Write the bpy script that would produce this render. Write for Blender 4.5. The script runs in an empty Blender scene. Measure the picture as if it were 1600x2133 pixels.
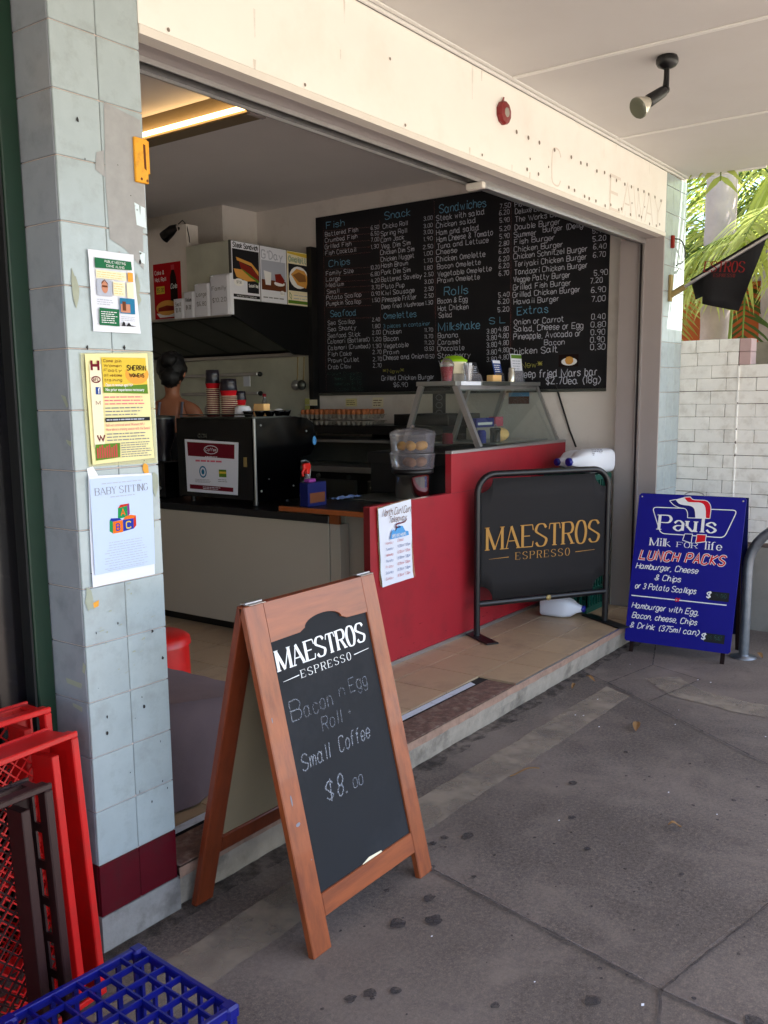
import bpy, bmesh, math, random
from mathutils import Matrix, Vector
random.seed(7)
S = bpy.context.scene
# ------------------------------------------------------------------ camera
camd = bpy.data.cameras.new('camera'); cam = bpy.data.objects.new('camera', camd)
S.collection.objects.link(cam); S.camera = cam
_r = Vector((0.59616502, -0.80276211, -0.01265931)); _u = Vector((0.1282443, 0.07965067, 0.98853891)); _f = Vector((0.79255326, 0.59095581, -0.15043461))
mw = Matrix(((_r.x, _u.x, -_f.x, -1.5372), (_r.y, _u.y, -_f.y, -2.1248), (_r.z, _u.z, -_f.z, 1.6), (0, 0, 0, 1)))
cam.matrix_world = mw
camd.sensor_fit = 'HORIZONTAL'; camd.sensor_width = 36.0
camd.lens = 36.0*1925.9/1600.0
camd.shift_x = (800-762.58)/1600; camd.shift_y = (1122.86-1066.5)/1600
camd.clip_start = 0.05; camd.clip_end = 500
# ------------------------------------------------------------------ light
SUN = Vector((0.21, -0.50, 1.0)).normalized()          # direction towards the sun
el = math.asin(SUN.z); az = math.atan2(SUN.x, SUN.y)
w = bpy.data.worlds.new('World'); S.world = w; w.use_nodes = True
nt = w.node_tree; bg = nt.nodes['Background']
sky = nt.nodes.new('ShaderNodeTexSky'); sky.sky_type = 'NISHITA'; sky.sun_disc = False
sky.sun_elevation = el; sky.sun_rotation = az; sky.dust_density = 1.5; sky.air_density = 1.0
nt.links.new(sky.outputs[0], bg.inputs[0]); bg.inputs[1].default_value = 0.12
sd = bpy.data.lights.new('sun', 'SUN'); sd.energy = 5.0; sd.angle = math.radians(0.5); sd.color = (1, 0.95, 0.88)
so = bpy.data.objects.new('sun', sd); S.collection.objects.link(so)
so.rotation_euler = SUN.to_track_quat('Z', 'Y').to_euler()
S.view_settings.view_transform = 'Standard'; S.view_settings.look = 'None'
S.view_settings.gamma = 1.0; S.view_settings.exposure = 2.42
S.render.engine = 'CYCLES'
try:
    S.cycles.max_bounces = 8; S.cycles.diffuse_bounces = 5; S.cycles.sample_clamp_indirect = 6
except Exception: pass

# ------------------------------------------------------------------ materials
def lin(c):
    return tuple(((x/12.92) if x <= 0.04045 else ((x+0.055)/1.055)**2.4) for x in c)
MATS = {}
def mat(name, rgb, rough=0.6, metal=0.0, var=0.0, vscale=8.0, bump=0.0, bscale=60.0, spec=0.5, emit=None, island=0.0, dirt=None, dscale=4.0, damt=0.5, coat=0.0, stretch=None):
    """rgb is given as sRGB 0-1. var: brightness noise, island: per-piece brightness variation, dirt: colour mixed by noise"""
    m = bpy.data.materials.new(name); m.use_nodes = True; MATS[name] = m
    t = m.node_tree; b = t.nodes['Principled BSDF']; L = t.links
    base = lin(rgb)+(1,)
    b.inputs['Base Color'].default_value = base; b.inputs['Roughness'].default_value = rough
    b.inputs['Metallic'].default_value = metal; b.inputs['Specular IOR Level'].default_value = spec
    if coat: b.inputs['Coat Weight'].default_value = coat
    tc = t.nodes.new('ShaderNodeTexCoord'); cur = None; vec = tc.outputs['Object']
    if stretch:
        mp_ = t.nodes.new('ShaderNodeMapping'); mp_.inputs['Scale'].default_value = stretch; L.new(vec, mp_.inputs['Vector']); vec = mp_.outputs[0]
    def noise(sc, det=6, ro=0.6):
        n = t.nodes.new('ShaderNodeTexNoise'); n.inputs['Scale'].default_value = sc; n.inputs['Detail'].default_value = det; n.inputs['Roughness'].default_value = ro
        L.new(vec, n.inputs['Vector']); return n
    if var or island:
        hsv = t.nodes.new('ShaderNodeHueSaturation'); hsv.inputs['Color'].default_value = base
        val = None
        if var:
            n = noise(vscale); mr = t.nodes.new('ShaderNodeMapRange'); mr.inputs[1].default_value = 0.3; mr.inputs[2].default_value = 0.7
            mr.inputs[3].default_value = 1-var; mr.inputs[4].default_value = 1+var; L.new(n.outputs[0], mr.inputs[0]); val = mr.outputs[0]
        if island:
            g = t.nodes.new('ShaderNodeNewGeometry'); mr2 = t.nodes.new('ShaderNodeMapRange')
            mr2.inputs[3].default_value = 1-island; mr2.inputs[4].default_value = 1+island; L.new(g.outputs['Random Per Island'], mr2.inputs[0])
            if val:
                mu = t.nodes.new('ShaderNodeMath'); mu.operation = 'MULTIPLY'; L.new(val, mu.inputs[0]); L.new(mr2.outputs[0], mu.inputs[1]); val = mu.outputs[0]
            else: val = mr2.outputs[0]
        L.new(val, hsv.inputs['Value']); cur = hsv.outputs[0]
    if dirt:
        n = noise(dscale, 8, 0.65); mr = t.nodes.new('ShaderNodeMapRange'); mr.inputs[1].default_value = 0.5; mr.inputs[2].default_value = 0.68
        mr.inputs[3].default_value = 0; mr.inputs[4].default_value = damt; L.new(n.outputs[0], mr.inputs[0])
        mx = t.nodes.new('ShaderNodeMixRGB'); L.new(mr.outputs[0], mx.inputs[0])
        if cur: L.new(cur, mx.inputs[1])
        else: mx.inputs[1].default_value = base
        mx.inputs[2].default_value = lin(dirt)+(1,); cur = mx.outputs[0]
    if cur: L.new(cur, b.inputs['Base Color'])
    if bump:
        n = noise(bscale, 4); bp = t.nodes.new('ShaderNodeBump'); bp.inputs['Strength'].default_value = bump; bp.inputs['Distance'].default_value = 0.004
        L.new(n.outputs[0], bp.inputs['Height']); L.new(bp.outputs[0], b.inputs['Normal'])
    if emit:
        b.inputs['Emission Color'].default_value = lin(emit[0])+(1,); b.inputs['Emission Strength'].default_value = emit[1]
    return m
def flat(name, rgb, rough=0.8): return MATS.get(name) or mat(name, rgb, rough, spec=0.2)
def glassmat(name, tint=(1, 1, 1), gloss=0.12, rough=0.02, op=0.0, oc=(.8, .8, .8)):
    m = bpy.data.materials.new(name); m.use_nodes = True; MATS[name] = m
    t = m.node_tree; t.nodes.remove(t.nodes['Principled BSDF']); o = t.nodes['Material Output']; L = t.links
    tr = t.nodes.new('ShaderNodeBsdfTransparent'); tr.inputs[0].default_value = lin(tint)+(1,)
    gl = t.nodes.new('ShaderNodeBsdfGlossy'); gl.inputs['Roughness'].default_value = rough
    fr = t.nodes.new('ShaderNodeLayerWeight'); fr.inputs[0].default_value = 0.35
    ma = t.nodes.new('ShaderNodeMath'); ma.operation = 'MULTIPLY_ADD'; ma.inputs[1].default_value = 0.5; ma.inputs[2].default_value = gloss; ma.use_clamp = True
    L.new(fr.outputs['Fresnel'], ma.inputs[0])
    mx = t.nodes.new('ShaderNodeMixShader'); L.new(ma.outputs[0], mx.inputs[0]); L.new(tr.outputs[0], mx.inputs[1]); L.new(gl.outputs[0], mx.inputs[2])
    last = mx.outputs[0]
    if op:
        df = t.nodes.new('ShaderNodeBsdfDiffuse'); df.inputs[0].default_value = lin(oc)+(1,)
        m2 = t.nodes.new('ShaderNodeMixShader'); m2.inputs[0].default_value = op; L.new(last, m2.inputs[1]); L.new(df.outputs[0], m2.inputs[2]); last = m2.outputs[0]
    L.new(last, o.inputs[0]); return m
def chalkmat(name, rgb, dens=0.7):
    m = bpy.data.materials.new(name); m.use_nodes = True; MATS[name] = m
    t = m.node_tree; b = t.nodes['Principled BSDF']; o = t.nodes['Material Output']; L = t.links
    b.inputs['Base Color'].default_value = lin(rgb)+(1,); b.inputs['Roughness'].default_value = 0.95
    tc = t.nodes.new('ShaderNodeTexCoord'); n = t.nodes.new('ShaderNodeTexNoise'); n.inputs['Scale'].default_value = 420; n.inputs['Detail'].default_value = 3
    L.new(tc.outputs['Object'], n.inputs['Vector'])
    mr = t.nodes.new('ShaderNodeMapRange'); mr.inputs[1].default_value = 0.35; mr.inputs[2].default_value = 0.62; mr.inputs[3].default_value = max(0, dens-0.45); mr.inputs[4].default_value = min(1, dens+0.2)
    L.new(n.outputs[0], mr.inputs[0])
    tr = t.nodes.new('ShaderNodeBsdfTransparent'); mx = t.nodes.new('ShaderNodeMixShader')
    L.new(mr.outputs[0], mx.inputs[0]); L.new(tr.outputs[0], mx.inputs[1]); L.new(b.outputs[0], mx.inputs[2]); L.new(mx.outputs[0], o.inputs[0]); return m

# ------------------------------------------------------------------ mesh building
ORG = {}
def tag(o, label=None, cat=None, group=None, kind=None):
    if label: o['label'] = label
    if cat: o['category'] = cat
    if group: o['group'] = group
    if kind: o['kind'] = kind
    return o
def empty(name, loc, label, cat, group=None):
    o = bpy.data.objects.new(name, None); S.collection.objects.link(o); o.location = loc; o.empty_display_size = 0.1
    ORG[o] = Vector(loc); return tag(o, label, cat, group)
def frame(o, r, u):
    o = Vector(o); r = Vector(r).normalized(); u = Vector(u).normalized(); n = r.cross(u)
    return Matrix(((r.x, u.x, n.x, o.x), (r.y, u.y, n.y, o.y), (r.z, u.z, n.z, o.z), (0, 0, 0, 1)))
class MB:
    def __init__(s, M=None): s.v = []; s.f = []; s.m = []; s.sm = []; s.M = M or Matrix.Identity(4); s.k = 0
    def add(s, vs, fs, smooth=False):
        o = len(s.v)
        for p in vs: s.v.append(s.M @ Vector(p))
        for f in fs: s.f.append([i+o for i in f]); s.m.append(s.k); s.sm.append(smooth)
        return s
    def mi(s, k): s.k = k; return s
    def box(s, x0, x1, y0, y1, z0, z1):
        vs = [(x0, y0, z0), (x1, y0, z0), (x1, y1, z0), (x0, y1, z0), (x0, y0, z1), (x1, y0, z1), (x1, y1, z1), (x0, y1, z1)]
        return s.add(vs, [(0, 3, 2, 1), (4, 5, 6, 7), (0, 1, 5, 4), (1, 2, 6, 5), (2, 3, 7, 6), (3, 0, 4, 7)])
    def bev(s, x0, x1, y0, y1, z0, z1, b=0.002):
        """box with its edges chamfered"""
        bm = bmesh.new(); bmesh.ops.create_cube(bm, size=1.0)
        for v in bm.verts: v.co = Vector(((x0+x1)/2+v.co.x*(x1-x0), (y0+y1)/2+v.co.y*(y1-y0), (z0+z1)/2+v.co.z*(z1-z0)))
        bmesh.ops.bevel(bm, geom=bm.edges[:], offset=min(b, .45*min(x1-x0, y1-y0, z1-z0)), segments=1, affect='EDGES')
        bm.verts.index_update(); s.add([v.co for v in bm.verts], [[v.index for v in f.verts] for f in bm.faces]); bm.free(); return s
    def quad(s, *p): return s.add(p, [tuple(range(len(p)))])
    def prism(s, pts, d, n=(0, 0, 1)):
        """planar polygon pts (3-D) pushed along n by d"""
        n = Vector(n)*d; a = [Vector(p) for p in pts]; b = [p+n for p in a]; k = len(a)
        return s.add(a+b, [tuple(reversed(range(k))), tuple(range(k, 2*k))]+[(i, (i+1) % k, (i+1) % k+k, i+k) for i in range(k)])
    def tube(s, path, r, seg=10, cap=True, smooth=True):
        path = [Vector(p) for p in path]; rs = r if isinstance(r, (list, tuple)) else [r]*len(path); vs = []; fs = []
        prev = None
        for i, p in enumerate(path):
            d = (path[min(i+1, len(path)-1)]-path[max(i-1, 0)]).normalized()
            if prev is None:
                a = d.orthogonal().normalized()
            else:
                a = (prev-d*prev.dot(d)); a = a.normalized() if a.length > 1e-6 else d.orthogonal().normalized()
            prev = a; b = d.cross(a)
            for k in range(seg):
                t = 2*math.pi*k/seg; vs.append(p+(a*math.cos(t)+b*math.sin(t))*rs[i])
        n = len(path)
        for i in range(n-1):
            for k in range(seg): k2 = (k+1) % seg; fs.append((i*seg+k, i*seg+k2, (i+1)*seg+k2, (i+1)*seg+k))
        s.add(vs, fs, smooth)
        if cap:
            s.add(vs[:seg], [tuple(reversed(range(seg)))]); s.add(vs[-seg:], [tuple(range(seg))])
        return s
    def lathe(s, prof, c=(0, 0, 0), seg=24, ax='z', smooth=True, cap=True):
        vs = []; fs = []; c = Vector(c)
        for r, h in prof:
            for k in range(seg):
                t = 2*math.pi*k/seg; x, y = r*math.cos(t), r*math.sin(t)
                vs.append(c+Vector((x, y, h) if ax == 'z' else (h, x, y) if ax == 'x' else (y, h, x)))
        for i in range(len(prof)-1):
            for k in range(seg): k2 = (k+1) % seg; fs.append((i*seg+k, i*seg+k2, (i+1)*seg+k2, (i+1)*seg+k))
        s.add(vs, fs, smooth)
        if cap:
            if prof[0][0] > 1e-4: s.add(vs[:seg], [tuple(reversed(range(seg)))])
            if prof[-1][0] > 1e-4: s.add(vs[-seg:], [tuple(range(seg))])
        return s
    def disc(s, cx, cy, rx, ry, n=16, z=0, jit=0):
        return s.add([(cx+rx*(1+random.uniform(-jit, jit))*math.cos(2*math.pi*k/n), cy+ry*(1+random.uniform(-jit, jit))*math.sin(2*math.pi*k/n), z) for k in range(n)], [tuple(range(n))])
    def ell(s, c, r, seg=16, rings=10):
        prof = [(math.sin(math.pi*i/rings)*1.0, -math.cos(math.pi*i/rings)) for i in range(rings+1)]; vs = []; fs = []
        for a, h in prof:
            for k in range(seg):
                t = 2*math.pi*k/seg; vs.append((c[0]+r[0]*a*math.cos(t), c[1]+r[1]*a*math.sin(t), c[2]+r[2]*h))
        for i in range(rings):
            for k in range(seg): k2 = (k+1) % seg; fs.append((i*seg+k, i*seg+k2, (i+1)*seg+k2, (i+1)*seg+k))
        return s.add(vs, fs, True)
    def rect(s, u0, u1, v0, v1, n=0.0): return s.add([(u0, v0, n), (u1, v0, n), (u1, v1, n), (u0, v1, n)], [(0, 1, 2, 3)])
    def poly(s, pts, n=0.0): return s.add([(p[0], p[1], n) for p in pts], [tuple(range(len(pts)))])
    def build(s, name, mats, parent=None, loc=None, bevel=0, weld=False):
        me = bpy.data.meshes.new(name)
        if parent is not None: o0 = ORG[parent]
        elif loc is not None: o0 = Vector(loc)
        else:
            xs = [v.x for v in s.v]; ys = [v.y for v in s.v]; zs = [v.z for v in s.v]
            o0 = Vector(((min(xs)+max(xs))/2, (min(ys)+max(ys))/2, min(zs)))
        me.from_pydata([v-o0 for v in s.v], [], s.f)
        for m in (mats if isinstance(mats, (list, tuple)) else [mats]): me.materials.append(MATS[m] if isinstance(m, str) else m)
        for i, p in enumerate(me.polygons): p.material_index = s.m[i]; p.use_smooth = s.sm[i]
        me.update(); o = bpy.data.objects.new(name, me); S.collection.objects.link(o)
        if parent is not None: o.parent = parent
        else: o.location = o0
        ORG[o] = o0
        if bevel:
            b = o.modifiers.new('bevel', 'BEVEL'); b.width = bevel; b.segments = 2; b.limit_method = 'ANGLE'
        return o
def copy_tree(o, parent=None):
    c = o.copy(); S.collection.objects.link(c); c.parent = parent; ORG[c] = ORG[o]
    for ch in list(o.children): copy_tree(ch, c)
    return c

# ------------------------------------------------------------------ lettering by strokes
G = {'A':'02 28 42|14 34','B':'02 08|~08 38 47 46 35 05|~05 35 44 43 32 02','C':'~47 38 18 07 03 12 32 43','D':'02 08|~08 28 46 44 22 02','E':'48 08 02 42|05 35','F':'48 08 02|05 35','G':'~47 38 18 07 03 12 32 43|25 45 42','H':'08 02|48 42|05 45','I':'18 12','J':'~38 34 33 22 12 03','K':'08 02|48 05 42','L':'08 02 42','M':'02 08 33 68 62','N':'02 08 42 48','O':'~28 17 06 04 13 22 33 44 46 37 28','P':'02 08|~08 38 47 46 35 05','R':'02 08|~08 38 47 46 35 05|25 42','S':'~47 38 18 07 06 25 44 43 32 12 03','T':'08 48|28 22','U':'~08 04 03 12 32 43 44 48','V':'08 22 48','W':'08 22 37 52 78','X':'08 42|02 48','Y':'08 25 48|25 22','Z':'08 48 02 42',
'a':'~35 26 16 05 03 12 22 33|36 33 42','b':'08 02|~05 16 26 35 33 22 12 03','c':'~35 26 16 05 03 12 22 33','d':'~35 26 16 05 03 12 22 33|38 33 42','e':'~04 34 35 26 16 05 03 12 22 33','f':'~38 28 17 16 12|06 26','g':'~35 26 16 05 03 12 22 33|~36 31 20 10 01','h':'08 02|~04 16 26 35 32','i':'16 12|18 17','j':'~16 11 00|18 17','k':'08 02|36 04 32','l':'18 12','m':'06 02|~04 16 25 22|~24 36 45 42','n':'06 02|~04 16 26 35 32','o':'~16 05 03 12 22 33 35 26 16','p':'06 00|~05 16 26 35 33 22 12 03','q':'~35 26 16 05 03 12 22 33|36 30','r':'06 02|~04 16 26','s':'~35 26 16 05 24 33 22 12 03','t':'~18 13 22 32|06 26','u':'~06 03 12 22 33|36 33 42','v':'06 22 46','w':'06 12 25 32 46','x':'06 32|02 36','y':'06 23|46 23 10','z':'06 36 02 32',
'0':'~28 18 07 03 12 22 33 37 28','1':'07 18 12','2':'~07 18 28 37 36 02|02 42','3':'~07 18 28 37 36 15|~15 25 34 33 22 12 03','4':'28 04 44|37 32','5':'38 08 05|~05 25 34 33 22 12 03','6':'~38 18 05 03 12 22 33 34 25 15 04','7':'08 38 12','8':'~28 18 07 06 15 25 36 37 28|~15 04 03 12 22 33 34 25','9':'~36 25 15 06 07 18 28 37 36 22','$':'~37 28 18 07 06 24 33 22 12 03|29 21','.':'02 12',',':'12 01','*':'24 28|06 46|04 48|44 08','-':'05 25','&':'~42 24 16 17 28 37 36 14 03 12 22 44','(':'~28 16 14 21','|':'18 12',')':'~08 26 24 01','+':'05 45|27 23',"'":'18 16','?':'~07 18 28 37 36 24|23 22',':':'15 16|12 13','!':'18 14|13 12','/':'02 38'}
SER = {'E':'08 02|08 48|02 42|05 35','F':'08 02|08 48|05 35','L':'08 02|02 42','M':'02 08|08 32|32 68|68 62','N':'02 08|08 42|42 48','I':'18 12','U':'08 04|~04 13 22 33 44|44 48','a':'~05 16 26 35 34 32|~34 14 03 12 22 33','l':'18 12','i':'16 12|18 17','u':'06 04|~04 13 22 33|36 32','f':'~38 28 17 15|16 12|06 26','k':'08 02|36 04|14 42','A':'02 28|28 52|14 44','V':'08 32|32 58','Y':'08 25|25 48|25 22','O':'~38 18 06 04 12 32 44 46 38','G':'~47 38 18 06 04 12 32 43|43 45','C':'~47 38 18 06 04 12 32 43'}
def cat(pts, n=4):
    closed = (pts[0]-pts[-1]).length < 1e-6; out = []; N = len(pts)
    for i in range(N-1):
        p1, p2 = pts[i], pts[i+1]
        p0 = pts[i-1] if i > 0 else (pts[-2] if closed else p1); p3 = pts[i+2] if i+2 < N else (pts[1] if closed else p2)
        for k in range(n):
            t = k/n; out.append(0.5*((2*p1)+(p2-p0)*t+(2*p0-5*p1+4*p2-p3)*t*t+(3*p1-p0-3*p2+p3)*t**3))
    out.append(pts[-1]); return out
def ribbon(mb, pts, wf, n=0.0):
    """strip of varying width along 2-D points, mitred"""
    P = [pts[0]]
    for p in pts[1:]:
        if (p-P[-1]).length > 1e-7: P.append(p)
    if len(P) < 2: return
    vs = []
    for i, p in enumerate(P):
        d0 = (p-P[i-1]).normalized() if i else None; d1 = (P[i+1]-p).normalized() if i < len(P)-1 else None
        if d0 is None: d0 = d1
        if d1 is None: d1 = d0
        t = d0+d1
        if t.length < 0.3: t = d0
        t.normalize(); nn = Vector((-t.y, t.x)); c = max(0.55, t.dot(d0)); w_ = (wf(d0)+wf(d1))/2/c/2
        vs += [(p.x+nn.x*w_, p.y+nn.y*w_, n), (p.x-nn.x*w_, p.y-nn.y*w_, n)]
    mb.add(vs, [(2*i, 2*i+1, 2*i+3, 2*i+2) for i in range(len(P)-1)])
def swidth(text, serif=False, sp=1.6):
    x = 0
    for ch in text:
        if ch == ' ': x += 3; continue
        g = (SER.get(ch) if serif else None) or G.get(ch) or G['.']
        xs = [int(p[-2]) for s_ in g.split('|') for p in s_.split()]; x += max(xs)+sp
    return max(x-sp, 1)
def stext(mb, text, u, v, h, width=None, w=0.1, serif=False, slant=0.0, jit=0.0, n=0.0, center=False, thin=0.3, sp=1.6):
    """h = cap height; width = total length; w = stroke width as a share of h"""
    k = h/6.0; nat = swidth(text, serif, sp); kx = (width/nat) if width else k
    if center: u -= nat*kx/2
    x = 0; si = 0
    for ch in text:
        if ch == ' ': x += 3; continue
        g = (SER.get(ch) if serif else None) or G.get(ch) or G['.']; mx = 0
        jy = random.uniform(-jit, jit)*h*0.5
        for st in g.split('|'):
            sm = st[0] == '~'; pr = [(int(q[0]), int(q[1])-2) for q in st.replace('~', '').split()]; mx = max(mx, max(q[0] for q in pr))
            P = []
            for q in pr:
                yy = q[1]*k+random.uniform(-jit, jit)*h*0.35+jy; xx = (x+q[0])*kx+random.uniform(-jit, jit)*h*0.3
                P.append(Vector((u+xx+slant*yy, v+yy)))
            raw = P
            if sm: P = cat(P)
            ww = w*h
            if serif:
                def wf(d, ww=ww):
                    a = abs(d.y)
                    if d.x*d.y > 0.15 and abs(d.x) > 0.12 and not sm: return ww*thin*1.2
                    return ww*(thin+(1-thin)*a**1.5)
            else:
                def wf(d, ww=ww, q=(.35 if jit else 0)): return ww*random.uniform(1-q, 1+q)
            ribbon(mb, P, wf, n+0.00006*(si % 5)); si += 1
            if serif and not sm:
                for e, o2 in ((0, 1), (-1, -2)):
                    q = pr[e]; d = (raw[e]-raw[o2]).normalized()
                    if abs(d.y) > 0.6 and q[1] in (0, 4, 6) and not (ch in 'AVM' and (q in ((2, 6), (3, 0)) or (ch == 'M' and q == (0, 6) and False))):
                        hw = 0.95*kx
                        if ch in 'AMNV' and q[0] in (3, 2) : continue
                        if ch in 'ailu' and ch.islower(): hw *= 0.9
                        yb = raw[e].y; ribbon(mb, [Vector((raw[e].x-hw, yb)), Vector((raw[e].x+hw, yb))], lambda d: ww*thin*0.9, n+0.0004)
                    elif abs(d.x) > 0.9 and ch in 'EFTLZ':
                        sg = -1 if q[1] == 6 else (1 if q[1] == 0 else 0)
                        if sg and not (ch != 'T' and q[0] == 0):
                            ribbon(mb, [Vector((raw[e].x, raw[e].y)), Vector((raw[e].x+d.x*ww*.3, raw[e].y+sg*k*1.5))], lambda d: ww*thin*1.1, n+0.0004)
        x += mx+sp
    return mb
def btext(mb, text, u, v, h, width=None, n=0.0, center=False, shear=0.0, bold=0.0):
    """built-in typeface, flat faces"""
    c = bpy.data.curves.new('t', 'FONT'); c.body = text; c.size = 1.0; c.shear = shear; c.offset = bold; c.resolution_u = 2
    o = bpy.data.objects.new('t', c); S.collection.objects.link(o); dg = bpy.context.evaluated_depsgraph_get(); dg.update()
    me = o.evaluated_get(dg).to_mesh()
    xs = [q.co.x for q in me.vertices] or [0, 1]; x0, x1 = min(xs), max(xs); k = h/0.72; kx = (width/(x1-x0)) if width else k
    uu = u-(x1-x0)*kx/2 if center else u
    mb.add([(uu+(q.co.x-x0)*kx, v+q.co.y*k, n) for q in me.vertices], [tuple(p.vertices) for p in me.polygons])
    o.evaluated_get(dg).to_mesh_clear(); bpy.data.objects.remove(o); bpy.data.curves.remove(c); return mb
def greek(mb, u0, u1, v0, v1, lines, n=0.0, fill=0.5, seed=1, align='l'):
    """lines of print too small to read"""
    R = random.Random(seed); p = (v1-v0)/lines
    for i in range(lines):
        y = v1-(i+0.75)*p; x = u0; end = u1-(u1-u0)*R.uniform(0, .25)
        if align == 'c': off = (u1-end)/2; x = u0+off; end = u1-off
        while x < end:
            l = R.uniform(.5, 2.2)*p*1.3; e = min(x+l, end)
            mb.rect(x, e, y, y+p*fill, n); x = e+p*.35
    return mb
# ------------------------------------------------------------------ palette
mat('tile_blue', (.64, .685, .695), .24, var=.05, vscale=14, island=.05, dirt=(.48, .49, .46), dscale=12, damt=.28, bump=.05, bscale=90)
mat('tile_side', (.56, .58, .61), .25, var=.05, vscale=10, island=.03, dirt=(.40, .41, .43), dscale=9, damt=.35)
mat('tile_maroon', (.33, .05, .10), .25, var=.1, vscale=10, island=.05, dirt=(.2, .12, .12), dscale=10)
mat('grout', (.80, .72, .68), .9); mat('grout_dark', (.28, .22, .2), .9)
mat('concrete', (.56, .55, .54), .9, var=.15, vscale=9, dirt=(.33, .31, .30), dscale=6, damt=.7, bump=.4, bscale=80)
mat('cream', (.925, .905, .875), .55, var=.02, vscale=3, dirt=(.80, .72, .64), dscale=2.6, damt=.16)
mat('cream_strip', (.86, .83, .79), .5, var=.03, vscale=5); mat('grey_paint', (.62, .58, .57), .5, var=.04, vscale=4)
mat('awning_paint', (.80, .785, .77), .6, var=.02, vscale=2, dirt=(.74, .71, .69), dscale=1.3, damt=.25); mat('batten', (.88, .87, .85), .5)
mat('alu', (.75, .74, .74), .32, .9, var=.08, vscale=6); mat('dark_track', (.16, .14, .15), .4, .5)
mat('wall_in', (.88, .85, .82), .8, var=.03, vscale=3, dirt=(.62, .56, .52), dscale=3, damt=.3)
mat('ceiling_in', (.86, .84, .83), .85, var=.03, vscale=2); mat('dark_room', (.2, .19, .18), .8)
mat('floor_tile', (.69, .595, .48), .45, var=.06, vscale=5, island=.05, dirt=(.48, .40, .34), dscale=5, damt=.45, bump=.08)
mat('floor_grout', (.09, .07, .06), .95)
mat('nosing', (.58, .46, .39), .8, var=.15, vscale=20, dirt=(.36, .28, .25), dscale=14, bump=.5)
mat('step_concrete', (.60, .555, .50), .95, var=.15, vscale=12, dirt=(.36, .33, .29), dscale=7, damt=.7, bump=.6, bscale=50)
mat('old_wood', (.40, .29, .25), .9, var=.35, vscale=26, dirt=(.62, .55, .5), dscale=22, damt=.45, bump=.7, bscale=70)
mat('white_strip', (.80, .83, .88), .5, var=.05, vscale=20, dirt=(.5, .5, .5), dscale=20)
mat('green_paint', (.05, .17, .11), .4, var=.12, vscale=4); mat('black_rubber', (.03, .03, .035), .6)
mat('dark_glass', (.02, .015, .03), .12, spec=.6); mat('brown_paint', (.45, .30, .2), .6)
mat('brick_paint', (.92, .91, .885), .75, var=.05, vscale=12, island=.03, dirt=(.62, .57, .5), dscale=9, damt=.35, bump=.35, bscale=40)
mat('brick_pink', (.72, .61, .60), .8, var=.08, vscale=12, bump=.35); mat('mortar', (.40, .34, .31), .95, var=.4, vscale=20, bump=.5)
mat('render_grey', (.55, .53, .5), .9, var=.1, vscale=6, dirt=(.35, .33, .3), dscale=3, damt=.6, bump=.3)
mat('orange_render', (.72, .36, .16), .85, var=.1, vscale=2, dirt=(.5, .26, .14), dscale=2)
mat('red_laminate', (.60, .105, .15), .42, var=.05, vscale=4, spec=.4, dirt=(.44, .10, .13), dscale=7, damt=.35); mat('red_edge', (.40, .03, .06), .4)
mat('cream_laminate', (.70, .67, .61), .5, var=.02, vscale=2); mat('bench_black', (.045, .05, .065), .3, var=.2, vscale=30)
mat('wood_edge', (.55, .28, .10), .5, var=.15, vscale=18); mat('steel', (.66, .66, .65), .30, .75, var=.10, vscale=3); mat('chrome', (.85, .85, .85), .12, 1.0)
mat('steel_sheet', (.80, .81, .75), .30, .4, var=.16, vscale=2.2)
mat('steel_dark', (.36, .37, .35), .38, .7, var=.15, vscale=4); mat('black_metal', (.03, .03, .035), .4); mat('black_gloss', (.012, .012, .018), .15)
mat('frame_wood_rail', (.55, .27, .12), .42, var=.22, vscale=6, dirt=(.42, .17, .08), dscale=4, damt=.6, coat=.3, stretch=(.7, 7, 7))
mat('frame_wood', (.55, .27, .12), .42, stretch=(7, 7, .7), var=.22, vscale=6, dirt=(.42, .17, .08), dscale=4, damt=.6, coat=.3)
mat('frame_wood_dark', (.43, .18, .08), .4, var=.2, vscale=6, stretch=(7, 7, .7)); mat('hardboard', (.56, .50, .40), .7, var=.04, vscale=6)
mat('board_black', (.07, .078, .10), .85, var=.1, vscale=7, dirt=(.16, .17, .19), dscale=3, damt=.5); mat('menu_black', (.035, .03, .06), .75, var=.1, vscale=3)
chalkmat('chalk', (.78, .78, .82), .62); chalkmat('chalk_faint', (.58, .60, .64), .45); chalkmat('chalk_mid', (.66, .68, .72), .5); chalkmat('chalk_cyan', (.50, .72, .82), .6); chalkmat('chalk_pink', (.75, .45, .45), .42)
chalkmat('chalk_yellow', (.85, .82, .40), .62); chalkmat('chalk_green', (.25, .55, .50), .5); mat('menu_chalk', (.74, .75, .80), .9, var=.15, vscale=40); mat('menu_cyan', (.40, .60, .72), .9, var=.15, vscale=40); chalkmat('chalk_smear', (.30, .33, .36), .10)
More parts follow.
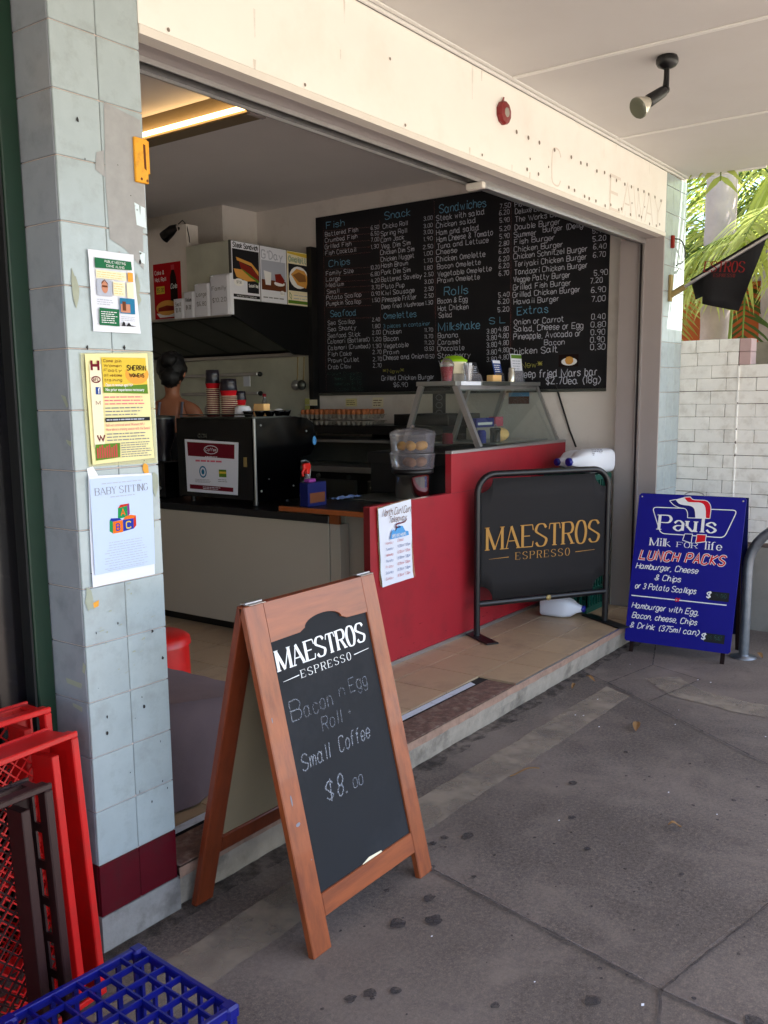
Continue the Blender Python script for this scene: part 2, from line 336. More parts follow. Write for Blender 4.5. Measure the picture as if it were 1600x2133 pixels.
for n, c in dict(white=(.92, .92, .92), paper=(.88, .89, .93), ink=(.12, .12, .14), grey_ink=(.5, .5, .53), light_ink=(.68, .70, .76), red_ink=(.74, .25, .28), pink_ink=(.85, .42, .5), blue_ink=(.15, .28, .55), teal_ink=(.15, .45, .6), sky_blue=(.35, .62, .85), flyer_green=(.12, .40, .26), orange=(.88, .62, .25), orange_pale=(.93, .75, .5), maroon=(.42, .06, .13), yellow=(.85, .73, .25), yellow_paper=(.90, .86, .64), yellow_tape=(.72, .72, .42), skin_print=(.75, .52, .42), brown_print=(.4, .22, .12), bread=(.85, .62, .30), meat=(.5, .14, .10), salad_green=(.35, .5, .15), cream_print=(.92, .88, .76), purple=(.5, .2, .5), block_green=(.1, .55, .3), block_red=(.75, .18, .12), block_blue=(.12, .2, .6), block_orange=(.9, .42, .1), gold=(.70, .52, .27), flag_red=(.50, .12, .12), logo_red=(.82, .10, .16), logo_blue=(.08, .08, .42), lime=(.6, .8, .1), cola_red=(.70, .05, .10), dark_brown=(.12, .06, .05), tray_grey=(.62, .59, .55), blue_box=(.15, .17, .5), dark_blue=(.05, .08, .3)).items(): flat(n, c, .75)
mat('sign_blue', (.035, .03, .50), .5, var=.04, vscale=6, spec=.25); mat('sign_fabric', (.075, .06, .065), .85, var=.08, vscale=20, bump=.15, bscale=400)
mat('powder_black', (.05, .05, .07), .38); mat('galv', (.50, .52, .55), .42, .85, var=.15, vscale=22)
mat('crate_red', (.76, .07, .07), .36, var=.1, vscale=8, dirt=(.62, .16, .13), dscale=12, damt=.5); mat('crate_brown', (.16, .06, .06), .4); mat('crate_blue', (.02, .05, .42), .36, var=.1, vscale=9, dirt=(.12, .14, .40), dscale=14, damt=.4); mat('crate_green', (.02, .30, .25), .35)
mat('milk_white', (.86, .87, .90), .35, spec=.5); mat('cloth_mauve', (.44, .38, .40), .95, var=.12, vscale=5, bump=.25, bscale=300)
mat('hair', (.035, .025, .03), .6, bump=.6, bscale=60); mat('skin', (.66, .42, .30), .5, var=.05, vscale=8); mat('shirt', (.06, .06, .08), .9); mat('strap_grey', (.45, .45, .5), .8)
mat('yellow_plastic', (.90, .62, .04), .4, dirt=(.5, .32, .05), dscale=30, damt=.5); mat('red_plastic', (.48, .10, .10), .45); mat('bulb_silver', (.82, .80, .74), .18, .6)
mat('tube_light', (1, .95, .85), emit=((1.0, .82, .55), 1.9)); mat('lamp_box', (.46, .40, .30), .6)
mat('flag_cloth', (.035, .03, .055), .85, var=.15, vscale=6); mat('bracket_gold', (.60, .52, .33), .5, .4)
mat('egg', (.72, .42, .24), .5, island=.15); mat('foam', (.9, .9, .88), .6); mat('plastic_cap', (.04, .08, .5), .4); mat('blue_cloth', (.5, .62, .85), .9); mat('black_lid', (.10, .09, .13), .35)
mat('food_yellow', (.82, .60, .16), .6, island=.1, bump=.8, bscale=60); mat('food_brown', (.55, .36, .16), .7, island=.1, bump=.9, bscale=60)
mat('scrape', (.60, .60, .60), .8, var=.08, vscale=30); mat('scrape_white', (.82, .88, .90), .7); mat('adhesive', (.60, .62, .55), .6, var=.12, vscale=18); mat('hole', (.50, .45, .41), .9); mat('speck', (.16, .15, .15), .9); mat('ghost', (.86, .82, .78), .8)
glassmat('glass', (.95, .98, .96), .04); glassmat('case_glass', (.93, .96, .94), .05, op=.03, oc=(.75, .8, .78)); glassmat('acrylic', (.94, .94, .94), .10, rough=.12, op=.14, oc=(.72, .70, .74)); glassmat('tape', (.93, .92, .80), .1, rough=.2, op=.22, oc=(.85, .83, .6))

def ground_mat():
    m = bpy.data.materials.new('pavement'); m.use_nodes = True; MATS['pavement'] = m; t = m.node_tree; b = t.nodes['Principled BSDF']; L = t.links
    tc = t.nodes.new('ShaderNodeTexCoord')
    def N(sc, d=8, r=.6, dist=0):
        n = t.nodes.new('ShaderNodeTexNoise'); n.inputs['Scale'].default_value = sc; n.inputs['Detail'].default_value = d; n.inputs['Roughness'].default_value = r; n.inputs['Distortion'].default_value = dist
        L.new(tc.outputs['Object'], n.inputs['Vector']); return n.outputs[0]
    def ramp(v, pts):
        r = t.nodes.new('ShaderNodeValToRGB'); e = r.color_ramp.elements
        while len(e) < len(pts): e.new(.5)
        for q, (p, c) in zip(e, pts): q.position = p; q.color = lin(c)+(1,)
        L.new(v, r.inputs[0]); return r.outputs[0]
    def mix(f, a, c, mode='MIX'):
        x = t.nodes.new('ShaderNodeMixRGB'); x.blend_type = mode
        for i, q in enumerate((f, a, c)):
            if isinstance(q, (int, float)): x.inputs[i].default_value = q
            elif isinstance(q, tuple): x.inputs[i].default_value = q+(1,)
            else: L.new(q, x.inputs[i])
        return x.outputs[0]
    base = ramp(N(1.3, 9, .65), [(.30, (.525, .475, .44)), (.5, (.595, .54, .505)), (.72, (.66, .61, .58))])
    fine = ramp(N(70, 4, .75), [(.3, (.30, .28, .28)), (.5, (.5, .5, .5)), (.7, (.68, .66, .64))])
    c = mix(.85, base, fine, 'OVERLAY')
    grit = ramp(N(230, 2, .8), [(.32, (.30, .28, .27)), (.5, (.5, .5, .5)), (.68, (.72, .70, .68))])
    c = mix(.7, c, grit, 'OVERLAY')
    v = t.nodes.new('ShaderNodeTexVoronoi'); v.inputs['Scale'].default_value = 42; L.new(tc.outputs['Object'], v.inputs['Vector'])
    spots = t.nodes.new('ShaderNodeMapRange'); spots.inputs[1].default_value = .13; spots.inputs[2].default_value = .22; spots.inputs[3].default_value = 1; spots.inputs[4].default_value = 0; L.new(v.outputs['Distance'], spots.inputs[0])
    pick = t.nodes.new('ShaderNodeMapRange'); pick.inputs[1].default_value = .50; pick.inputs[2].default_value = .60; L.new(N(6, 4), pick.inputs[0])
    mu = t.nodes.new('ShaderNodeMath'); mu.operation = 'MULTIPLY'; L.new(spots.outputs[0], mu.inputs[0]); L.new(pick.outputs[0], mu.inputs[1])
    mu2 = t.nodes.new('ShaderNodeMath'); mu2.operation = 'MULTIPLY'; mu2.inputs[1].default_value = .75; L.new(mu.outputs[0], mu2.inputs[0])
    c = mix(mu2.outputs[0], c, lin((.20, .17, .17)))
    st = t.nodes.new('ShaderNodeMapRange'); st.inputs[1].default_value = .52; st.inputs[2].default_value = .72; st.inputs[4].default_value = .6; L.new(N(2.4, 6, .6, .8), st.inputs[0])
    c = mix(st.outputs[0], c, lin((.50, .45, .415)))
    s2_ = t.nodes.new('ShaderNodeMapRange'); s2_.inputs[1].default_value = .48; s2_.inputs[2].default_value = .66; s2_.inputs[4].default_value = .55; L.new(N(.75, 7, .62, .5), s2_.inputs[0])
    c = mix(s2_.outputs[0], c, lin((.51, .46, .425)))
    s3_ = t.nodes.new('ShaderNodeMapRange'); s3_.inputs[1].default_value = .60; s3_.inputs[2].default_value = .66; s3_.inputs[4].default_value = .35; L.new(N(11, 5, .6, .2), s3_.inputs[0])
    c = mix(s3_.outputs[0], c, lin((.32, .285, .275)))
    L.new(c, b.inputs['Base Color']); b.inputs['Roughness'].default_value = .88
    bp = t.nodes.new('ShaderNodeBump'); bp.inputs['Strength'].default_value = .5; bp.inputs['Distance'].default_value = .003; L.new(N(90, 5, .7), bp.inputs['Height']); L.new(bp.outputs[0], b.inputs['Normal'])
ground_mat()
mat('pale_band', (.60, .55, .49), .9, var=.12, vscale=4, dirt=(.42, .385, .36), dscale=5, damt=.75, bump=.4, bscale=90)
mat('joint', (.27, .235, .22), .95, var=.3, vscale=14); mat('joint_lip', (.46, .42, .40), .9, var=.15, vscale=20); mat('gum', (.21, .19, .195), .8, var=.2, vscale=60)
def seethrough(name, lo, hi, sc):
    t = MATS[name].node_tree; b = t.nodes['Principled BSDF']; o_ = t.nodes['Material Output']; tc_ = t.nodes.new('ShaderNodeTexCoord')
    n = t.nodes.new('ShaderNodeTexNoise'); n.inputs['Scale'].default_value = sc; n.inputs['Detail'].default_value = 6; t.links.new(tc_.outputs['Object'], n.inputs['Vector'])
    mr = t.nodes.new('ShaderNodeMapRange'); mr.inputs[1].default_value = .38; mr.inputs[2].default_value = .62; mr.inputs[3].default_value = lo; mr.inputs[4].default_value = hi; t.links.new(n.outputs[0], mr.inputs[0])
    tr_ = t.nodes.new('ShaderNodeBsdfTransparent'); mx = t.nodes.new('ShaderNodeMixShader'); t.links.new(mr.outputs[0], mx.inputs[0]); t.links.new(tr_.outputs[0], mx.inputs[1]); t.links.new(b.outputs[0], mx.inputs[2]); t.links.new(mx.outputs[0], o_.inputs[0])
seethrough('pale_band', .38, .75, 6); seethrough('gum', .45, .85, 70); seethrough('joint', .5, .95, 16); seethrough('joint_lip', .1, .8, 18)
mat('asphalt', (.62, .60, .56), .9, var=.1, vscale=3, bump=.4)  # unseen road surface, lightened to bounce sunlight onto the fascia
mat('soil', (.60, .56, .46), .95, var=.2, vscale=2)

# ------------------------------------------------------------------ ground
tag(MB().quad((-150, -150, -.16), (150, -150, -.16), (150, 150, -.16), (-150, 150, -.16)).build('ground', 'soil', loc=(0, 0, -.16)), kind='structure')
tag(MB().box(-60, 60, -13.5, -5.2, -.155, -.12).build('road', 'asphalt', loc=(0, -9, -.12)), kind='structure')
tag(MB().box(-60, 60, -5.2, -5.0, -.155, .002).build('kerb', 'concrete', loc=(0, -5.1, 0)), kind='structure')
fp = tag(MB().quad((-12, -5.0, 0), (4.97, -5.0, 0), (4.97, .4, 0), (-12, .4, 0)).add([(4.97, -5, 0), (30, -5, 0), (30, -1.7, 0), (4.97, -1.7, 0)], [(0, 1, 2, 3)]).build('footpath', 'pavement', loc=(0, 0, 0)), kind='structure')
def strip(pts, w, z, jit=0.0, n=None):
    """flat band following ground points"""
    mb = MB(); P = [Vector(p) for p in pts]
    if n:
        Q = []
        for a, b in zip(P[:-1], P[1:]):
            for k in range(n): Q.append(a.lerp(b, k/n))
        P = Q+[P[-1]]
    vs = []
    for i, p in enumerate(P):
        d = (P[min(i+1, len(P)-1)]-P[max(i-1, 0)]).normalized(); nn = Vector((-d.y, d.x)); a = w/2*(1+random.uniform(-jit, jit)); b = w/2*(1+random.uniform(-jit, jit))
        vs += [(p.x+nn.x*a, p.y+nn.y*a, z), (p.x-nn.x*b, p.y-nn.y*b, z)]
    return mb.add(vs, [(2*i, 2*i+1, 2*i+3, 2*i+2) for i in range(len(P)-1)])
band = MB(); A = [(-.9, -.40), (.1, -.37), (1.22, -.355), (2.1, -.375), (3.12, -.40)]; B = [(-.9, -.20), (.1, -.19), (1.2, -.17), (2.1, -.20), (3.22, -.23)]
A2 = []; B2 = []
for P_, Q_ in ((A, A2), (B, B2)):
    for (a, b), (c, d) in zip(P_[:-1], P_[1:]):
        for k in range(12): Q_.append((a+(c-a)*k/12, b+(d-b)*k/12+random.uniform(-.006, .006)))
    Q_.append(P_[-1])
band.add([(x, y, .004) for x, y in A2]+[(x, y, .004) for x, y in B2], [(i, i+1, len(A2)+i+1, len(A2)+i) for i in range(len(A2)-1)])
band.build('concrete_band', 'pale_band', fp)
strip([(3.55, -.42), (3.35, -.62), (3.28, -.95), (3.3, -1.5)], .20, .004, .06, 10).build('concrete_band', 'pale_band', fp)
J = [[(1.01, -.40), (.957, -.528), (.764, -1.385), (.70, -1.9), (.55, -4.9)], [(3.40, .0), (3.273, -.217), (2.556, -1.233), (2.2, -1.8), (.9, -4.9)], [(-.6, -2.05), (.2, -1.75), (.764, -1.385), (1.378, -1.512)][2:]+[(2.05, -1.66), (4.9, -2.4)], [(-2, -1.6), (.2, -1.55), (.764, -1.385)][1:],
     [(3.15, -.41), (3.27, -.217), (3.75, -.30), (3.62, -.62), (3.10, -.52)], [(3.75, -.30), (4.2, -.16)]]
for i, q in enumerate(J):
    strip(q, .007, .009, .6, 20).build('joint', 'joint', fp)
    if i in (0, 2): strip([(a+.009, b+.008) for a, b in q], .013, .007, .5, 26).build('joint_edge', 'joint_lip', fp)
gum = MB(); R = random.Random(5)
for x, y, r in [(1.12, -.43, .016), (1.18, -.44, .018), (1.24, -.50, .026), (1.02, -.46, .02), (.97, -.52, .015), (1.9, -.62, .02), (1.6, -.75, .018), (1.4, -.9, .014), (.62, -1.25, .026), (.78, -1.62, .03), (.3, -.75, .022), (.35, -.80, .017), (.25, -.72, .02), (.62, -.62, .03), (.70, -.70, .03), (.8, -.62, .022), (.45, -1.05, .015)]:
    gum.disc(x, y, r, r*.8, 11, .0055, .25)
for k in range(230):
    r = R.uniform(.003, .009)*R.uniform(.6, 1.3); gum.disc(R.uniform(-.4, 3.6), R.uniform(-2.0, -.42), r, r*R.uniform(.6, 1), 7, .0055, .3)
gum.build('gum_spots', 'gum', fp)
bits = MB()
for k in range(32):
    x, y = R.uniform(.2, 4.2), R.uniform(-1.7, -.05); a = R.uniform(0, 3); l = R.uniform(.003, .009); bits.quad(*[(x+l*math.cos(a+q), y+l*.6*math.sin(a+q), .0065) for q in (0, 1.5, 3.1, 4.6)])
bits.build('litter_specks', 'paper', fp)
mat('dry_leaf', (.50, .36, .20), .8, var=.2, vscale=40)
def leaf(x, y, a, l, wd, lab):
    mb = MB(Matrix.Translation((x, y, .004)) @ Matrix.Rotation(a, 4, 'Z')); n = 6; vs = []
    for i in range(n+1):
        t = i/n; h = .004+.018*math.sin(t*2.4)**2; ww = wd*math.sin(math.pi*min(.98, max(.04, t))); vs += [(l*t, ww, h+.004), (l*t, 0, h), (l*t, -ww, h+.005)]
    mb.add(vs, [(3*i, 3*i+1, 3*i+4, 3*i+3) for i in range(n)]+[(3*i+1, 3*i+2, 3*i+5, 3*i+4) for i in range(n)])
    tag(mb.build('dry_leaf', 'dry_leaf'), lab, 'leaf', 'dry leaves fallen on the footpath')
leaf(2.62, -.62, .3, .11, .018, 'brown curled dry leaf lying furthest out on the bare grey footpath')
leaf(1.80, -.38, -.5, .15, .006, 'long thin straw coloured dry leaf on the pale concrete band')
leaf(3.25, -.15, 1.1, .08, .012, 'small dry leaf in the corner near the step and the blue sign')
leaf(4.25, -.80, .6, .09, .014, 'dry leaf beside the foot of the galvanised bike rail')
leaf(1.75, -1.12, 2.2, .05, .010, 'small dark dry leaf alone in the middle of the footpath')
leaf(3.05, -.10, .2, .07, .010, 'tiny dry leaf against the foot of the concrete step')

# ------------------------------------------------------------------ shop building
shop = empty('takeaway_shop', (0, 0, 0), 'takeaway shop with tiled pillar, open front, cream fascia and white awning', 'shop')
p = MB(); ROWS = [.27+.1635*i for i in range(18)]
p.mi(0).box(.004, .286, .004, .40, 0.10, 3.0)
p.build('pillar_core', ['grout'], shop)
t = MB()
for i, z in enumerate(ROWS):
    z1 = min(z+.1635, 3.0)
    for a, b in ((0, .145), (.145, .29)): t.bev(a+.0012 if a else 0, b-.0012 if b < .2 else b, -.001, .006, z+.0014, z1-.0014, .0018)
t.build('pillar_tiles', 'tile_blue', shop)
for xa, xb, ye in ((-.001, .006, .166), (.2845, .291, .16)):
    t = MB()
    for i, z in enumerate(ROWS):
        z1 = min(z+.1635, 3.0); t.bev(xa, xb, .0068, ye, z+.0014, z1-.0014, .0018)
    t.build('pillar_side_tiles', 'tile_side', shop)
t = MB()
for a, b in ((0, .145), (.145, .29)): t.bev(a+.001 if a else -.0005, b-.001 if b < .2 else b, -.002, .006, .111, .2688, .0018)
t.bev(-.002, .006, .0065, .166, .111, .2688, .0018); t.bev(.2845, .2915, .0065, .166, .111, .2688, .0018)
t.build('maroon_skirting_tiles', 'tile_maroon', shop)
MB().box(-.003, .297, -.004, .40, 0, .110).build('pillar_plinth', 'concrete', shop)
# chips, glue and scars on the pillar
d = MB(frame((0, -.0022, 0), (1, 0, 0), (0, 0, 1))); R = random.Random(3)
def blob(mb, u, v, ru, rv, n=9, jit=.4, z=0): mb.add([(u+ru*R.uniform(1-jit, 1+jit)*math.cos(6.283*k/n), v+rv*R.uniform(1-jit, 1+jit)*math.sin(6.283*k/n), z) for k in range(n)], [tuple(range(n))])
d.mi(0).poly([(.158, 2.395), (.28, 2.375), (.286, 2.09), (.272, 2.08), (.268, 1.97), (.205, 2.02), (.155, 2.04), (.150, 2.18)], .0002)
d.mi(0).poly([(.125, 2.26), (.150, 2.27), (.150, 2.20), (.118, 2.215)], .0003)
for k in range(34):
    u, v = R.uniform(.158, .282), R.uniform(2.0, 2.37)
    if k % 3 == 0: blob(d, u, v, R.uniform(.001, .003), R.uniform(.006, .022), 8, .6, .0006)
    else: blob(d, u, v, R.uniform(.002, .006), R.uniform(.001, .004), 7, .6, .0006)
d.mi(1).poly([(.245, 2.15), (.283, 2.14), (.284, 2.085), (.25, 2.09)], .0006)
d.mi(1).poly([(.255, 2.02), (.275, 2.015), (.272, 1.985), (.258, 1.99)], .0006)
d.mi(2)
for k in range(26): blob(d, R.uniform(.01, .28), R.uniform(.35, 2.3), R.uniform(.001, .003), R.uniform(.001, .005), 6, .5, .0009)
for u, v in ((.07, 2.33), (.053, .66), (.235, .92), (.19, .70), (.06, 1.745), (.185, 1.75), (.255, 1.99), (.27, .83)): blob(d, u, v, .004, .006, 8, .4, .001)
d.mi(3)
for k in range(22): u, v = R.uniform(.02, .26), R.uniform(.8, 1.1); a = R.uniform(.004, .018); d.poly([(u, v), (u+a, v+R.uniform(-.003, .006)), (u+a*.9, v+.005), (u+.002, v+.003)], .0012)
for (u, v) in ((.02, 1.06), (.03, 1.9), (.26, 1.65), (.25, 1.25), (.24, 1.9), (.27, 1.36)): blob(d, u, v, .012, .04, 9, .5, .0013)
d.mi(4).poly([(.030, 1.045), (.05, 1.05), (.048, 1.033), (.032, 1.03)], .0015)
blob(d, .240, 1.405, .012, .017, 10, .25, .0014)
d.mi(5).poly([(.035, 1.42), (.055, 1.425), (.07, 1.40), (.068, 1.388), (.04, 1.386)], .0016)
d.build('tile_scars', ['scrape', 'scrape_white', 'speck', 'adhesive', 'orange', 'white'], shop)
d = MB(frame((-.0018, .16, 0), (0, -1, 0), (0, 0, 1)))
d.poly([(.06, .82), (.135, .815), (.13, .80), (.065, .805)]); d.poly([(.085, .75), (.13, .745), (.128, .73), (.088, .74)]); d.poly([(.145, .88), (.158, .87), (.15, .845), (.14, .85)])
d.poly([(.12, 1.62), (.14, 1.615), (.15, 1.59), (.142, 1.585)], .0004); d.poly([(.13, 1.50), (.155, 1.495), (.15, 1.48), (.135, 1.49)], .0004)
d.build('tile_scars', ['adhesive'], shop)
# fascia, lintel, track
MB().box(.292, 4.57, 0.0, .05, 2.632, 3.0).build('fascia_board', 'cream', shop)
MB().box(.292, 4.57, -.004, .05, 2.605, 2.6295).build('fascia_trim', 'cream_strip', shop)
MB().box(.292, 4.57, .051, .206, 2.605, 3.4).build('lintel', 'grey_paint', shop)
tr = MB(); tr.mi(1).box(.292, 4.565, .128, .195, 2.5955, 2.6045)
tr.mi(0).box(.292, 4.565, .122, .128, 2.588, 2.6045); tr.box(.292, 4.565, .195, .202, 2.585, 2.6045)
tr.build('door_track', ['alu', 'dark_track'], shop)
MB().bev(2.42, 4.56, .118, .14, 2.568, 2.5875, .002).build('lower_track', 'alu', shop)
MB().bev(2.40, 2.43, .11, .20, 2.562, 2.592, .003).build('track_end_cap', 'cream_strip', shop)
# letter scars and fixing holes
g = MB(frame((0, -.001, 0), (1, 0, 0), (0, 0, 1)))
for ch, x, s, v0, h in (('C', 2.90, .10, 2.65, .17), ('E', 3.65, .15, 2.642, .18), ('A', 3.83, .15, 2.642, .18), ('W', 4.0, .20, 2.642, .18), ('A', 4.20, .14, 2.642, .18), ('Y', 4.35, .15, 2.642, .18)):
    g.mi(0); stext(g, ch, x, v0, h, width=s, w=.05 if ch != 'E' else .09)
g.mi(1); R = random.Random(11)
for x in (2.52, 2.63, 2.755, 2.93, 3.12, 3.25, 3.33, 3.45, 3.55, 3.64, 3.74, 3.86, 3.97, 4.08, 4.17, 4.25, 4.36, 4.47): g.disc(x+R.uniform(-.01, .01), 2.812+R.uniform(-.006, .006), .010, .010, 8, .001)
for x in (2.63, 2.75, 3.10, 3.17, 3.30, 3.36, 3.45, 3.58, 3.66, 3.78, 3.82, 3.96, 4.10, 4.14, 4.28, 4.40, 4.46): g.disc(x, 2.655+R.uniform(-.012, .012), .009, .009, 8, .001)
for x, z in ((2.66, 2.72), (2.86, 2.72), (3.98, 2.72), (4.19, 2.73), (1.5, 2.86), (.40, 2.645), (1.0, 2.645), (1.6, 2.645), (2.2, 2.65)): g.disc(x, z, .006, .006, 8, .001)
g.build('sign_scars', ['ghost', 'hole'], shop)
# right pilaster and jamb
MB().box(4.572, 4.965, .004, .29, 0, 3.3).build('pilaster_core', 'grout', shop)
t = MB(); R = random.Random(2)
for i in range(19):
    z = -.02+.1635*i; z1 = min(z+.1635, 3.0)
    for a, b in ((4.57, 4.70), (4.70, 4.83), (4.83, 4.968)): t.bev(a+.001, b-.001, -.002, .006, max(z, 0)+.0014, z1-.0014, .0018)
t.build('pilaster_tiles', 'tile_blue', shop)
j = MB(); j.bev(4.560, 4.572, .0, .13, .15, 2.604, .002); j.build('door_jamb', 'grey_paint', shop)
j = MB(); j.mi(0).box(4.545, 4.56, .128, .136, .15, 2.585); j.mi(1).box(4.55, 4.56, .136, .152, .15, 2.585); j.mi(0).box(4.545, 4.56, .152, .158, .15, 2.585)
j.mi(2).box(4.562, 4.572, .158, .292, .15, 2.604); j.build('door_channel', ['alu', 'dark_track', 'grey_paint'], shop)
# interior shell
MB().box(4.70, 4.80, .29, 7.5, 0, 3.4).build('menu_wall', 'wall_in', shop)
MB().box(4.572, 4.70, .29, .30, 0, 3.3).build('wall_return', 'wall_in', shop)
MB().box(-.6, 4.8, 7.5, 7.6, 0, 3.4).build('back_wall', 'wall_in', shop)
MB().box(-.08, 0.003, .245, 7.5, 0, 3.4).build('side_wall', 'wall_in', shop)
MB().box(-.08, 4.8, .208, 7.6, 3.23, 3.36).build('shop_ceiling', 'ceiling_in', shop)
MB().box(4.275, 4.699, 3.68, 5.4, 2.80, 3.229).build('duct_boxing', 'wall_in', shop)
MB().box(3.735, 3.86, 3.545, 5.6, 2.262, 2.985).build('partition_panel', 'wall_in', shop)
MB().box(.0, 4.97, .30, .36, 3.3, 4.4).build('parapet', 'cream', shop)
MB().box(-6, 4.97, .36, 7.6, 3.4, 3.5).build('roof', 'grey_paint', shop)
# floor and step
MB().box(.0, 4.57, .16, 7.5, -.1, .142).build('floor_slab', 'floor_grout', shop)
t = MB(); xs = [2.25+.32*k for k in range(-8, 9)]; ys = [.21+.32*k for k in range(-1, 18)]
for x in xs:
    for y in ys:
        a, b, c, e = max(x, .01), min(x+.32, 4.56), max(y, -.008), min(y+.32, 7.4)
        if b-a < .02 or e-c < .02: continue
        if y < .2 and x < 2.56:
            if e <= .21+.001: continue
        t.bev(a+.003, b-.003, c+.003, e-.003, .139, .151, .0004)
t.build('floor_tiles', 'floor_tile', shop)
t = MB(); t.box(.30, 4.56, .035, .20, .02, .139); t.build('step_bed', 'old_wood', shop)
t = MB(); t.bev(.30, 2.555, -.004, .155, .1395, .1455, .002); t.build('step_tread_worn', 'old_wood', shop)
t = MB(); n = 60; R = random.Random(9)
prof = []; vs = []
for i in range(n+1):
    x = .29+(4.56-.29)*i/n; a = R.uniform(-.0012, .0012); b = R.uniform(-.003, .002); vs += [(x, -.010+a, .147 if x > 2.5 else .142), (x, -.012+a, .108+b), (x, .004, .104+b)]
t.add(vs, [(3*i, 3*i+1, 3*i+4, 3*i+3) for i in range(n)]+[(3*i+1, 3*i+2, 3*i+5, 3*i+4) for i in range(n)]); t.add([(.29, .02, .147), (4.56, .02, .147), (4.56, -.010, .147), (.29, -.010, .147)][0:0] or [(0, 0, -.05), (0, .001, -.05), (.001, 0, -.05)], [(0, 1, 2)])
t.box(2.56, 4.56, -.009, .0045, .141, .1488)
t.build('step_nosing', 'nosing', shop)
t = MB(); vs = []; n = 80
for i in range(n+1):
    x = .29+(4.56-.29)*i/n; vs += [(x, .0, .108), (x, .006+R.uniform(-.002, .002), .06), (x, .018+R.uniform(-.004, .004), .0)]
t.add(vs, [(3*i, 3*i+1, 3*i+4, 3*i+3) for i in range(n)]+[(3*i+1, 3*i+2, 3*i+5, 3*i+4) for i in range(n)])
t.build('step_riser', 'step_concrete', shop)
s_ = MB()
s_.add([(.31, .158, .1535), (2.43, .150, .1535), (2.45, .19, .1535), (.31, .20, .1535)], [(0, 1, 2, 3)]); s_.build('floor_strip', 'white_strip', shop)
MB().box(2.56, 4.54, -.0135, -.0095, .1435, .1505).build('edge_bead', 'alu', shop)
# awning
aw = MB(); aw.box(-6.0, 4.85, -3.25, -.001, 3.012, 3.05); aw.box(-6, 4.85, -3.3, -3.251, 2.9, 3.25); aw.box(-6, 4.85, -3.3, .3, 3.06, 3.1); aw.box(4.8505, 5.75, -3.3, -.53, 3.016, 3.09)  # last box: out-of-view extension, sized to shade the pilaster below its sun patch
aw.build('awning', 'awning_paint', shop)
b = MB()
for x in (2.40, 3.66, 1.14, -.12): b.bev(x-.014, x+.014, -3.2, -.022, 3.006, 3.0125, .002)
b.bev(-6, 4.85, -.020, -.0045, 2.999, 3.0118, .003)
b.bev(-6, 4.85, -.045, -.026, 3.0065, 3.0124, .002)
b.bev(4.852, 4.868, -.529, -.0, 3.0, 3.06, .002)
b.build('awning_battens', 'batten', shop)
# neighbouring shopfront at the left
nb = empty('neighbour_shopfront', (-.4, .17, 0), 'green framed shop window of the neighbouring shop, left of the tiled pillar', 'shop window')
f = MB(); f.bev(-.058, -.003, .150, .24, 0, 3.0, .003); f.box(-3.5, -.058, .17, .24, 2.55, 3.0); f.box(-3.5, -.058, .165, .24, 2.30, 2.345); f.box(-3.5, -.058, .165, .24, 0, .25); f.build('window_frame', 'green_paint', nb)
f = MB(); f.box(-.066, -.0585, .158, .2, .25, 2.30); f.box(-.0015, .004, .158, .2, .2, 3.0); f.build('rubber_seal', 'black_rubber', nb)
f = MB(); f.box(-3.5, -.066, .20, .21, .25, 2.30); f.build('window_pane', 'dark_glass', nb)
f = MB(); f.box(-3.5, -.066, .20, .21, 2.345, 2.55); f.build('upper_panel', 'hardboard', nb)
MB().disc(0, 0, .004, .004).v and None
# ------------------------------------------------------------------ brick wall
bw = empty('brick_wall', (4.97, -.6, 0), 'white painted brick garden wall with rendered grey base beside the shop', 'wall')
MB().box(4.979, 5.16, -.385, .03, .56, 1.958).build('pier_core', 'mortar', bw)
MB().box(4.985, 5.14, -1.6, -.385, .56, 1.785).build('wall_core', 'mortar', bw)
br = MB(); pk = MB(); R = random.Random(21); ch = .0862; z = 1.962; row = 0
while z > .60:
    z0 = z-ch; cuts = [.03, -.115, -.31, -.385] if row % 2 else [.03, -.21, -.385]
    if row == 0: cuts = [.03, -.10, -.255, -.385]
    for a, b_ in zip(cuts[:-1], cuts[1:]):
        tgt = br; g1 = R.choice((.0008, .0016, .003)); g2 = R.choice((.0006, .0014, .0034)); tgt.bev(4.970+R.uniform(-.001, .001), 5.0, b_+g1, a-g1, z0+g2, z-.0005, .003)
    z = z0; row += 1
z = 1.962-2*ch; row = 0
for k in (0, 1): pk.bev(4.9695, 5.1, -.462, -.388, 1.962-(k+1)*ch+.001, 1.962-k*ch-.001, .003)
while z > .60:
    z0 = z-ch; y = -.388; off = .115 if row % 2 else .22; first = True
    while y > -1.6:
        L_ = off if first else .235; g1 = R.choice((.0005, .001, .002)); br.bev(4.976+R.uniform(-.001, .001), 5.0, y-L_+g1, y-g1, z0+R.choice((.0006, .0016, .0032)), z-.0005, .003); y -= L_; first = False
    z = z0; row += 1
for r_ in range(16):
    zz = 1.962-r_*ch
    if r_ > 1: br.bev(4.966, 4.98, -.394+R.uniform(-.002, .002), -.380+R.uniform(-.002, .002), zz-ch+R.choice((0, .012)), zz-R.choice((0, .006)), .004)
br.build('painted_bricks', 'brick_paint', bw); pk.build('bare_pink_bricks', 'brick_pink', bw)
MB().box(4.975, 5.16, -1.6, .03, -.05, .575).build('rendered_base', 'render_grey', bw)
MB().bev(4.968, 5.0, -1.6, .03, .575, .605, .006).build('dark_gap_strip', 'mortar', bw)  # dark strip in place of the gap between bricks and base
MB().box(4.98, 5.15, -1.6, -.46, 1.7845, 1.792).build('wall_top', 'render_grey', bw)
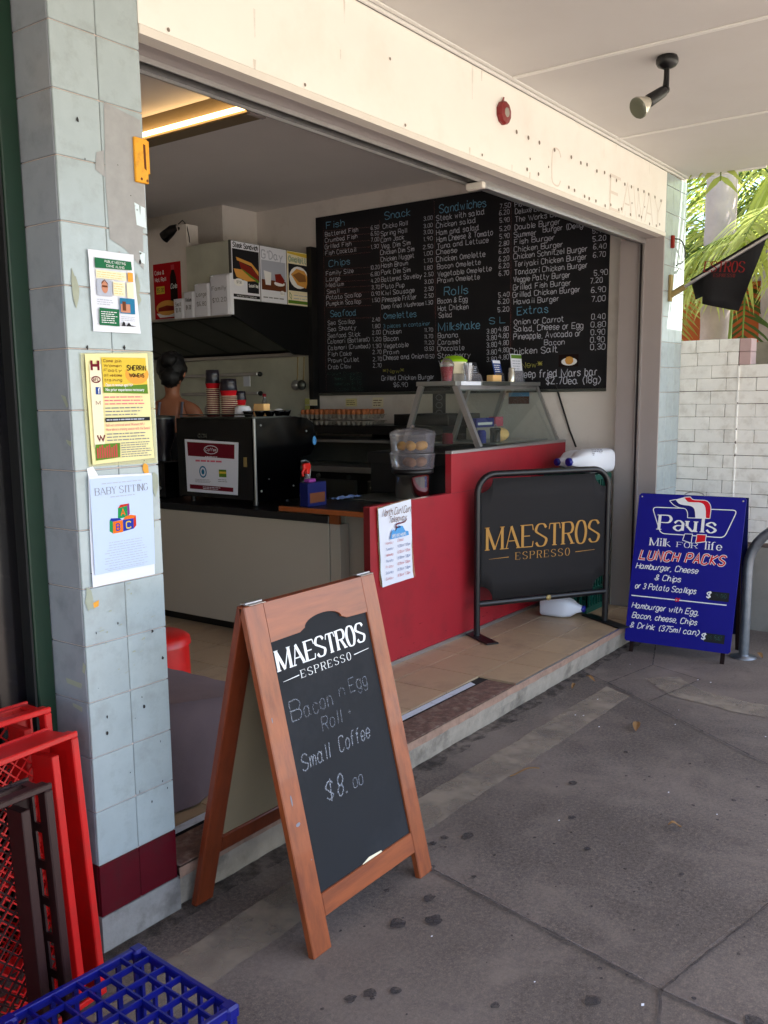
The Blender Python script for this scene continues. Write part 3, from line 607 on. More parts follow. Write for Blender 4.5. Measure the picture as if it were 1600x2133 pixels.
# ================================================================== objects
FX = lambda x, y, z: frame((x, y, z), (1, 0, 0), (0, 0, 1))          # faces the street (-y)
FY = lambda x, y, z: frame((x, y, z), (0, -1, 0), (0, 0, 1))         # faces -x, u runs towards the street
# ------------------------------------------------------------------ chalk A-board
af = empty('chalkboard_sign', (.645, -.27, 0), 'wooden A-frame chalkboard with white lettering and $8.00 breakfast offer standing on the footpath', 'sign')
def lean(y0, y1, zt): # maps local (u, v up the slope, n outwards)
    return (Vector((0, y0, 0)), Vector((0, y1-y0, zt)).normalized())
o, up = lean(-.528, -.292, 1.012); Lf = (Vector((0, -.292, 1.012))-o).length
Mf = frame(o, (1, 0, 0), up)
s = MB(Mf); T = .024
s.bev(.330, .412, 0, Lf, -T, 0, .003); s.build('leg', 'frame_wood', af)
s = MB(Mf); s.bev(.888, .962, 0, Lf, -T, 0, .003); s.build('leg', 'frame_wood', af)
s = MB(Mf); s.bev(.4125, .8875, .092, .160, -T+.002, -.001, .003); s.build('bottom_rail', 'frame_wood_rail', af)
# arched head rail
pts = [(.4125, Lf-.002), (.4125, .918)]; k = 14
arch0, arch1 = .555, .745
pts = [(.4125, .918), (.545, .921), (.562, .928)]
for i in range(k+1):
    t = i/k; a = math.pi*(1-t); pts.append((.661+.092*math.cos(a), .930+.030*math.sin(a)))
pts += [(.762, .928), (.778, .921), (.8875, .918), (.8875, Lf-.002), (.4125, Lf-.002)]
n = len(pts); vs = [(a, b, -.0015) for a, b in pts]+[(a, b, -T) for a, b in pts]
s = MB(Mf); s.add(vs, [tuple(range(n)), tuple(range(2*n-1, n-1, -1))]+[(i, (i+1) % n, (i+1) % n+n, i+n) for i in range(n)]); s.build('head_rail', 'frame_wood_rail', af)
s = MB(Mf); s.box(.405, .895, .14, .975, -.018, -.010); bd = s.build('chalk_panel', 'board_black', af)
s = MB(Mf); s.poly([(.62, .158), (.73, .158), (.725, .166), (.66, .170), (.625, .162)], -.0075); s.build('torn_strip', 'cream_print', af)
s = MB(Mf); stext(s, 'MAESTROS', .430, .828, .060, width=.425, w=.21, serif=True, n=-.0092); stext(s, 'ESPRESSO', .521, .785, .023, width=.245, w=.15, serif=True, n=-.0092, sp=3.2)
s.poly([(.437, .7935), (.511, .7975), (.511, .7945), (.44, .7925)], -.0092); s.poly([(.785, .797), (.866, .8), (.866, .7985), (.785, .794)], -.0092)
s.build('printed_lettering', 'white', bd)
s = MB(Mf); random.seed(4)
stext(s, 'B', .443, .672, .060, width=.045, w=.06, jit=.05, n=-.009); stext(s, 'acon', .500, .668, .048, width=.135, w=.06, jit=.07, n=-.009); stext(s, 'n', .675, .683, .038, width=.026, w=.06, n=-.009); stext(s, 'Egg', .730, .684, .044, width=.092, w=.07, jit=.06, n=-.009)
stext(s, 'Roll', .566, .606, .042, width=.096, w=.07, jit=.05, n=-.009, slant=.1); stext(s, '+', .700, .618, .018, width=.014, w=.12, n=-.009)
s.build('chalk_writing', 'chalk_faint', bd)
s = MB(Mf); stext(s, 'Small', .446, .519, .046, width=.130, w=.09, jit=.06, n=-.009, slant=.1); stext(s, 'Coffee', .625, .520, .046, width=.158, w=.09, jit=.06, n=-.009, slant=.1)
stext(s, '$', .524, .402, .052, width=.032, w=.09, jit=.05, n=-.009, slant=.15); stext(s, '8.', .578, .395, .062, width=.045, w=.085, jit=0, n=-.009, slant=.2); stext(s, '00', .656, .393, .030, width=.048, w=.08, jit=.05, n=-.009, slant=.1)
s.build('chalk_writing', 'chalk_mid', bd)
s = MB(Mf); R = random.Random(8)
for k in range(14):
    u, v = R.uniform(.45, .82), R.uniform(.25, .75); blob(s, u, v, R.uniform(.03, .09), R.uniform(.008, .02), 14, .25, -.0096+.00003*k)
pass
s = MB(Mf)
for (u, v, a, b) in ((.365, .46, .003, .016), (.372, .385, .010, .006), (.398, .27, .002, .002), (.352, .70, .002, .008)): blob(s, u, v, a, b, 7, .3, .0006)
s.build('paint_chips', 'grey_ink', af)
# rear leaf
o2, up2 = lean(-.012, -.262, 1.012); Lr = (Vector((0, -.262, 1.012))-o2).length; Mr = frame(o2, (1, 0, 0), up2)   # normal points inwards/down
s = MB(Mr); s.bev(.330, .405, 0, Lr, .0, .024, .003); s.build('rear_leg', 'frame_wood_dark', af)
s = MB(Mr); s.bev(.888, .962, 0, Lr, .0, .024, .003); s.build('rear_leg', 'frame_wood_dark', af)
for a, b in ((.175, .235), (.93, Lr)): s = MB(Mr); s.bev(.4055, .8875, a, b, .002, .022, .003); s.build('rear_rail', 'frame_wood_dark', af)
s = MB(Mr); s.box(.40, .895, .22, .95, .008, .014); s.build('rear_panel', 'hardboard', af)
for x0 in (.345, .880):
    s = MB(); s.bev(x0, x0+.07, -.300, -.262, 1.0125, 1.0155, .001)
    for q in (0.012, .035, .058): s.disc(x0+q, -.29, .003, .003, 8, 1.016)
    s.tube([(x0, -.281, 1.0165), (x0+.07, -.281, 1.0165)], .003, 8); s.build('hinge', 'alu', af)
# ------------------------------------------------------------------ barrier banner
A = Vector((3.245, .632, .15)); B = Vector((4.075, .118, .15)); dr = (B-A).normalized(); LB = (B-A).length
bn = empty('barrier_banner', tuple((A+B)/2), 'black tubular barrier with dark fabric banner lettered in gold on the tiled step', 'barrier')
Mb = frame(A, dr, (0, 0, 1)); r = .021; Hh = .985; cr = .115
path = [(r, 0, 0), (r, Hh-cr, 0)]+[(r+cr-cr*math.cos(a), Hh-cr+cr*math.sin(a), 0) for a in [math.pi/2*i/8 for i in range(1, 9)]]
path += [(LB-r-cr+cr*math.sin(a), Hh-cr+cr*math.cos(a), 0) for a in [math.pi/2*i/8 for i in range(0, 9)]]+[(LB-r, 0, 0)]
path = [(a, b+.008, c) for a, b, c in path]
MB(Mb).tube(path, .0195, 14).build('tube_frame', 'powder_black', bn)
MB(Mb).tube([(.03, .205, 0), (LB-.03, .205, 0)], .0195, 14).build('lower_rail', 'powder_black', bn)
for u in (r, LB-r):
    s = MB(Mb); s.bev(u-.04, u+.04, 0.002, .012, -.20, .20, .002); s.build('foot_plate', 'powder_black', bn)
# cloth with concave corner cut-outs
q = .085; x0, x1, y0, y1 = .040, LB-.040, .226, Hh-.018; vs = []; K = 44; NV = 6
us = sorted(set([x0+(x1-x0)*i/20 for i in range(21)]+[x0+q*math.sin(math.pi/2*i/8) for i in range(9)]+[x1-q*math.sin(math.pi/2*i/8) for i in range(9)]))
for u in us:
    dd_ = min(u-x0, x1-u); cut = math.sqrt(max(0, q*q-dd_*dd_)) if dd_ < q else 0
    for k in range(NV+1): vs.append((u, y0+cut+(y1-y0-2*cut)*k/NV, .003+.0025*math.sin(u*9+k*.8)))
s = MB(Mb); s.add(vs, [(i*(NV+1)+k, (i+1)*(NV+1)+k, (i+1)*(NV+1)+k+1, i*(NV+1)+k+1) for i in range(len(us)-1) for k in range(NV)], True)
cl = s.build('banner_cloth', 'sign_fabric', bn); _m = cl.modifiers.new('thick', 'SOLIDIFY'); _m.thickness = .002; _m.offset = -1
s = MB(Mb); stext(s, 'MAESTROS', .085, .535, .135, width=.80, w=.135, serif=True, n=.0072); stext(s, 'ESPRESSO', .285, .462, .044, width=.385, w=.12, serif=True, n=.0072, sp=3.2)
s.poly([(.095, .478), (.235, .484), (.235, .480), (.10, .477)], .0072); s.poly([(.715, .481), (.86, .485), (.86, .483), (.715, .477)], .0072)
s.build('gold_lettering', 'gold', cl)
s = MB(Mb); s.lathe([(.001, .006), (.014, .005), (.018, 0)], (LB*.53, .205, .0185), 14, 'z')
s.build('brass_stud', 'bracket_gold', bn)
# ------------------------------------------------------------------ blue A-board
bs = empty('blue_menu_sign', (4.08, -.36, 0), 'blue A-frame sign with white milk logo and lunch offers before the tiled pilaster', 'sign')
ob = Vector((3.985, -.033, .068)); tb = Vector((4.125, -.050, .99)); upb = (tb-ob).normalized(); Hb = (tb-ob).length
Wb = .635; Mp = frame(ob, Vector((0.06, -1, 0)).normalized(), upb)
s = MB(Mp)
P = [(.012, 0), (Wb-.012, 0), (Wb, .012), (Wb, Hb-.012), (Wb-.012, Hb), (.012, Hb), (0, Hb-.012), (0, .012)]; n = 8
s.add([(a, b, 0) for a, b in P]+[(a, b, -.012) for a, b in P], [tuple(range(n)), tuple(range(2*n-1, n-1, -1))]+[(i, (i+1) % n, (i+1) % n+n, i+n) for i in range(n)])
pan = s.build('front_panel', 'sign_blue', bs)
for a in (.03, Wb-.055): s = MB(Mp); s.bev(a, a+.025, -.072, Hb-.045, -.026, -.0125, .002); s.build('front_leg', 'dark_brown', bs)
s = MB(Mp); s.bev(.03, Wb-.03, Hb-.04, Hb-.012, -.026, -.0125, .002); s.build('top_batten', 'dark_brown', bs)
t2 = tb+Vector((.03, 0, 0)); o3 = Vector((4.36, -.02, .0)); Mq = frame(o3, Vector((0.06, -1, 0)).normalized(), (t2-o3).normalized()); Hq = (t2-o3).length
for a in (.03, Wb-.055): s = MB(Mq); s.bev(a, a+.025, 0, Hq-.005, -.014, .0, .002); s.build('rear_leg', 'dark_brown', bs)
s = MB(Mq); s.box(0, Wb, .10, Hq-.01, -.026, -.015); s.build('rear_panel', 'dark_blue', bs)
s = MB(Mp); s.tube([(.27+.06*(1-math.cos(a)), Hb-.004+.028*math.sin(a), -.018) for a in [math.pi*i/12 for i in range(13)]], .0035, 8); s.build('carry_handle', 'steel', bs)
def ring(mb, P, w_, n): ribbon(mb, [Vector(p) for p in P]+[Vector(P[0])], lambda d: w_, n)
def rounded(P, r_=.02, k=4):
    out = []; n_ = len(P)
    for i, p in enumerate(P):
        p = Vector(p); a = Vector(P[i-1]); c = Vector(P[(i+1) % n_]); p0 = p+(a-p).normalized()*r_; p1 = p+(c-p).normalized()*r_
        for j in range(k+1):
            t = j/k; out.append(p0*(1-t)**2+p*2*t*(1-t)+p1*t*t)
    return out
kx = Wb/1000.; ky = Hb/1455.      # sign drawing units
def S2(x, y): return ((x)*kx, Hb-y*ky)
wl = MB(Mp); rl = MB(Mp); bl = MB(Mp); F0 = .0012
ring(wl, rounded([S2(140, 130), S2(930, 118), S2(840, 380), S2(245, 380)], .028), .0055, F0)
# waving ribbon of the logo (white ground, blue and red bands)
def wave(xs, w0, w1, mb, z, yo=0):
    pass
c1 = [S2(300, 60), S2(345, 100), S2(400, 122), S2(455, 130), S2(480, 165), S2(486, 214)]; c2 = [S2(358, 45), S2(392, 80), S2(440, 92), S2(505, 98), S2(545, 130), S2(562, 214)]
c3 = [S2(432, 20), S2(470, 62), S2(520, 66), S2(600, 68), S2(640, 112), S2(652, 211)]; c4 = [S2(490, 14), S2(520, 38), S2(580, 40), S2(650, 46), S2(690, 100), S2(692, 209)]
def between(mb, a, b, z):
    a = cat([Vector(p) for p in a], 3); b = cat([Vector(p) for p in b], 3); n_ = len(a)
    mb.add([(p.x, p.y, z) for p in a]+[(p.x, p.y, z) for p in b], [(i, i+1, n_+i+1, n_+i) for i in range(n_-1)])
between(bl, c1, c2, .0019); between(wl, c2, c3, .0018); between(rl, c3, c4, .0020)
for c in (c1, c2, c4): ribbon(wl, cat([Vector(p) for p in c], 3), lambda d: .0042, .0024)
ribbon(wl, cat([Vector(p) for p in c3], 3), lambda d: .0025, .0024)
for a, b in ((c1[0], c2[0]), (c3[0], c4[0]), (c1[-1], c4[-1])): ribbon(wl, [Vector(a), Vector(b)], lambda d: .0042, .0026)
for mbx, x0 in ((bl, 470), (rl, 590)):
    Q = [S2(x0+6, 368), S2(x0+78, 366), S2(x0+74, 452), S2(x0-8, 430)] if x0 == 470 else [S2(x0, 366), S2(x0+86, 364), S2(x0+82, 430), S2(x0-6, 448)]
    mbx.poly(list(reversed(Q)), .0021); ring(wl, Q, .0042, .0026)
stext(wl, 'Pauls', 225*kx, Hb-340*ky, .088, width=.335, w=.20, serif=True, thin=.32, n=.0030, sp=1.5)
stext(wl, 'Milk', 155*kx, Hb-500*ky, .046, width=.125, w=.17, serif=True, n=F0, sp=1.3); stext(wl, 'FOR', 415*kx, Hb-497*ky, .030, width=.118, w=.17, serif=True, n=F0); stext(wl, 'life', 668*kx, Hb-500*ky, .046, width=.098, w=.17, serif=True, n=F0, sp=1.3)
random.seed(12)
st0 = random.getstate()
stext(wl, 'LUNCH', 68*kx, Hb-640*ky, .056, width=.232, w=.28, slant=.22, n=F0, sp=2.0); stext(wl, 'PACKS', 505*kx, Hb-640*ky, .056, width=.225, w=.28, slant=.22, n=F0, sp=2.0)
stext(rl, 'LUNCH', 68*kx, Hb-640*ky, .056, width=.232, w=.15, slant=.22, n=.0022, sp=2.0); stext(rl, 'PACKS', 505*kx, Hb-640*ky, .056, width=.225, w=.15, slant=.22, n=.0022, sp=2.0)
for txt, x, y, wd in (('Hamburger, Cheese', 40, 735, 590), ('& Chips', 235, 832, 245), ('or 3 Potato Scallops', 52, 930, 580), ('Hamburger with Egg,', 40, 1125, 640), ('Bacon, cheese, Chips', 52, 1222, 620), ('& Drink (375ml can)', 40, 1318, 660)):
    stext(wl, txt, x*kx, Hb-y*ky, .034, width=wd*kx, w=.135, slant=.22, jit=.05, n=F0, sp=1.2)
wl.rect(25*kx, 925*kx, Hb-1010*ky, Hb-1000*ky, F0)
stext(rl, 'or', 455*kx, Hb-1018*ky, .028, width=.026, w=.2, n=.0022)
for y in (950, 1345):
    s = MB(Mp); s.rect(755*kx, 940*kx, Hb-(y+25)*ky, Hb-(y-60)*ky, .0008); s.build('price_patch', 'board_black', pan)
    stext(wl, '$', 735*kx if y < 1000 else 728*kx, Hb-y*ky, .033, width=.022, w=.2, slant=.2, n=.003)
wl.build('white_lettering', 'white', pan); rl.build('red_lettering', 'logo_red', pan); bl.build('logo_bands', 'logo_blue', pan)
s = MB(Mp); stext(s, '9.50', 820*kx, Hb-940*ky, .022, width=.06, w=.08, n=.0018, jit=.1); stext(s, '11.50', 790*kx, Hb-1340*ky, .026, width=.075, w=.09, n=.0018, jit=.1); s.build('chalk_prices', 'chalk_green', pan)
for u in (.018, Wb-.018):
    s = MB(Mp); s.lathe([(.006, 0), (.005, .002), (.001, .003)], (u, Hb-.02, .0), 10); s.build('rivet', 'steel', pan)
# ------------------------------------------------------------------ galvanised rail
s = MB(); pa = [(4.243, -.69, 0), (4.243, -.69, .56)]+[(4.243, -.69-.28*(1-math.cos(a)), .56+.28*math.sin(a)) for a in [math.pi/2*i/8 for i in range(1, 9)]]
pa += [(4.243, -1.25, .84)]+[(4.243, -1.25-.28*math.sin(a), .56+.28*math.cos(a)) for a in [math.pi/2*i/8 for i in range(1, 9)]]+[(4.243, -1.53, 0)]
rk = empty('bike_rail', (4.243, -1.1, 0), 'bent galvanised steel bike rail set in the footpath in front of the brick wall', 'bike rail')
s.tube(pa, .030, 16); s.build('hoop', 'galv', rk)
for y in (-.69, -1.53):
    s = MB(); s.lathe([(.075, .001), (.075, .008), (.033, .012), (.031, .02)], (4.243, y, 0), 18); s.build('base_collar', 'galv', rk)
# ------------------------------------------------------------------ lamp and siren on the awning / fascia
lp = empty('spotlight', (2.576, -.677, 3.0), 'black adjustable spotlight with silver bulb fixed under the white awning', 'spotlight')
MB().lathe([(.040, 3.011), (.046, 3.0), (.046, 2.985), (.038, 2.972), (.016, 2.962)], (2.576, -.677, 0), 24).build('base_plate', 'black_metal', lp)
j0 = Vector((2.565, -.678, 2.875)); MB().tube([(2.576, -.677, 2.965), (2.572, -.678, 2.92), tuple(j0)], [.011, .012, .014], 12).ell(tuple(j0), (.018, .018, .018), 12, 8).build('swivel_arm', 'black_metal', lp)
dn = (Vector((2.435, -.610, 2.785))-j0).normalized(); h0 = j0+dn*.005
MB().tube([h0, h0+dn*.012, h0+dn*.098, h0+dn*.106], [.017, .023, .027, .025], 16).build('lamp_holder', 'black_metal', lp)
h1 = h0+dn*.106; MB().tube([h1, h1+dn*.012, h1+dn*.055, h1+dn*.062], [.022, .028, .045, .044], 24).build('bulb', 'bulb_silver', lp)
MB().tube([h1+dn*.0615, h1+dn*.068], [.045, .040], 24).build('bulb_lens', 'glass', lp)
sr = empty('alarm_disc', (2.376, -.03, 2.80), 'round red alarm with pale centre screwed to the cream fascia', 'alarm')
s = MB(); s.lathe([(.050, 0), (.052, -.012), (.046, -.024), (.024, -.028)], (2.376, -.0005, 2.862), 10, 'y', smooth=False); s.add([(2.365, -.002, 2.905), (2.385, -.002, 2.905), (2.385, -.010, 2.93), (2.372, -.010, 2.93)], [(0, 1, 2, 3)]); s.build('red_ring', 'red_plastic', sr)
MB().lathe([(.022, -.0265), (.020, -.030), (.001, -.031)], (2.376, 0, 2.862), 16, 'y').build('pale_centre', 'tray_grey', sr)
# ------------------------------------------------------------------ yellow latch plate on the pillar
lt = empty('yellow_latch', (.285, -.01, 2.21), 'worn yellow steel latch plate at the top edge of the tiled pillar', 'latch')
s = MB(); s.bev(.249, .2945, -.012, -.0025, 2.205, 2.325, .002); s.build('plate', 'yellow_plastic', lt)
s = MB(); s.bev(.2915, .301, -.012, .05, 2.232, 2.322, .002); s.build('flange', 'yellow_plastic', lt)
s = MB(FX(0, -.0125, 0)); s.disc(.268, 2.215, .004, .004); s.disc(.288, 2.213, .004, .004); s.poly([(.278, 2.31), (.286, 2.308), (.287, 2.24), (.279, 2.245)]); s.build('bolt_heads', 'brown_print', lt)
# ------------------------------------------------------------------ notices on the pillar
def sheet(Fm, P, z=.0, curl=.004, name='sheet', m='paper', parent=None, nx=6, ny=8, seed=0):
    """slightly wavy sheet of paper from four corners TL TR BR BL"""
    R = random.Random(seed); tl, tr_, br_, bl_ = [Vector(p) for p in P]; vs = []
    for j in range(ny+1):
        for i in range(nx+1):
            u, v = i/nx, j/ny; p = tl.lerp(tr_, u).lerp(bl_.lerp(br_, u), v); e = (abs(u-.5)*2)**4+(abs(v-.5)*2)**4
            vs.append((p.x, p.y, z+curl*(.5*math.sin(u*5+seed)*math.sin(v*4+seed)*.3)+curl*.5*e*R.uniform(.2, 1)))
    mb = MB(Fm); mb.add(vs, [(j*(nx+1)+i, (j+1)*(nx+1)+i, (j+1)*(nx+1)+i+1, j*(nx+1)+i+1) for j in range(ny) for i in range(nx)], True)
    o_ = mb.build(name, m, parent)
    return o_
FP = FX(0, -.0035, 0)
nt1 = empty('council_notice', (.155, -.006, 1.79), 'white printed flyer with green panels and small portrait, topmost on the tiled pillar', 'notice')
sheet(FP, [(.075, 2.004), (.228, 2.006), (.240, 1.790), (.080, 1.789)], .002, .006, parent=nt1, seed=1)
def printed(pairs, name='print', parent=None, F=FP):
    for m, fn in pairs:
        mb = MB(F); fn(mb); mb.build(name, m, parent)
Z1 = .0085
printed([('flyer_green', lambda m: (m.poly([(.093, 1.957), (.218, 1.962), (.216, 1.985), (.093, 1.984)], Z1), m.poly([(.098, 1.807), (.165, 1.806), (.166, 1.852), (.1, 1.853)], Z1))),
         ('cream_print', lambda m: (m.rect(.095, .196, 1.931, 1.953, Z1), m.rect(.150, .190, 1.889, 1.926, Z1), m.rect(.197, .220, 1.886, 1.927, Z1))),
         ('orange', lambda m: m.rect(.202, .220, 1.930, 1.955, Z1)),
         ('light_ink', lambda m: m.rect(.096, .145, 1.885, 1.928, Z1)),
         ('skin_print', lambda m: (m.disc(.121, 1.908, .011, .016, 12, Z1+.0004), m.rect(.172, .205, 1.845, 1.868, Z1))),
         ('brown_print', lambda m: (m.poly([(.110, 1.915), (.121, 1.926), (.133, 1.914), (.131, 1.920), (.121, 1.929), (.111, 1.921)][::-1], Z1+.0006), m.rect(.112, .130, 1.908, 1.913, Z1+.0008), m.rect(.178, .19, 1.85, 1.875, Z1+.0006))),
         ('teal_ink', lambda m: m.rect(.170, .222, 1.842, 1.884, Z1-.0003)),
         ('white', lambda m: (stext(m, 'PUBLIC MEETING', .125, 1.974, .006, width=.07, w=.14, n=Z1+.001), stext(m, 'COME ALONG', .130, 1.963, .006, width=.06, w=.14, n=Z1+.001), greek(m, .104, .160, 1.812, 1.846, 6, Z1+.001, .35, 4))),
         ('orange_pale', lambda m: (greek(m, .098, .194, 1.933, 1.951, 3, Z1+.0006, .3, 5), greek(m, .152, .188, 1.892, 1.924, 5, Z1+.0006, .35, 6))),
         ('light_ink', lambda m: (greek(m, .094, .148, 1.860, 1.878, 3, Z1, .3, 7), greek(m, .172, .224, 1.822, 1.836, 3, Z1, .3, 8))),
         ('ink', lambda m: (m.poly([(.172, 1.808), (.186, 1.808), (.184, 1.818), (.178, 1.820)], Z1), m.poly([(.188, 1.808), (.226, 1.808), (.205, 1.811), (.198, 1.819)], Z1)))], parent=nt1)
# yellow football poster
nt2 = empty('football_poster', (.155, -.006, 1.43), 'yellow football recruitment poster taped to the middle of the tiled pillar', 'poster')
sheet(FP, [(.034, 1.730), (.283, 1.742), (.283, 1.420), (.040, 1.425)], .0012, .002, name='tape_border', m='tape', parent=nt2, seed=2)
sheet(FP, [(.046, 1.728), (.262, 1.736), (.268, 1.436), (.050, 1.430)], .003, .004, m='yellow_paper', parent=nt2, seed=3); Z2 = .0072
printed([('cream_print', lambda m: m.poly([(.057, 1.700), (.096, 1.702), (.094, 1.480), (.06, 1.478)][::-1], Z2)),
         ('yellow', lambda m: m.poly([(.100, 1.625), (.255, 1.622), (.252, 1.722), (.098, 1.720)], Z2)),
         ('salad_green', lambda m: m.poly([(.100, 1.6245), (.255, 1.6215), (.254, 1.648), (.1, 1.640)], Z2+.0003)),
         ('orange', lambda m: m.disc(.218, 1.676, .042, .028, 18, Z2+.0006)),
         ('yellow', lambda m: m.disc(.218, 1.690, .036, .016, 18, Z2+.0009)),
         ('dark_brown', lambda m: (stext(m, 'SHERRIN', .183, 1.687, .013, width=.066, w=.2, n=Z2+.0016, slant=.1), stext(m, 'WOMENS', .190, 1.668, .010, width=.052, w=.22, n=Z2+.0016))),
         ('brown_print', lambda m: [stext(m, q, .103, 1.708-.013*i, .007, width=.060, w=.16, n=Z2+.0012, slant=.2) for i, q in enumerate(('Come join', 'Women', 'Footy', 'all welcome', 'training'))]),
         ('white', lambda m: (btext(m, 'Open to women aged 16+', .106, 1.642, .0085, width=.095, n=Z2+.0014, bold=.01), btext(m, 'No prior experience necessary', .106, 1.629, .0085, width=.135, n=Z2+.0014, bold=.01))),
         ('maroon', lambda m: (stext(m, 'H', .064, 1.685, .026, width=.022, w=.28, n=Z2+.001), ring(m, [(.076+.014*math.cos(a*.5236), 1.660+.008*math.sin(a*.5236)) for a in range(12)], .003, Z2+.001), stext(m, 'AFL', .066, 1.656, .008, width=.020, w=.2, n=Z2+.0012), stext(m, 'M', .072, 1.592, .010, width=.014, w=.14, n=Z2+.001), stext(m, 'W', .070, 1.494, .015, width=.025, w=.3, n=Z2+.001))),
         ('blue_ink', lambda m: m.rect(.073, .089, 1.620, 1.640, Z2+.001)), ('white', lambda m: stext(m, 'f', .080, 1.622, .015, width=.006, w=.2, n=Z2+.002)),
         ('ink', lambda m: m.poly([(.101, 1.544), (.258, 1.545), (.258, 1.555), (.101, 1.556)], Z2)),
         ('light_ink', lambda m: greek(m, .104, .255, 1.5465, 1.5535, 1, Z2+.0006, .5, 9)),
         ('pink_ink', lambda m: (greek(m, .102, .255, 1.590, 1.618, 3, Z2, .3, 10), btext(m, 'Still not convinced about Womens AFL?', .102, 1.532, .0075, width=.135, n=Z2, bold=.008), btext(m, 'How about a training session with the Swans?', .102, 1.520, .0075, width=.155, n=Z2, bold=.008))),
         ('grey_ink', lambda m: (greek(m, .102, .250, 1.560, 1.588, 3, Z2, .3, 11), greek(m, .103, .258, 1.490, 1.516, 3, Z2, .3, 12), greek(m, .150, .262, 1.443, 1.488, 7, Z2, .32, 13))),
         ('salad_green', lambda m: m.poly([(.062, 1.440), (.144, 1.445), (.146, 1.485), (.062, 1.484)], Z2+.0004)),
         ('red_ink', lambda m: [m.rect(.066+.008*i, .071+.008*i, 1.446, 1.474+.004*(i % 3), Z2+.0008) for i in range(9)])], parent=nt2)
# babysitting notice
nt3 = empty('babysitting_notice', (.145, -.006, 1.09), 'pale blue BABY SITTING notice with alphabet blocks, lowest on the tiled pillar', 'notice')
sheet(FP, [(.034, 1.400), (.257, 1.392), (.252, 1.092), (.028, 1.090)], .002, .006, m='paper', parent=nt3, seed=5)
mat('pale_blue', (.74, .80, .90), .8); Z3 = .0085
printed([('pale_blue', lambda m: m.poly([(.036, 1.124), (.251, 1.124), (.255, 1.386), (.036, 1.391)], Z3-.0006)),
         ('grey_ink', lambda m: (stext(m, 'BABY', .052, 1.345, .019, width=.070, w=.13, serif=True, n=Z3), stext(m, 'SITTING', .135, 1.345, .019, width=.100, w=.13, serif=True, n=Z3))),
         ('light_ink', lambda m: (greek(m, .055, .235, 1.372, 1.379, 1, Z3, .35, 20, 'c'), greek(m, .10, .19, 1.333, 1.340, 1, Z3, .35, 21, 'c'), greek(m, .07, .225, 1.132, 1.212, 11, Z3, .25, 22, 'c'), greek(m, .06, .23, 1.128, 1.133, 1, Z3, .3, 23, 'c'))),
         ('block_green', lambda m: (m.poly([(.124, 1.271), (.158, 1.275), (.158, 1.306), (.126, 1.302)], Z3), m.poly([(.093, 1.240), (.104, 1.233), (.106, 1.266), (.095, 1.271)], Z3))),
         ('block_red', lambda m: (m.poly([(.126, 1.302), (.158, 1.306), (.166, 1.312), (.135, 1.311)], Z3+.0003), m.poly([(.178, 1.238), (.188, 1.246), (.188, 1.274), (.179, 1.268)], Z3))),
         ('purple', lambda m: m.poly([(.158, 1.275), (.166, 1.282), (.166, 1.312), (.158, 1.306)], Z3+.0005)),
         ('block_blue', lambda m: (m.poly([(.095, 1.271), (.106, 1.266), (.137, 1.268), (.128, 1.274), (.10, 1.276)][::-1], Z3+.0004), m.poly([(.140, 1.234), (.178, 1.238), (.179, 1.268), (.141, 1.267)], Z3+.0002))),
         ('block_orange', lambda m: (m.poly([(.104, 1.232), (.139, 1.233), (.140, 1.267), (.106, 1.266)], Z3+.0006), m.poly([(.141, 1.2675), (.179, 1.268), (.188, 1.275), (.168, 1.279), (.150, 1.276)], Z3+.0007))),
         ('block_orange', lambda m: stext(m, 'A', .135, 1.280, .018, width=.014, w=.18, n=Z3+.001)), ('block_blue', lambda m: stext(m, 'B', .116, 1.240, .018, width=.012, w=.18, n=Z3+.001)), ('yellow', lambda m: stext(m, 'C', .152, 1.242, .018, width=.016, w=.2, n=Z3+.001))], parent=nt3)
# ------------------------------------------------------------------ red counter
rc = empty('red_counter', (3.4, .70, .15), 'red laminate serving counter with a step in height along the shop front', 'counter')
s = MB(); P = [(2.287, .172), (4.66, .172), (4.66, 1.272), (3.095, 1.272), (3.095, 1.043), (2.287, 1.043)]
s.add([(a, .700, b) for a, b in P]+[(a, .742, b) for a, b in P], [(0, 1, 2, 3, 4, 5), (11, 10, 9, 8, 7, 6)]+[(i, i+6, (i+1) % 6+6, (i+1) % 6) for i in range(6)])
s.build('front_panel', 'red_laminate', rc, bevel=.0015)
s = MB(); s.box(2.2865, 2.2875, .7005, .7415, .18, 1.04); s.build('end_edge', 'red_edge', rc)
s = MB(); s.bev(3.097, 4.66, .697, .745, 1.2725, 1.290, .001); s.build('top_trim', 'alu', rc)
s = MB(); s.bev(2.287, 4.66, .694, .7, .151, .172, .001); s.build('kick_strip', 'alu', rc)
s = MB(); s.box(3.10, 4.66, .6990, .6998, 1.040, 1.043); s.build('panel_seam', 'red_edge', rc)
s = MB(); s.bev(2.30, 3.11, .7425, 1.30, .985, 1.012, .002); s.build('bench_top', 'bench_black', rc)
s = MB(); s.bev(2.288, 2.30, .7425, 1.335, .985, 1.012, .002); s.build('timber_edge', 'wood_edge', rc)
s = MB(); s.bev(3.11, 4.66, .7425, 1.32, 1.20, 1.272, .002); s.box(3.115, 4.66, .743, 1.30, .15, 1.20); s.build('counter_body', 'black_metal', rc)
s = MB(); s.box(2.60, 3.11, .90, 1.30, .15, .984); s.build('under_cabinet', 'cream_laminate', rc)
s = MB(); s.tube([(2.74, .80, 1.018), (3.10, .80, 1.018)], .004, 8); s.bev(2.72, 3.10, .79, 1.25, 1.0125, 1.020, .002); s.build('steel_tray', 'steel_dark', rc)
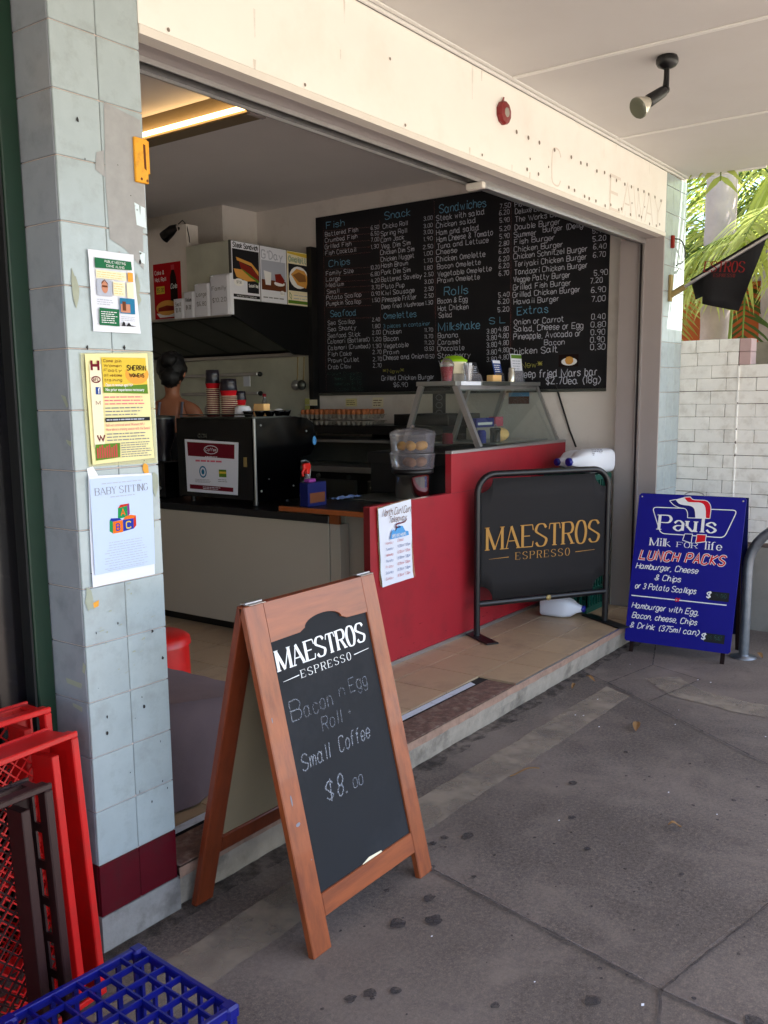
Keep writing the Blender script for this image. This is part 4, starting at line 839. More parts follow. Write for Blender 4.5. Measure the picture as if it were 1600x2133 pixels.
# opening hours paper
oh = empty('opening_hours_sheet', (2.53, .695, .60), 'crumpled white opening hours sheet taped on the red counter', 'notice')
FC = FX(0, .6965, 0)
sheet(FC, [(2.335, 1.035), (2.650, 1.056), (2.690, .615), (2.360, .612)], .002, .010, name='tape_backing', m='tape', parent=oh, seed=6)
sheet(FC, [(2.340, 1.030), (2.645, 1.052), (2.668, .612), (2.372, .606)], .006, .010, parent=oh, seed=8, nx=9, ny=12); Z4 = .0150
cl_ = [(2.44, .855), (2.62, .858), (2.615, .88), (2.585, .885), (2.56, .915), (2.52, .92), (2.49, .893), (2.475, .905), (2.46, .90)]
rows = [('Monday', 'Closed', 0), ('Tuesday', '9.30am-7.30pm', 1), ('Wednesday', '8.30am-7.30pm', 0), ('Thursday', '8.30am-7.30pm', 1), ('Friday', '8.30am-7.30pm', 0), ('Saturday', '8.30am-7.30pm', 1), ('Sunday', '8.30am-7.30pm', 0)]
printed([('brown_print', lambda m: (stext(m, 'North Curl Curl', 2.37, .985, .036, width=.265, w=.09, slant=.35, n=Z4, sp=1.0), stext(m, 'Takeaway', 2.43, .945, .032, width=.165, w=.09, slant=.35, n=Z4, sp=1.0))),
         ('maroon', lambda m: ribbon(m, cat([Vector(p) for p in ((2.60, .95), (2.58, .935), (2.53, .932), (2.50, .928), (2.50, .915), (2.54, .912))]), lambda d: .007, Z4)),
         ('sky_blue', lambda m: m.poly(cl_, Z4)), ('white', lambda m: stext(m, 'OPENING HOURS', 2.46, .862, .016, width=.13, w=.14, n=Z4+.001)),
         ('red_ink', lambda m: [(stext(m, a, 2.40, .832-.032*i, .013, width=.07, w=.11, n=Z4, slant=.15), stext(m, b, 2.51, .834-.032*i, .014, width=.12 if i else .055, w=.1, n=Z4, slant=.15)) for i, (a, b, c) in enumerate(rows) if not c]),
         ('blue_ink', lambda m: [(stext(m, a, 2.40, .832-.032*i, .013, width=.07, w=.11, n=Z4, slant=.15), stext(m, b, 2.51, .834-.032*i, .014, width=.12, w=.1, n=Z4, slant=.15)) for i, (a, b, c) in enumerate(rows) if c])], parent=oh, F=FC)
# ------------------------------------------------------------------ coffee counter
cc = empty('coffee_counter', (2.9, 2.8, .15), 'long cream laminate counter with black top running into the shop', 'counter')
s = MB(); s.box(2.512, 3.15, 1.165, 4.6, .225, .9); s.build('carcass', 'cream_laminate', cc)
s = MB(); s.bev(2.50, 2.512, 1.15, 4.6, .22, .9, .002); s.build('side_panel', 'cream_laminate', cc); s = MB(); s.bev(2.513, 3.1, 1.152, 1.164, .22, .9, .001); s.build('front_end_panel', 'cream_laminate', cc)
s = MB(); s.bev(2.495, 3.2, 1.145, 4.6, .9005, .946, .004); s.build('bench_top', 'bench_black', cc)
s = MB(); s.bev(2.497, 2.52, 1.075, 1.142, .9, .984, .002); s.build('timber_block', 'wood_edge', cc)
s = MB(); s.bev(2.503, 2.585, 1.07, 1.142, .2, .899, .002); s.build('end_post', 'cream_laminate', cc); s = MB(); s.bev(2.59, 3.1, 1.10, 1.14, .2, .984, .002); s.build('end_panel', 'cream_laminate', cc)
s = MB(); s.box(2.58, 3.1, 1.2, 4.6, .151, .22); s.build('kick_board', 'black_metal', cc)
# coffee machine
cm = empty('coffee_machine', (2.85, 2.15, .946), 'black espresso machine with a framed maroon certificate on its back, on the coffee counter', 'coffee machine')
PR = [(2.615, .975), (2.615, 1.487), (2.98, 1.492), (3.10, 1.478), (3.165, 1.445), (3.18, 1.36), (3.165, 1.28), (3.13, 1.24), (3.03, 1.228), (3.01, .965)]
for y0 in (1.80, 2.485):
    s = MB(); n = len(PR); s.add([(a, y0, b) for a, b in PR]+[(a, y0+.022, b) for a, b in PR], [tuple(range(n-1, -1, -1)), tuple(range(n, 2*n))]+[(i, (i+1) % n, (i+1) % n+n, i+n) for i in range(n)])
    s.build('side_panel', 'black_gloss', cm)
s = MB(); s.box(2.603, 3.00, 1.825, 2.482, .985, 1.484); s.box(3.0, 3.13, 1.825, 2.482, 1.25, 1.47); s.build('body', 'black_gloss', cm)
s = MB(); s.bev(2.600, 2.6145, 1.798, 1.812, .955, 1.487, .002); s.build('chrome_edge', 'steel', cm)
for y in (1.86, 2.42):
    for x in (2.66, 2.95): s = MB(); s.lathe([(.02, .947), (.017, .984)], (x, y, 0), 12); s.build('foot', 'black_metal', cm)
for x, z, r_ in ((2.66, 1.445, .008), (3.09, 1.395, .007), (2.65, 1.04, .008), (2.95, 1.05, .006), (2.72, 1.11, .004)):
    s = MB(); s.lathe([(r_, 0), (r_*.7, -.004), (.0005, -.005)], (x, 1.799, z), 10, 'y'); s.build('screw', 'steel', cm)
s = MB(); s.tube([(3.04, 1.81, 1.20), (3.075, 1.80, 1.205), (3.11, 1.80, 1.19), (3.125, 1.80, 1.15), (3.11, 1.80, 1.07)], .006, 10); s.build('steam_wand', 'steel', cm)
s = MB(); s.tube([(2.62, 1.82, 1.51), (2.62, 2.48, 1.51)], .004, 6); s.box(2.62, 2.98, 1.83, 2.48, 1.488, 1.496); s.build('cup_rail', 'steel_dark', cm)
s = MB(FY(2.6025, 2.30, 1.365)); btext(s, 'CCM', 0, 0, .026, width=.085, bold=.04); ribbon(s, [Vector((-.09, -.012)), Vector((.16, -.012))], lambda d: .002, 0); s.build('maker_badge', 'steel_dark', cm)
s = MB(FY(2.6025, 0, 0)); s.rect(-1.90, -1.87, 1.19, 1.25); s.build('brass_plate', 'bracket_gold', cm)
cf = empty('certificate', (2.596, 2.17, 1.01), 'white and maroon certificate hung on the back of the coffee machine', 'notice')
Fc = FY(2.5985, 2.412, 1.012)
s = MB(Fc); s.add([(0, .002, 0), (.456, 0, 0), (.476, .328, 0), (-.005, .342, 0)], [(0, 1, 2, 3)]); s.add([(0, .002, -.003), (.456, 0, -.003), (.476, .328, -.003), (-.005, .342, -.003)], [(3, 2, 1, 0)]); s.build('sheet', 'paper', cf)
printed([('maroon', lambda m: (m.poly([(.022, .235), (.440, .225), (.445, .315), (.018, .325)], .0012), m.poly([(.028, .022), (.420, .018), (.422, .045), (.028, .050)], .0012))),
         ('paper', lambda m: (ring(m, [(.235+.062*math.cos(a*.5236), .278+.026*math.sin(a*.5236)) for a in range(12)], .004, .0018), stext(m, 'Coffee', .187, .270, .018, width=.095, w=.14, n=.0018, slant=.2), greek(m, .18, .29, .228, .240, 1, .0018, .4, 31), greek(m, .15, .31, .024, .044, 2, .0018, .35, 32))),
         ('pink_ink', lambda m: greek(m, .09, .37, .195, .215, 1, .0012, .55, 33)),
         ('teal_ink', lambda m: (ring(m, [(.155+.030*math.cos(a*.5236), .135+.034*math.sin(a*.5236)) for a in range(12)], .009, .0012), m.disc(.155, .135, .014, .018, 10, .0014))),
         ('salad_green', lambda m: m.rect(.300, .365, .108, .155, .0012)), ('yellow', lambda m: m.rect(.300, .365, .130, .143, .0018)),
         ('grey_ink', lambda m: (greek(m, .08, .235, .065, .090, 3, .0012, .3, 34), greek(m, .29, .375, .075, .098, 2, .0012, .3, 35)))], parent=cf, F=Fc)
# cups on the machine
def cup_stack(x, y, z, r0, n, lids, lab):
    c = empty('cup_stack', (x, y, z), lab, 'cup stack', 'stacks of takeaway cups on the coffee machine')
    prof = []; h = z
    for k in range(n):
        prof += [(r0*.80, h), (r0*.98, h+.0085), (r0*1.03, h+.009), (r0*1.03, h+.0112), (r0*.99, h+.0115)]; h += .0118
    MB().lathe(prof, (x, y, 0), 18).build('striped_cups', 'cream_print', c)
    m_ = MB()
    for k in range(n): m_.lathe([(r0*.815, z+k*.0118-.0002), (r0*.90, z+k*.0118+.0042), (r0*.985, z+k*.0118+.0083)], (x, y, 0), 18, cap=False)
    m_.build('printed_bands', 'maroon', c)
    MB().lathe([(r0*.85, h), (r0*.99, h+.030), (r0*1.03, h+.033)], (x, y, 0), 18).build('top_cup', 'cola_red', c)
    h += .033
    MB().lathe([(r0*1.06, h), (r0*1.0, h+.012), (r0*.93, h+lids*.55), (r0*.96, h+lids*.6), (r0*.88, h+lids), (r0*.7, h+lids)], (x, y, 0), 18).build('lid_stack', 'black_lid', c)
cup_stack(2.70, 2.245, 1.497, .046, 15, .085, 'taller stack of red printed takeaway cups with black lids on the coffee machine')
cup_stack(2.72, 2.125, 1.497, .055, 11, .075, 'broad middle stack of printed takeaway cups with black lids on the coffee machine')
cup_stack(2.78, 2.08, 1.497, .036, 6, .055, 'smallest stack of printed takeaway cups behind the white bowl on the coffee machine')
s = MB(); s.lathe([(.055, 1.497), (.050, 1.55), (.040, 1.562), (.001, 1.564)], (2.70, 1.985, 0), 20); tag(s.build('upturned_bowl', 'milk_white'), 'white upturned plastic bowl beside the cup stacks on the coffee machine', 'bowl')
s = MB(); s.bev(2.80, 2.86, 1.90, 1.99, 1.497, 1.575, .003); tag(s.build('brown_carton', 'orange_pale'), 'small pale brown carton behind the upturned bowl on the coffee machine', 'carton')
cups0 = None; R = random.Random(5)
for k, (x, y) in enumerate(((2.66, 1.90), (2.72, 1.86), (2.80, 1.85), (2.88, 1.845), (2.95, 1.85))):
    lab = ['first black cup along the front rim of the coffee machine, next to the white bowl', 'second black cup along the rim of the coffee machine, beside the bowl end', 'third and middle black cup along the rim of the coffee machine', 'fourth black cup along the rim of the coffee machine', 'fifth black cup along the rim, nearest the steam wand'][k]
    if cups0 is None:
        cups0 = MB().lathe([(.022, 1.497), (.034, 1.525), (.036, 1.532), (.030, 1.530), (.001, 1.505)], (x, y, 0), 16).build('black_cup', 'black_gloss', loc=(x, y, 1.497)); c = cups0
    else: c = cups0.copy(); S.collection.objects.link(c); c.location = (x, y, 1.497)
    tag(c, lab, 'cup', 'black cups on top of the coffee machine')
for k, (x, y, l) in enumerate(((2.86, 1.93, 'left heap of white cloths on top of the coffee machine'), (2.96, 1.92, 'right heap of white cloths on top of the coffee machine, near the steam end'))):
    s = MB(); s.ell((x, y, 1.515), (.045, .035, .028), 12, 8); s.ell((x+.03, y-.01, 1.51), (.03, .03, .02), 10, 6); tag(s.build('folded_cloth', 'foam'), l, 'cloth', 'white cloths on the coffee machine')
tg = MB(); tg.ell((3.165, 1.795, 1.33), (.018, .008, .030), 14, 10); tag(tg.build('air_freshener', 'sky_blue'), 'blue oval tag hanging on the side of the coffee machine', 'tag')
# spray bottle, box, towel on the flap
def bottle_prof(): return 0
sp = empty('spray_bottle', (2.62, 1.40, 1.012), 'spray bottle with red trigger on the dark bench beside the coffee machine', 'spray bottle')
MB().lathe([(.030, 1.013), (.032, 1.05), (.030, 1.11), (.014, 1.15), (.012, 1.165)], (2.62, 1.40, 0), 16).build('bottle', 'acrylic', sp)
s = MB(); s.bev(2.585, 2.645, 1.39, 1.412, 1.19, 1.228, .006); s.bev(2.606, 2.634, 1.388, 1.414, 1.165, 1.195, .004); s.tube([(2.59, 1.40, 1.195), (2.575, 1.40, 1.175), (2.582, 1.40, 1.155)], .007, 8); s.build('trigger_head', 'red_plastic', sp)
MATS['red_trigger'] = mat('red_trigger', (.85, .12, .08), .4); sp.children[-1].data.materials[0] = MATS['red_trigger']
bx = empty('display_box', (2.42, 1.18, 1.012), 'small dark blue cardboard counter box next to the spray bottle', 'box')
s = MB(); s.bev(2.315, 2.475, 1.14, 1.20, 1.013, 1.145, .002); s.build('carton', 'dark_blue', bx); s = MB(FX(2.315, 1.1385, 1.013)); s.rect(.015, .145, .02, .075); s.build('label_print', 'brown_print', bx); s = MB(); s.bev(2.34, 2.40, 1.15, 1.19, 1.146, 1.165, .004); s.build('sachets', 'purple', bx)
s = MB(); R = random.Random(4)
vs = []; n, m_ = 12, 6
for i in range(n+1):
    for j_ in range(m_+1): vs.append((2.60+.24*i/n, 1.16+.07*j_/m_, 1.014+.012+.010*math.sin(i*1.3+j_)*math.sin(j_*1.1)+R.uniform(0, .006)))
s.add(vs, [(i*(m_+1)+j_, (i+1)*(m_+1)+j_, (i+1)*(m_+1)+j_+1, i*(m_+1)+j_+1) for i in range(n) for j_ in range(m_)], True); tag(s.build('wiping_cloth', 'blue_cloth'), 'crumpled pale blue wiping cloth on the dark bench', 'cloth')
# ------------------------------------------------------------------ steamer
stm = empty('dim_sim_steamer', (2.97, .88, 1.02), 'tiered clear plastic food steamer on a chrome base beside the red counter step', 'steamer')
cx, cy = 2.955, .88
MB().lathe([(.100, 1.021), (.104, 1.03), (.104, 1.145), (.112, 1.16), (.118, 1.165)], (cx, cy, 0), 32).build('chrome_base', 'chrome', stm)
MB().lathe([(.118, 1.165), (.124, 1.168), (.124, 1.190), (.11, 1.192)], (cx, cy, 0), 32).build('black_rim', 'black_metal', stm)
for z, h in ((1.192, .085), (1.285, .105)):
    MB().lathe([(.122, z), (.125, z+.005), (.134, z+h), (.137, z+h+.004), (.133, z+h+.004)], (cx, cy, 0), 32, cap=False).build('steamer_tier', 'acrylic', stm)
    MB().lathe([(.001, z+.006), (.120, z+.006)], (cx, cy, 0), 24, cap=False).build('tier_floor', 'acrylic', stm)
MB().lathe([(.137, 1.395), (.13, 1.405), (.09, 1.420), (.03, 1.428), (.015, 1.43), (.012, 1.445), (.001, 1.448)], (cx, cy, 0), 32, cap=False).build('steamer_lid', 'acrylic', stm)
R = random.Random(6); k = 0; FOOD = []
for z, m, L_ in ((1.30, 'food_yellow', [(-.06, -.03), (-.01, -.06), (.05, -.04), (.02, .03), (-.05, .04)]), (1.205, 'food_brown', [(-.055, -.03), (.0, -.055), (.055, -.03), (.01, .04)])):
    for i, (a, b) in enumerate(L_):
        s = MB(); s.ell((cx+a, cy+b, z+.025), (.034, .03, .027), 10, 7)
        pos = {0: 'at the left', 1: 'at the front', 2: 'at the right', 3: 'at the back', 4: 'at the back left'}[i]
        tag(s.build('steamed_dumpling', m), f'{"yellow" if m == "food_yellow" else "brown"} steamed dumpling {pos} of the {"upper" if m == "food_yellow" else "lower"} steamer tier', 'dumpling', 'dumplings inside the steamer')
# ------------------------------------------------------------------ glass display case
dc = empty('display_case', (4.05, 1.0, 1.29), 'trapezoid glass sandwich display case with steel frame on the red counter', 'display case')
LX, RX = 3.48, 4.60
Pf0, Pf1, Pb0, Pb1 = (.735, 1.291), (.905, 1.672), (1.29, 1.291), (1.16, 1.672)
def bar(a, b, w_, name='frame_bar', m='alu', par=dc): MB().tube([a, b], w_, 4, smooth=False).build(name, m, par)
for x in (LX, RX):
    bar((x, *Pf0), (x, *Pf1), .024 if x == LX else .014); bar((x, *Pb0), (x, *Pb1), .022)
s = MB(); s.bev(LX-.03, RX+.02, .885, 1.18, 1.672, 1.70, .002); s.build('top_shelf', 'steel', dc)
s = MB(); s.bev(LX+.03, RX-.03, .895, .93, 1.640, 1.671, .002); s.build('glass_rail', 'alu', dc)
s = MB(); s.add([(LX, *Pf0), (RX, *Pf0), (RX, *Pf1), (LX, *Pf1)], [(0, 1, 2, 3)]); s.build('front_glass', 'case_glass', dc)
s = MB(); s.add([(LX, *Pb0), (LX, *Pf0), (LX, *Pf1), (LX, *Pb1)], [(0, 1, 2, 3)]); s.build('end_glass', 'case_glass', dc)
bar((LX+.6, *Pb0), (LX+.6, *Pb1), .02); s = MB(); s.bev(LX-.02, RX+.02, 1.27, 1.31, 1.273, 1.292, .002); s.build('rear_sill', 'steel', dc)
s = MB(); s.bev(LX+.35, RX-.02, .80, 1.24, 1.291, 1.300, .002); s.build('inner_tray', 'steel', dc)
s = MB(); s.bev(LX+.12, LX+.22, .96, 1.02, 1.625, 1.671, .003); s.build('lamp_box', 'steel_dark', dc)
s = MB(FX(LX+.03, .8835, 1.6725)); s.rect(0, .25, .001, .025); s.build('steel_plate', 'paper', dc); s = MB(FX(LX+.30, .8835, 1.6725)); s.rect(0, .38, .001, .025); s.build('steel_plate', 'steel_dark', dc)
# things in and on the case
tag(MB().ell((4.10, .93, 1.345), (.085, .06, .048), 16, 10).build('bread_loaf', 'orange_pale'), 'round pale bread loaf inside the glass case', 'bread')
cn = empty('canister', (3.93, .87, 1.3), 'black lidded canister inside the glass case beside the front frame bar', 'canister')
MB().lathe([(.034, 1.301), (.034, 1.375), (.037, 1.378), (.037, 1.392), (.03, 1.396)], (3.93, .87, 0), 18).build('body', 'black_gloss', cn); MB().tube([(3.91, .87, 1.396), (3.915, .87, 1.412), (3.93, .87, 1.418), (3.945, .87, 1.412), (3.95, .87, 1.396)], .003, 6).build('handle', 'steel', cn)
tag(MB().lathe([(.03, 1.301), (.03, 1.37), (.022, 1.385)], (3.80, .90, 0), 16).build('jar', 'blue_box'), 'blue and white jar inside the glass case beside the black canister', 'jar')
tag(MB().lathe([(.035, 1.301), (.035, 1.36), (.03, 1.37)], (3.62, 1.05, 0), 16).build('jar', 'maroon'), 'dark red jar at the left end of the glass case', 'jar')
tag(MB().lathe([(.03, 1.301), (.033, 1.38), (.03, 1.39)], (3.56, 1.15, 0), 16).build('jar', 'dark_brown'), 'dark brown jar at the back left of the glass case', 'jar')
wb = empty('wrap_box', (4.40, 1.15, 1.3), 'long blue and white carton at the back of the glass case', 'carton'); MB().bev(4.20, 4.46, 1.17, 1.23, 1.385, 1.45, .002).build('carton', 'blue_box', wb); MB(FX(4.21, 1.1685, 1.39)).rect(.01, .22, .012, .03).build('label_print', 'white', wb)
tag(MB().bev(4.18, 4.56, 1.15, 1.24, 1.301, 1.3845, .002).build('roll_box', 'tray_grey'), 'grey box under the blue carton in the glass case', 'carton')
tag(MB().bev(4.465, 4.58, 1.16, 1.22, 1.386, 1.455, .003).build('pink_packet', 'pink_ink'), 'pink packet next to the blue carton in the glass case', 'packet')
ck = empty('cup_of_straws', (3.505, .98, 1.7), 'domed clear cup packed with dark red sachets at the left end of the case top', 'cup')
MB().lathe([(.030, 1.701), (.040, 1.79)], (3.515, .99, 0), 18).build('sachets', 'cola_red', ck); MB().lathe([(.033, 1.7005), (.045, 1.795), (.048, 1.797), (.044, 1.81), (.03, 1.832), (.012, 1.842), (.001, 1.843)], (3.515, .99, 0), 18, cap=False).build('clear_cup', 'acrylic', ck)
tb_ = empty('tip_tub', (3.68, 1.02, 1.7), 'cream tub with lime lid stacked on a grey box on the case top', 'tub')
MB().bev(3.62, 3.80, 1.0, 1.10, 1.7005, 1.75, .003).build('grey_box', 'tray_grey', tb_); MB().lathe([(.070, 1.751), (.080, 1.825)], (3.70, 1.05, 0), 20).build('tub_body', 'cream_print', tb_); MB().lathe([(.085, 1.8255), (.086, 1.838), (.075, 1.841), (.05, 1.862), (.001, 1.868)], (3.70, 1.05, 0), 20).build('lime_lid', 'lime', tb_)
fk = empty('fork_cup', (3.67, .93, 1.7), 'clear cup of white plastic forks in front of the lime lidded tub', 'cup'); MB().lathe([(.026, 1.7005), (.036, 1.80)], (3.67, .925, 0), 16, cap=False).build('clear_cup', 'acrylic', fk); R = random.Random(3)
for k in range(6): a = R.uniform(0, 6.28); MB().tube([(3.67+.012*math.cos(a), .925+.012*math.sin(a), 1.702), (3.67+.026*math.cos(a+.5), .925+.026*math.sin(a+.5), 1.815)], [.003, .006], 6).build('plastic_fork', 'milk_white', fk)
def stand(x, y, w_, h, m, lab, ink, band=None, tilt=.25):
    o_ = empty('leaflet_stand', (x, y, 1.7), lab, 'leaflet stand'); F = frame((x, y, 1.702), (1, 0, 0), (0, tilt, 1)); MB(F).bev(0, w_, 0, h, -.006, 0, .001).build('card', m, o_)
    mb = MB(F); greek(mb, w_*.1, w_*.9, h*.15, h*.8, 7, .0008, .4, int(x*100)); mb.build('print', ink, o_)
    if band: MB(F).rect(0.002, w_-.002, h*.84, h*.97, .001).build('coloured_band', band, o_)
    MB(F).bev(-.004, w_+.004, 0, h*.4, .004, .007, .001).build('clear_pocket', 'acrylic', o_)
    return o_
stand(3.82, .99, .14, .135, 'ink', 'dark printed leaflet stand in the middle of the case top', 'light_ink', None, .35)
stand(4.18, 1.0, .11, .155, 'blue_ink', 'blue leaflet stand next to the tall white one on the case top', 'white', 'paper')
stand(4.36, .97, .16, .195, 'paper', 'tall white leaflet stand with green heading at the right of the case top', 'light_ink', 'salad_green', .1)
tag(MB().lathe([(.024, 1.7005), (.024, 1.76), (.020, 1.768), (.022, 1.785), (.018, 1.795)], (4.245, .92, 0), 16).build('salt_shaker', 'bulb_silver'), 'silver shaker in front of the blue leaflet stand', 'shaker')
tag(MB().bev(4.04, 4.16, .95, 1.0, 1.7005, 1.745, .003).build('card_box', 'orange_pale'), 'small pale card box left of the silver shaker on the case top', 'box')
# ------------------------------------------------------------------ crates and milk bottles behind the barrier
def crate_obj(name, x0, x1, y0, y1, z0, z1, m, lab, grp, slots=8):
    o_ = empty(name, ((x0+x1)/2, (y0+y1)/2, z0), lab, 'crate', grp); e = .018
    MB().bev(x0, x1, y0, y1, z0, z0+.012, .002).build('base', m, o_)
    s_ = MB()
    for za, zb in ((z1-.035, z1), (z0+.012, z0+.04), ((z0+z1)/2-.01, (z0+z1)/2+.01)):
        s_.bev(x0-.004*(za > z1-.05), x1+.004*(za > z1-.05), y0-.004*(za > z1-.05), y0+e, za, zb, .002); s_.bev(x0, x1, y1-e, y1, za, zb, .002); s_.bev(x0, x0+e, y0+e, y1-e, za, zb, .002); s_.bev(x1-e, x1, y0+e, y1-e, za, zb, .002)
    s_.build('rims', m, o_)
    for ax in range(4):
        s_ = MB()
        for k in range(slots+1):
            t = k/slots
            if ax < 2:
                yy = y0 if ax == 0 else y1-.01; xx = x0+(x1-x0-.014)*t; s_.box(xx, xx+.014, yy, yy+.01, z0+.04, z1-.035)
            else:
                xx = x0 if ax == 2 else x1-.01; yy = y0+(y1-y0-.014)*t; s_.box(xx, xx+.01, yy, yy+.014, z0+.04, z1-.035)
        s_.build('slatted_side', m, o_)
    return o_
CX0, CX1, CY0, CY1 = 4.19, 4.545, .31, .64
for k, (z0, lab) in enumerate(((.152, 'green milk crate, bottom of the stack by the tiled pilaster'), (.462, 'green milk crate, middle of the stack behind the barrier'), (.772, 'green milk crate, topmost of the stack under the milk bottles'))):
    crate_obj('milk_crate', CX0, CX1, CY0, CY1, z0, z0+.306, 'crate_green', lab, 'green milk crates stacked behind the barrier')
def jug(M, lab, cap=True):
    o_ = empty('milk_bottle', M.translation, lab, 'milk bottle', 'white plastic milk bottles behind the barrier')
    s_ = MB(M); secs = [(0, .058, .058), (.01, .064, .064), (.15, .066, .066), (.20, .055, .055), (.24, .028, .028), (.27, .02, .02)]; n = 20; vs = []
    for h, a, b in secs:
        for k in range(n):
            t = 2*math.pi*k/n; c, d_ = math.cos(t), math.sin(t); q = .55; vs.append((a*math.copysign(abs(c)**q, c), b*math.copysign(abs(d_)**q, d_), h))
    s_.add(vs, [(i*n+k, i*n+(k+1) % n, (i+1)*n+(k+1) % n, (i+1)*n+k) for i in range(len(secs)-1) for k in range(n)], True); s_.add(vs[:n], [tuple(reversed(range(n)))]); s_.add(vs[-n:], [tuple(range(n))]); s_.build('bottle', 'milk_white', o_)
    MB(M).lathe([(.021, .262), (.022, .285), (.018, .288)], (0, 0, 0), 16).build('cap', 'plastic_cap', o_)
    return o_
def lie(x, y, z, dirx, diry):
    d_ = Vector((dirx, diry, 0)).normalized(); u_ = Vector((0, 0, 1)); s2 = u_.cross(d_); return Matrix(((s2.x, u_.x, d_.x, x), (s2.y, u_.y, d_.y, y), (s2.z, u_.z, d_.z, z), (0, 0, 0, 1)))
M_ = lie(4.50, .32, 1.078+.088, -1, .42) @ Matrix.Scale(1.25, 4); j1 = jug(M_, 'larger white milk bottle lying on top of the green crates, printed side up')
s = MB(frame(Vector((4.22, .352, 1.205)), Vector((.93, -.39, 0)), (0, .25, 1))); greek(s, .06, .16, .0, .045, 4, 0.0, .5, 3); s.build('printed_mark', 'grey_ink', j1)
jug(lie(4.56, .44, 1.078+.078, -1, .5) @ Matrix.Scale(1.15, 4), 'second white milk bottle lying behind the printed one on the crates')
jug(lie(4.02, .55, .151+.067, .12, -1), 'white milk bottle lying on the tiled floor under the barrier')
# ------------------------------------------------------------------ covered box and red stool
cb = MB(); R = random.Random(17)
X0, X1, Y0, Y1, ZT = .22, 1.02, .30, .95, .60
def cv(u, v, w_): return 0
nu = 40; rim = []
for k in range(nu):
    t = k/nu*4; e = int(t); f_ = t-e; p = [(X0+(X1-X0)*f_, Y0), (X1, Y0+(Y1-Y0)*f_), (X1-(X1-X0)*f_, Y1), (X0, Y1-(Y1-Y0)*f_)][e]; rim.append(p)
cxm, cym = (X0+X1)/2, (Y0+Y1)/2; vs = []; lev = [(1.0, 0), (.99, .02), (1.0, .10), (1.03, .22), (1.05, .34), (1.08, .435)]
for li, (sc, dz) in enumerate(lev):
    for k, (x, y) in enumerate(rim):
        wv = .014*math.sin(k*1.7)*(li/5)+.008*math.sin(k*3.1+li); dx, dy = x-cxm, y-cym; L_ = math.hypot(dx, dy)
        slope = -.16*(x-X0)
        vs.append((cxm+dx*sc+dx/L_*wv, cym+dy*sc+dy/L_*wv, max(.154+.004*(k % 3), ZT+slope-dz*(ZT+slope-.15)/.435)))
cb.add(vs, [(i*nu+k, i*nu+(k+1) % nu, (i+1)*nu+(k+1) % nu, (i+1)*nu+k) for i in range(5) for k in range(nu)], True); cb.add([(cxm, cym, ZT-.06)]+vs[:nu], [(0, k+1, (k+1) % nu+1) for k in range(nu)], True)
tag(cb.build('covered_seat', 'cloth_mauve'), 'low seat draped in mauve grey cloth just inside the shop behind the tiled pillar', 'seat')
rs = empty('red_stool', (1.19, 1.12, .15), 'red plastic stool edge showing behind the tiled pillar', 'stool'); MB().lathe([(.16, .50), (.155, .53), (.13, .545), (.001, .546)], (1.19, 1.12, 0), 20).build('seat', 'crate_red', rs); MB().lathe([(.15, .152), (.155, .30), (.15, .499)], (1.19, 1.12, 0), 20, cap=False).build('skirt', 'crate_red', rs)
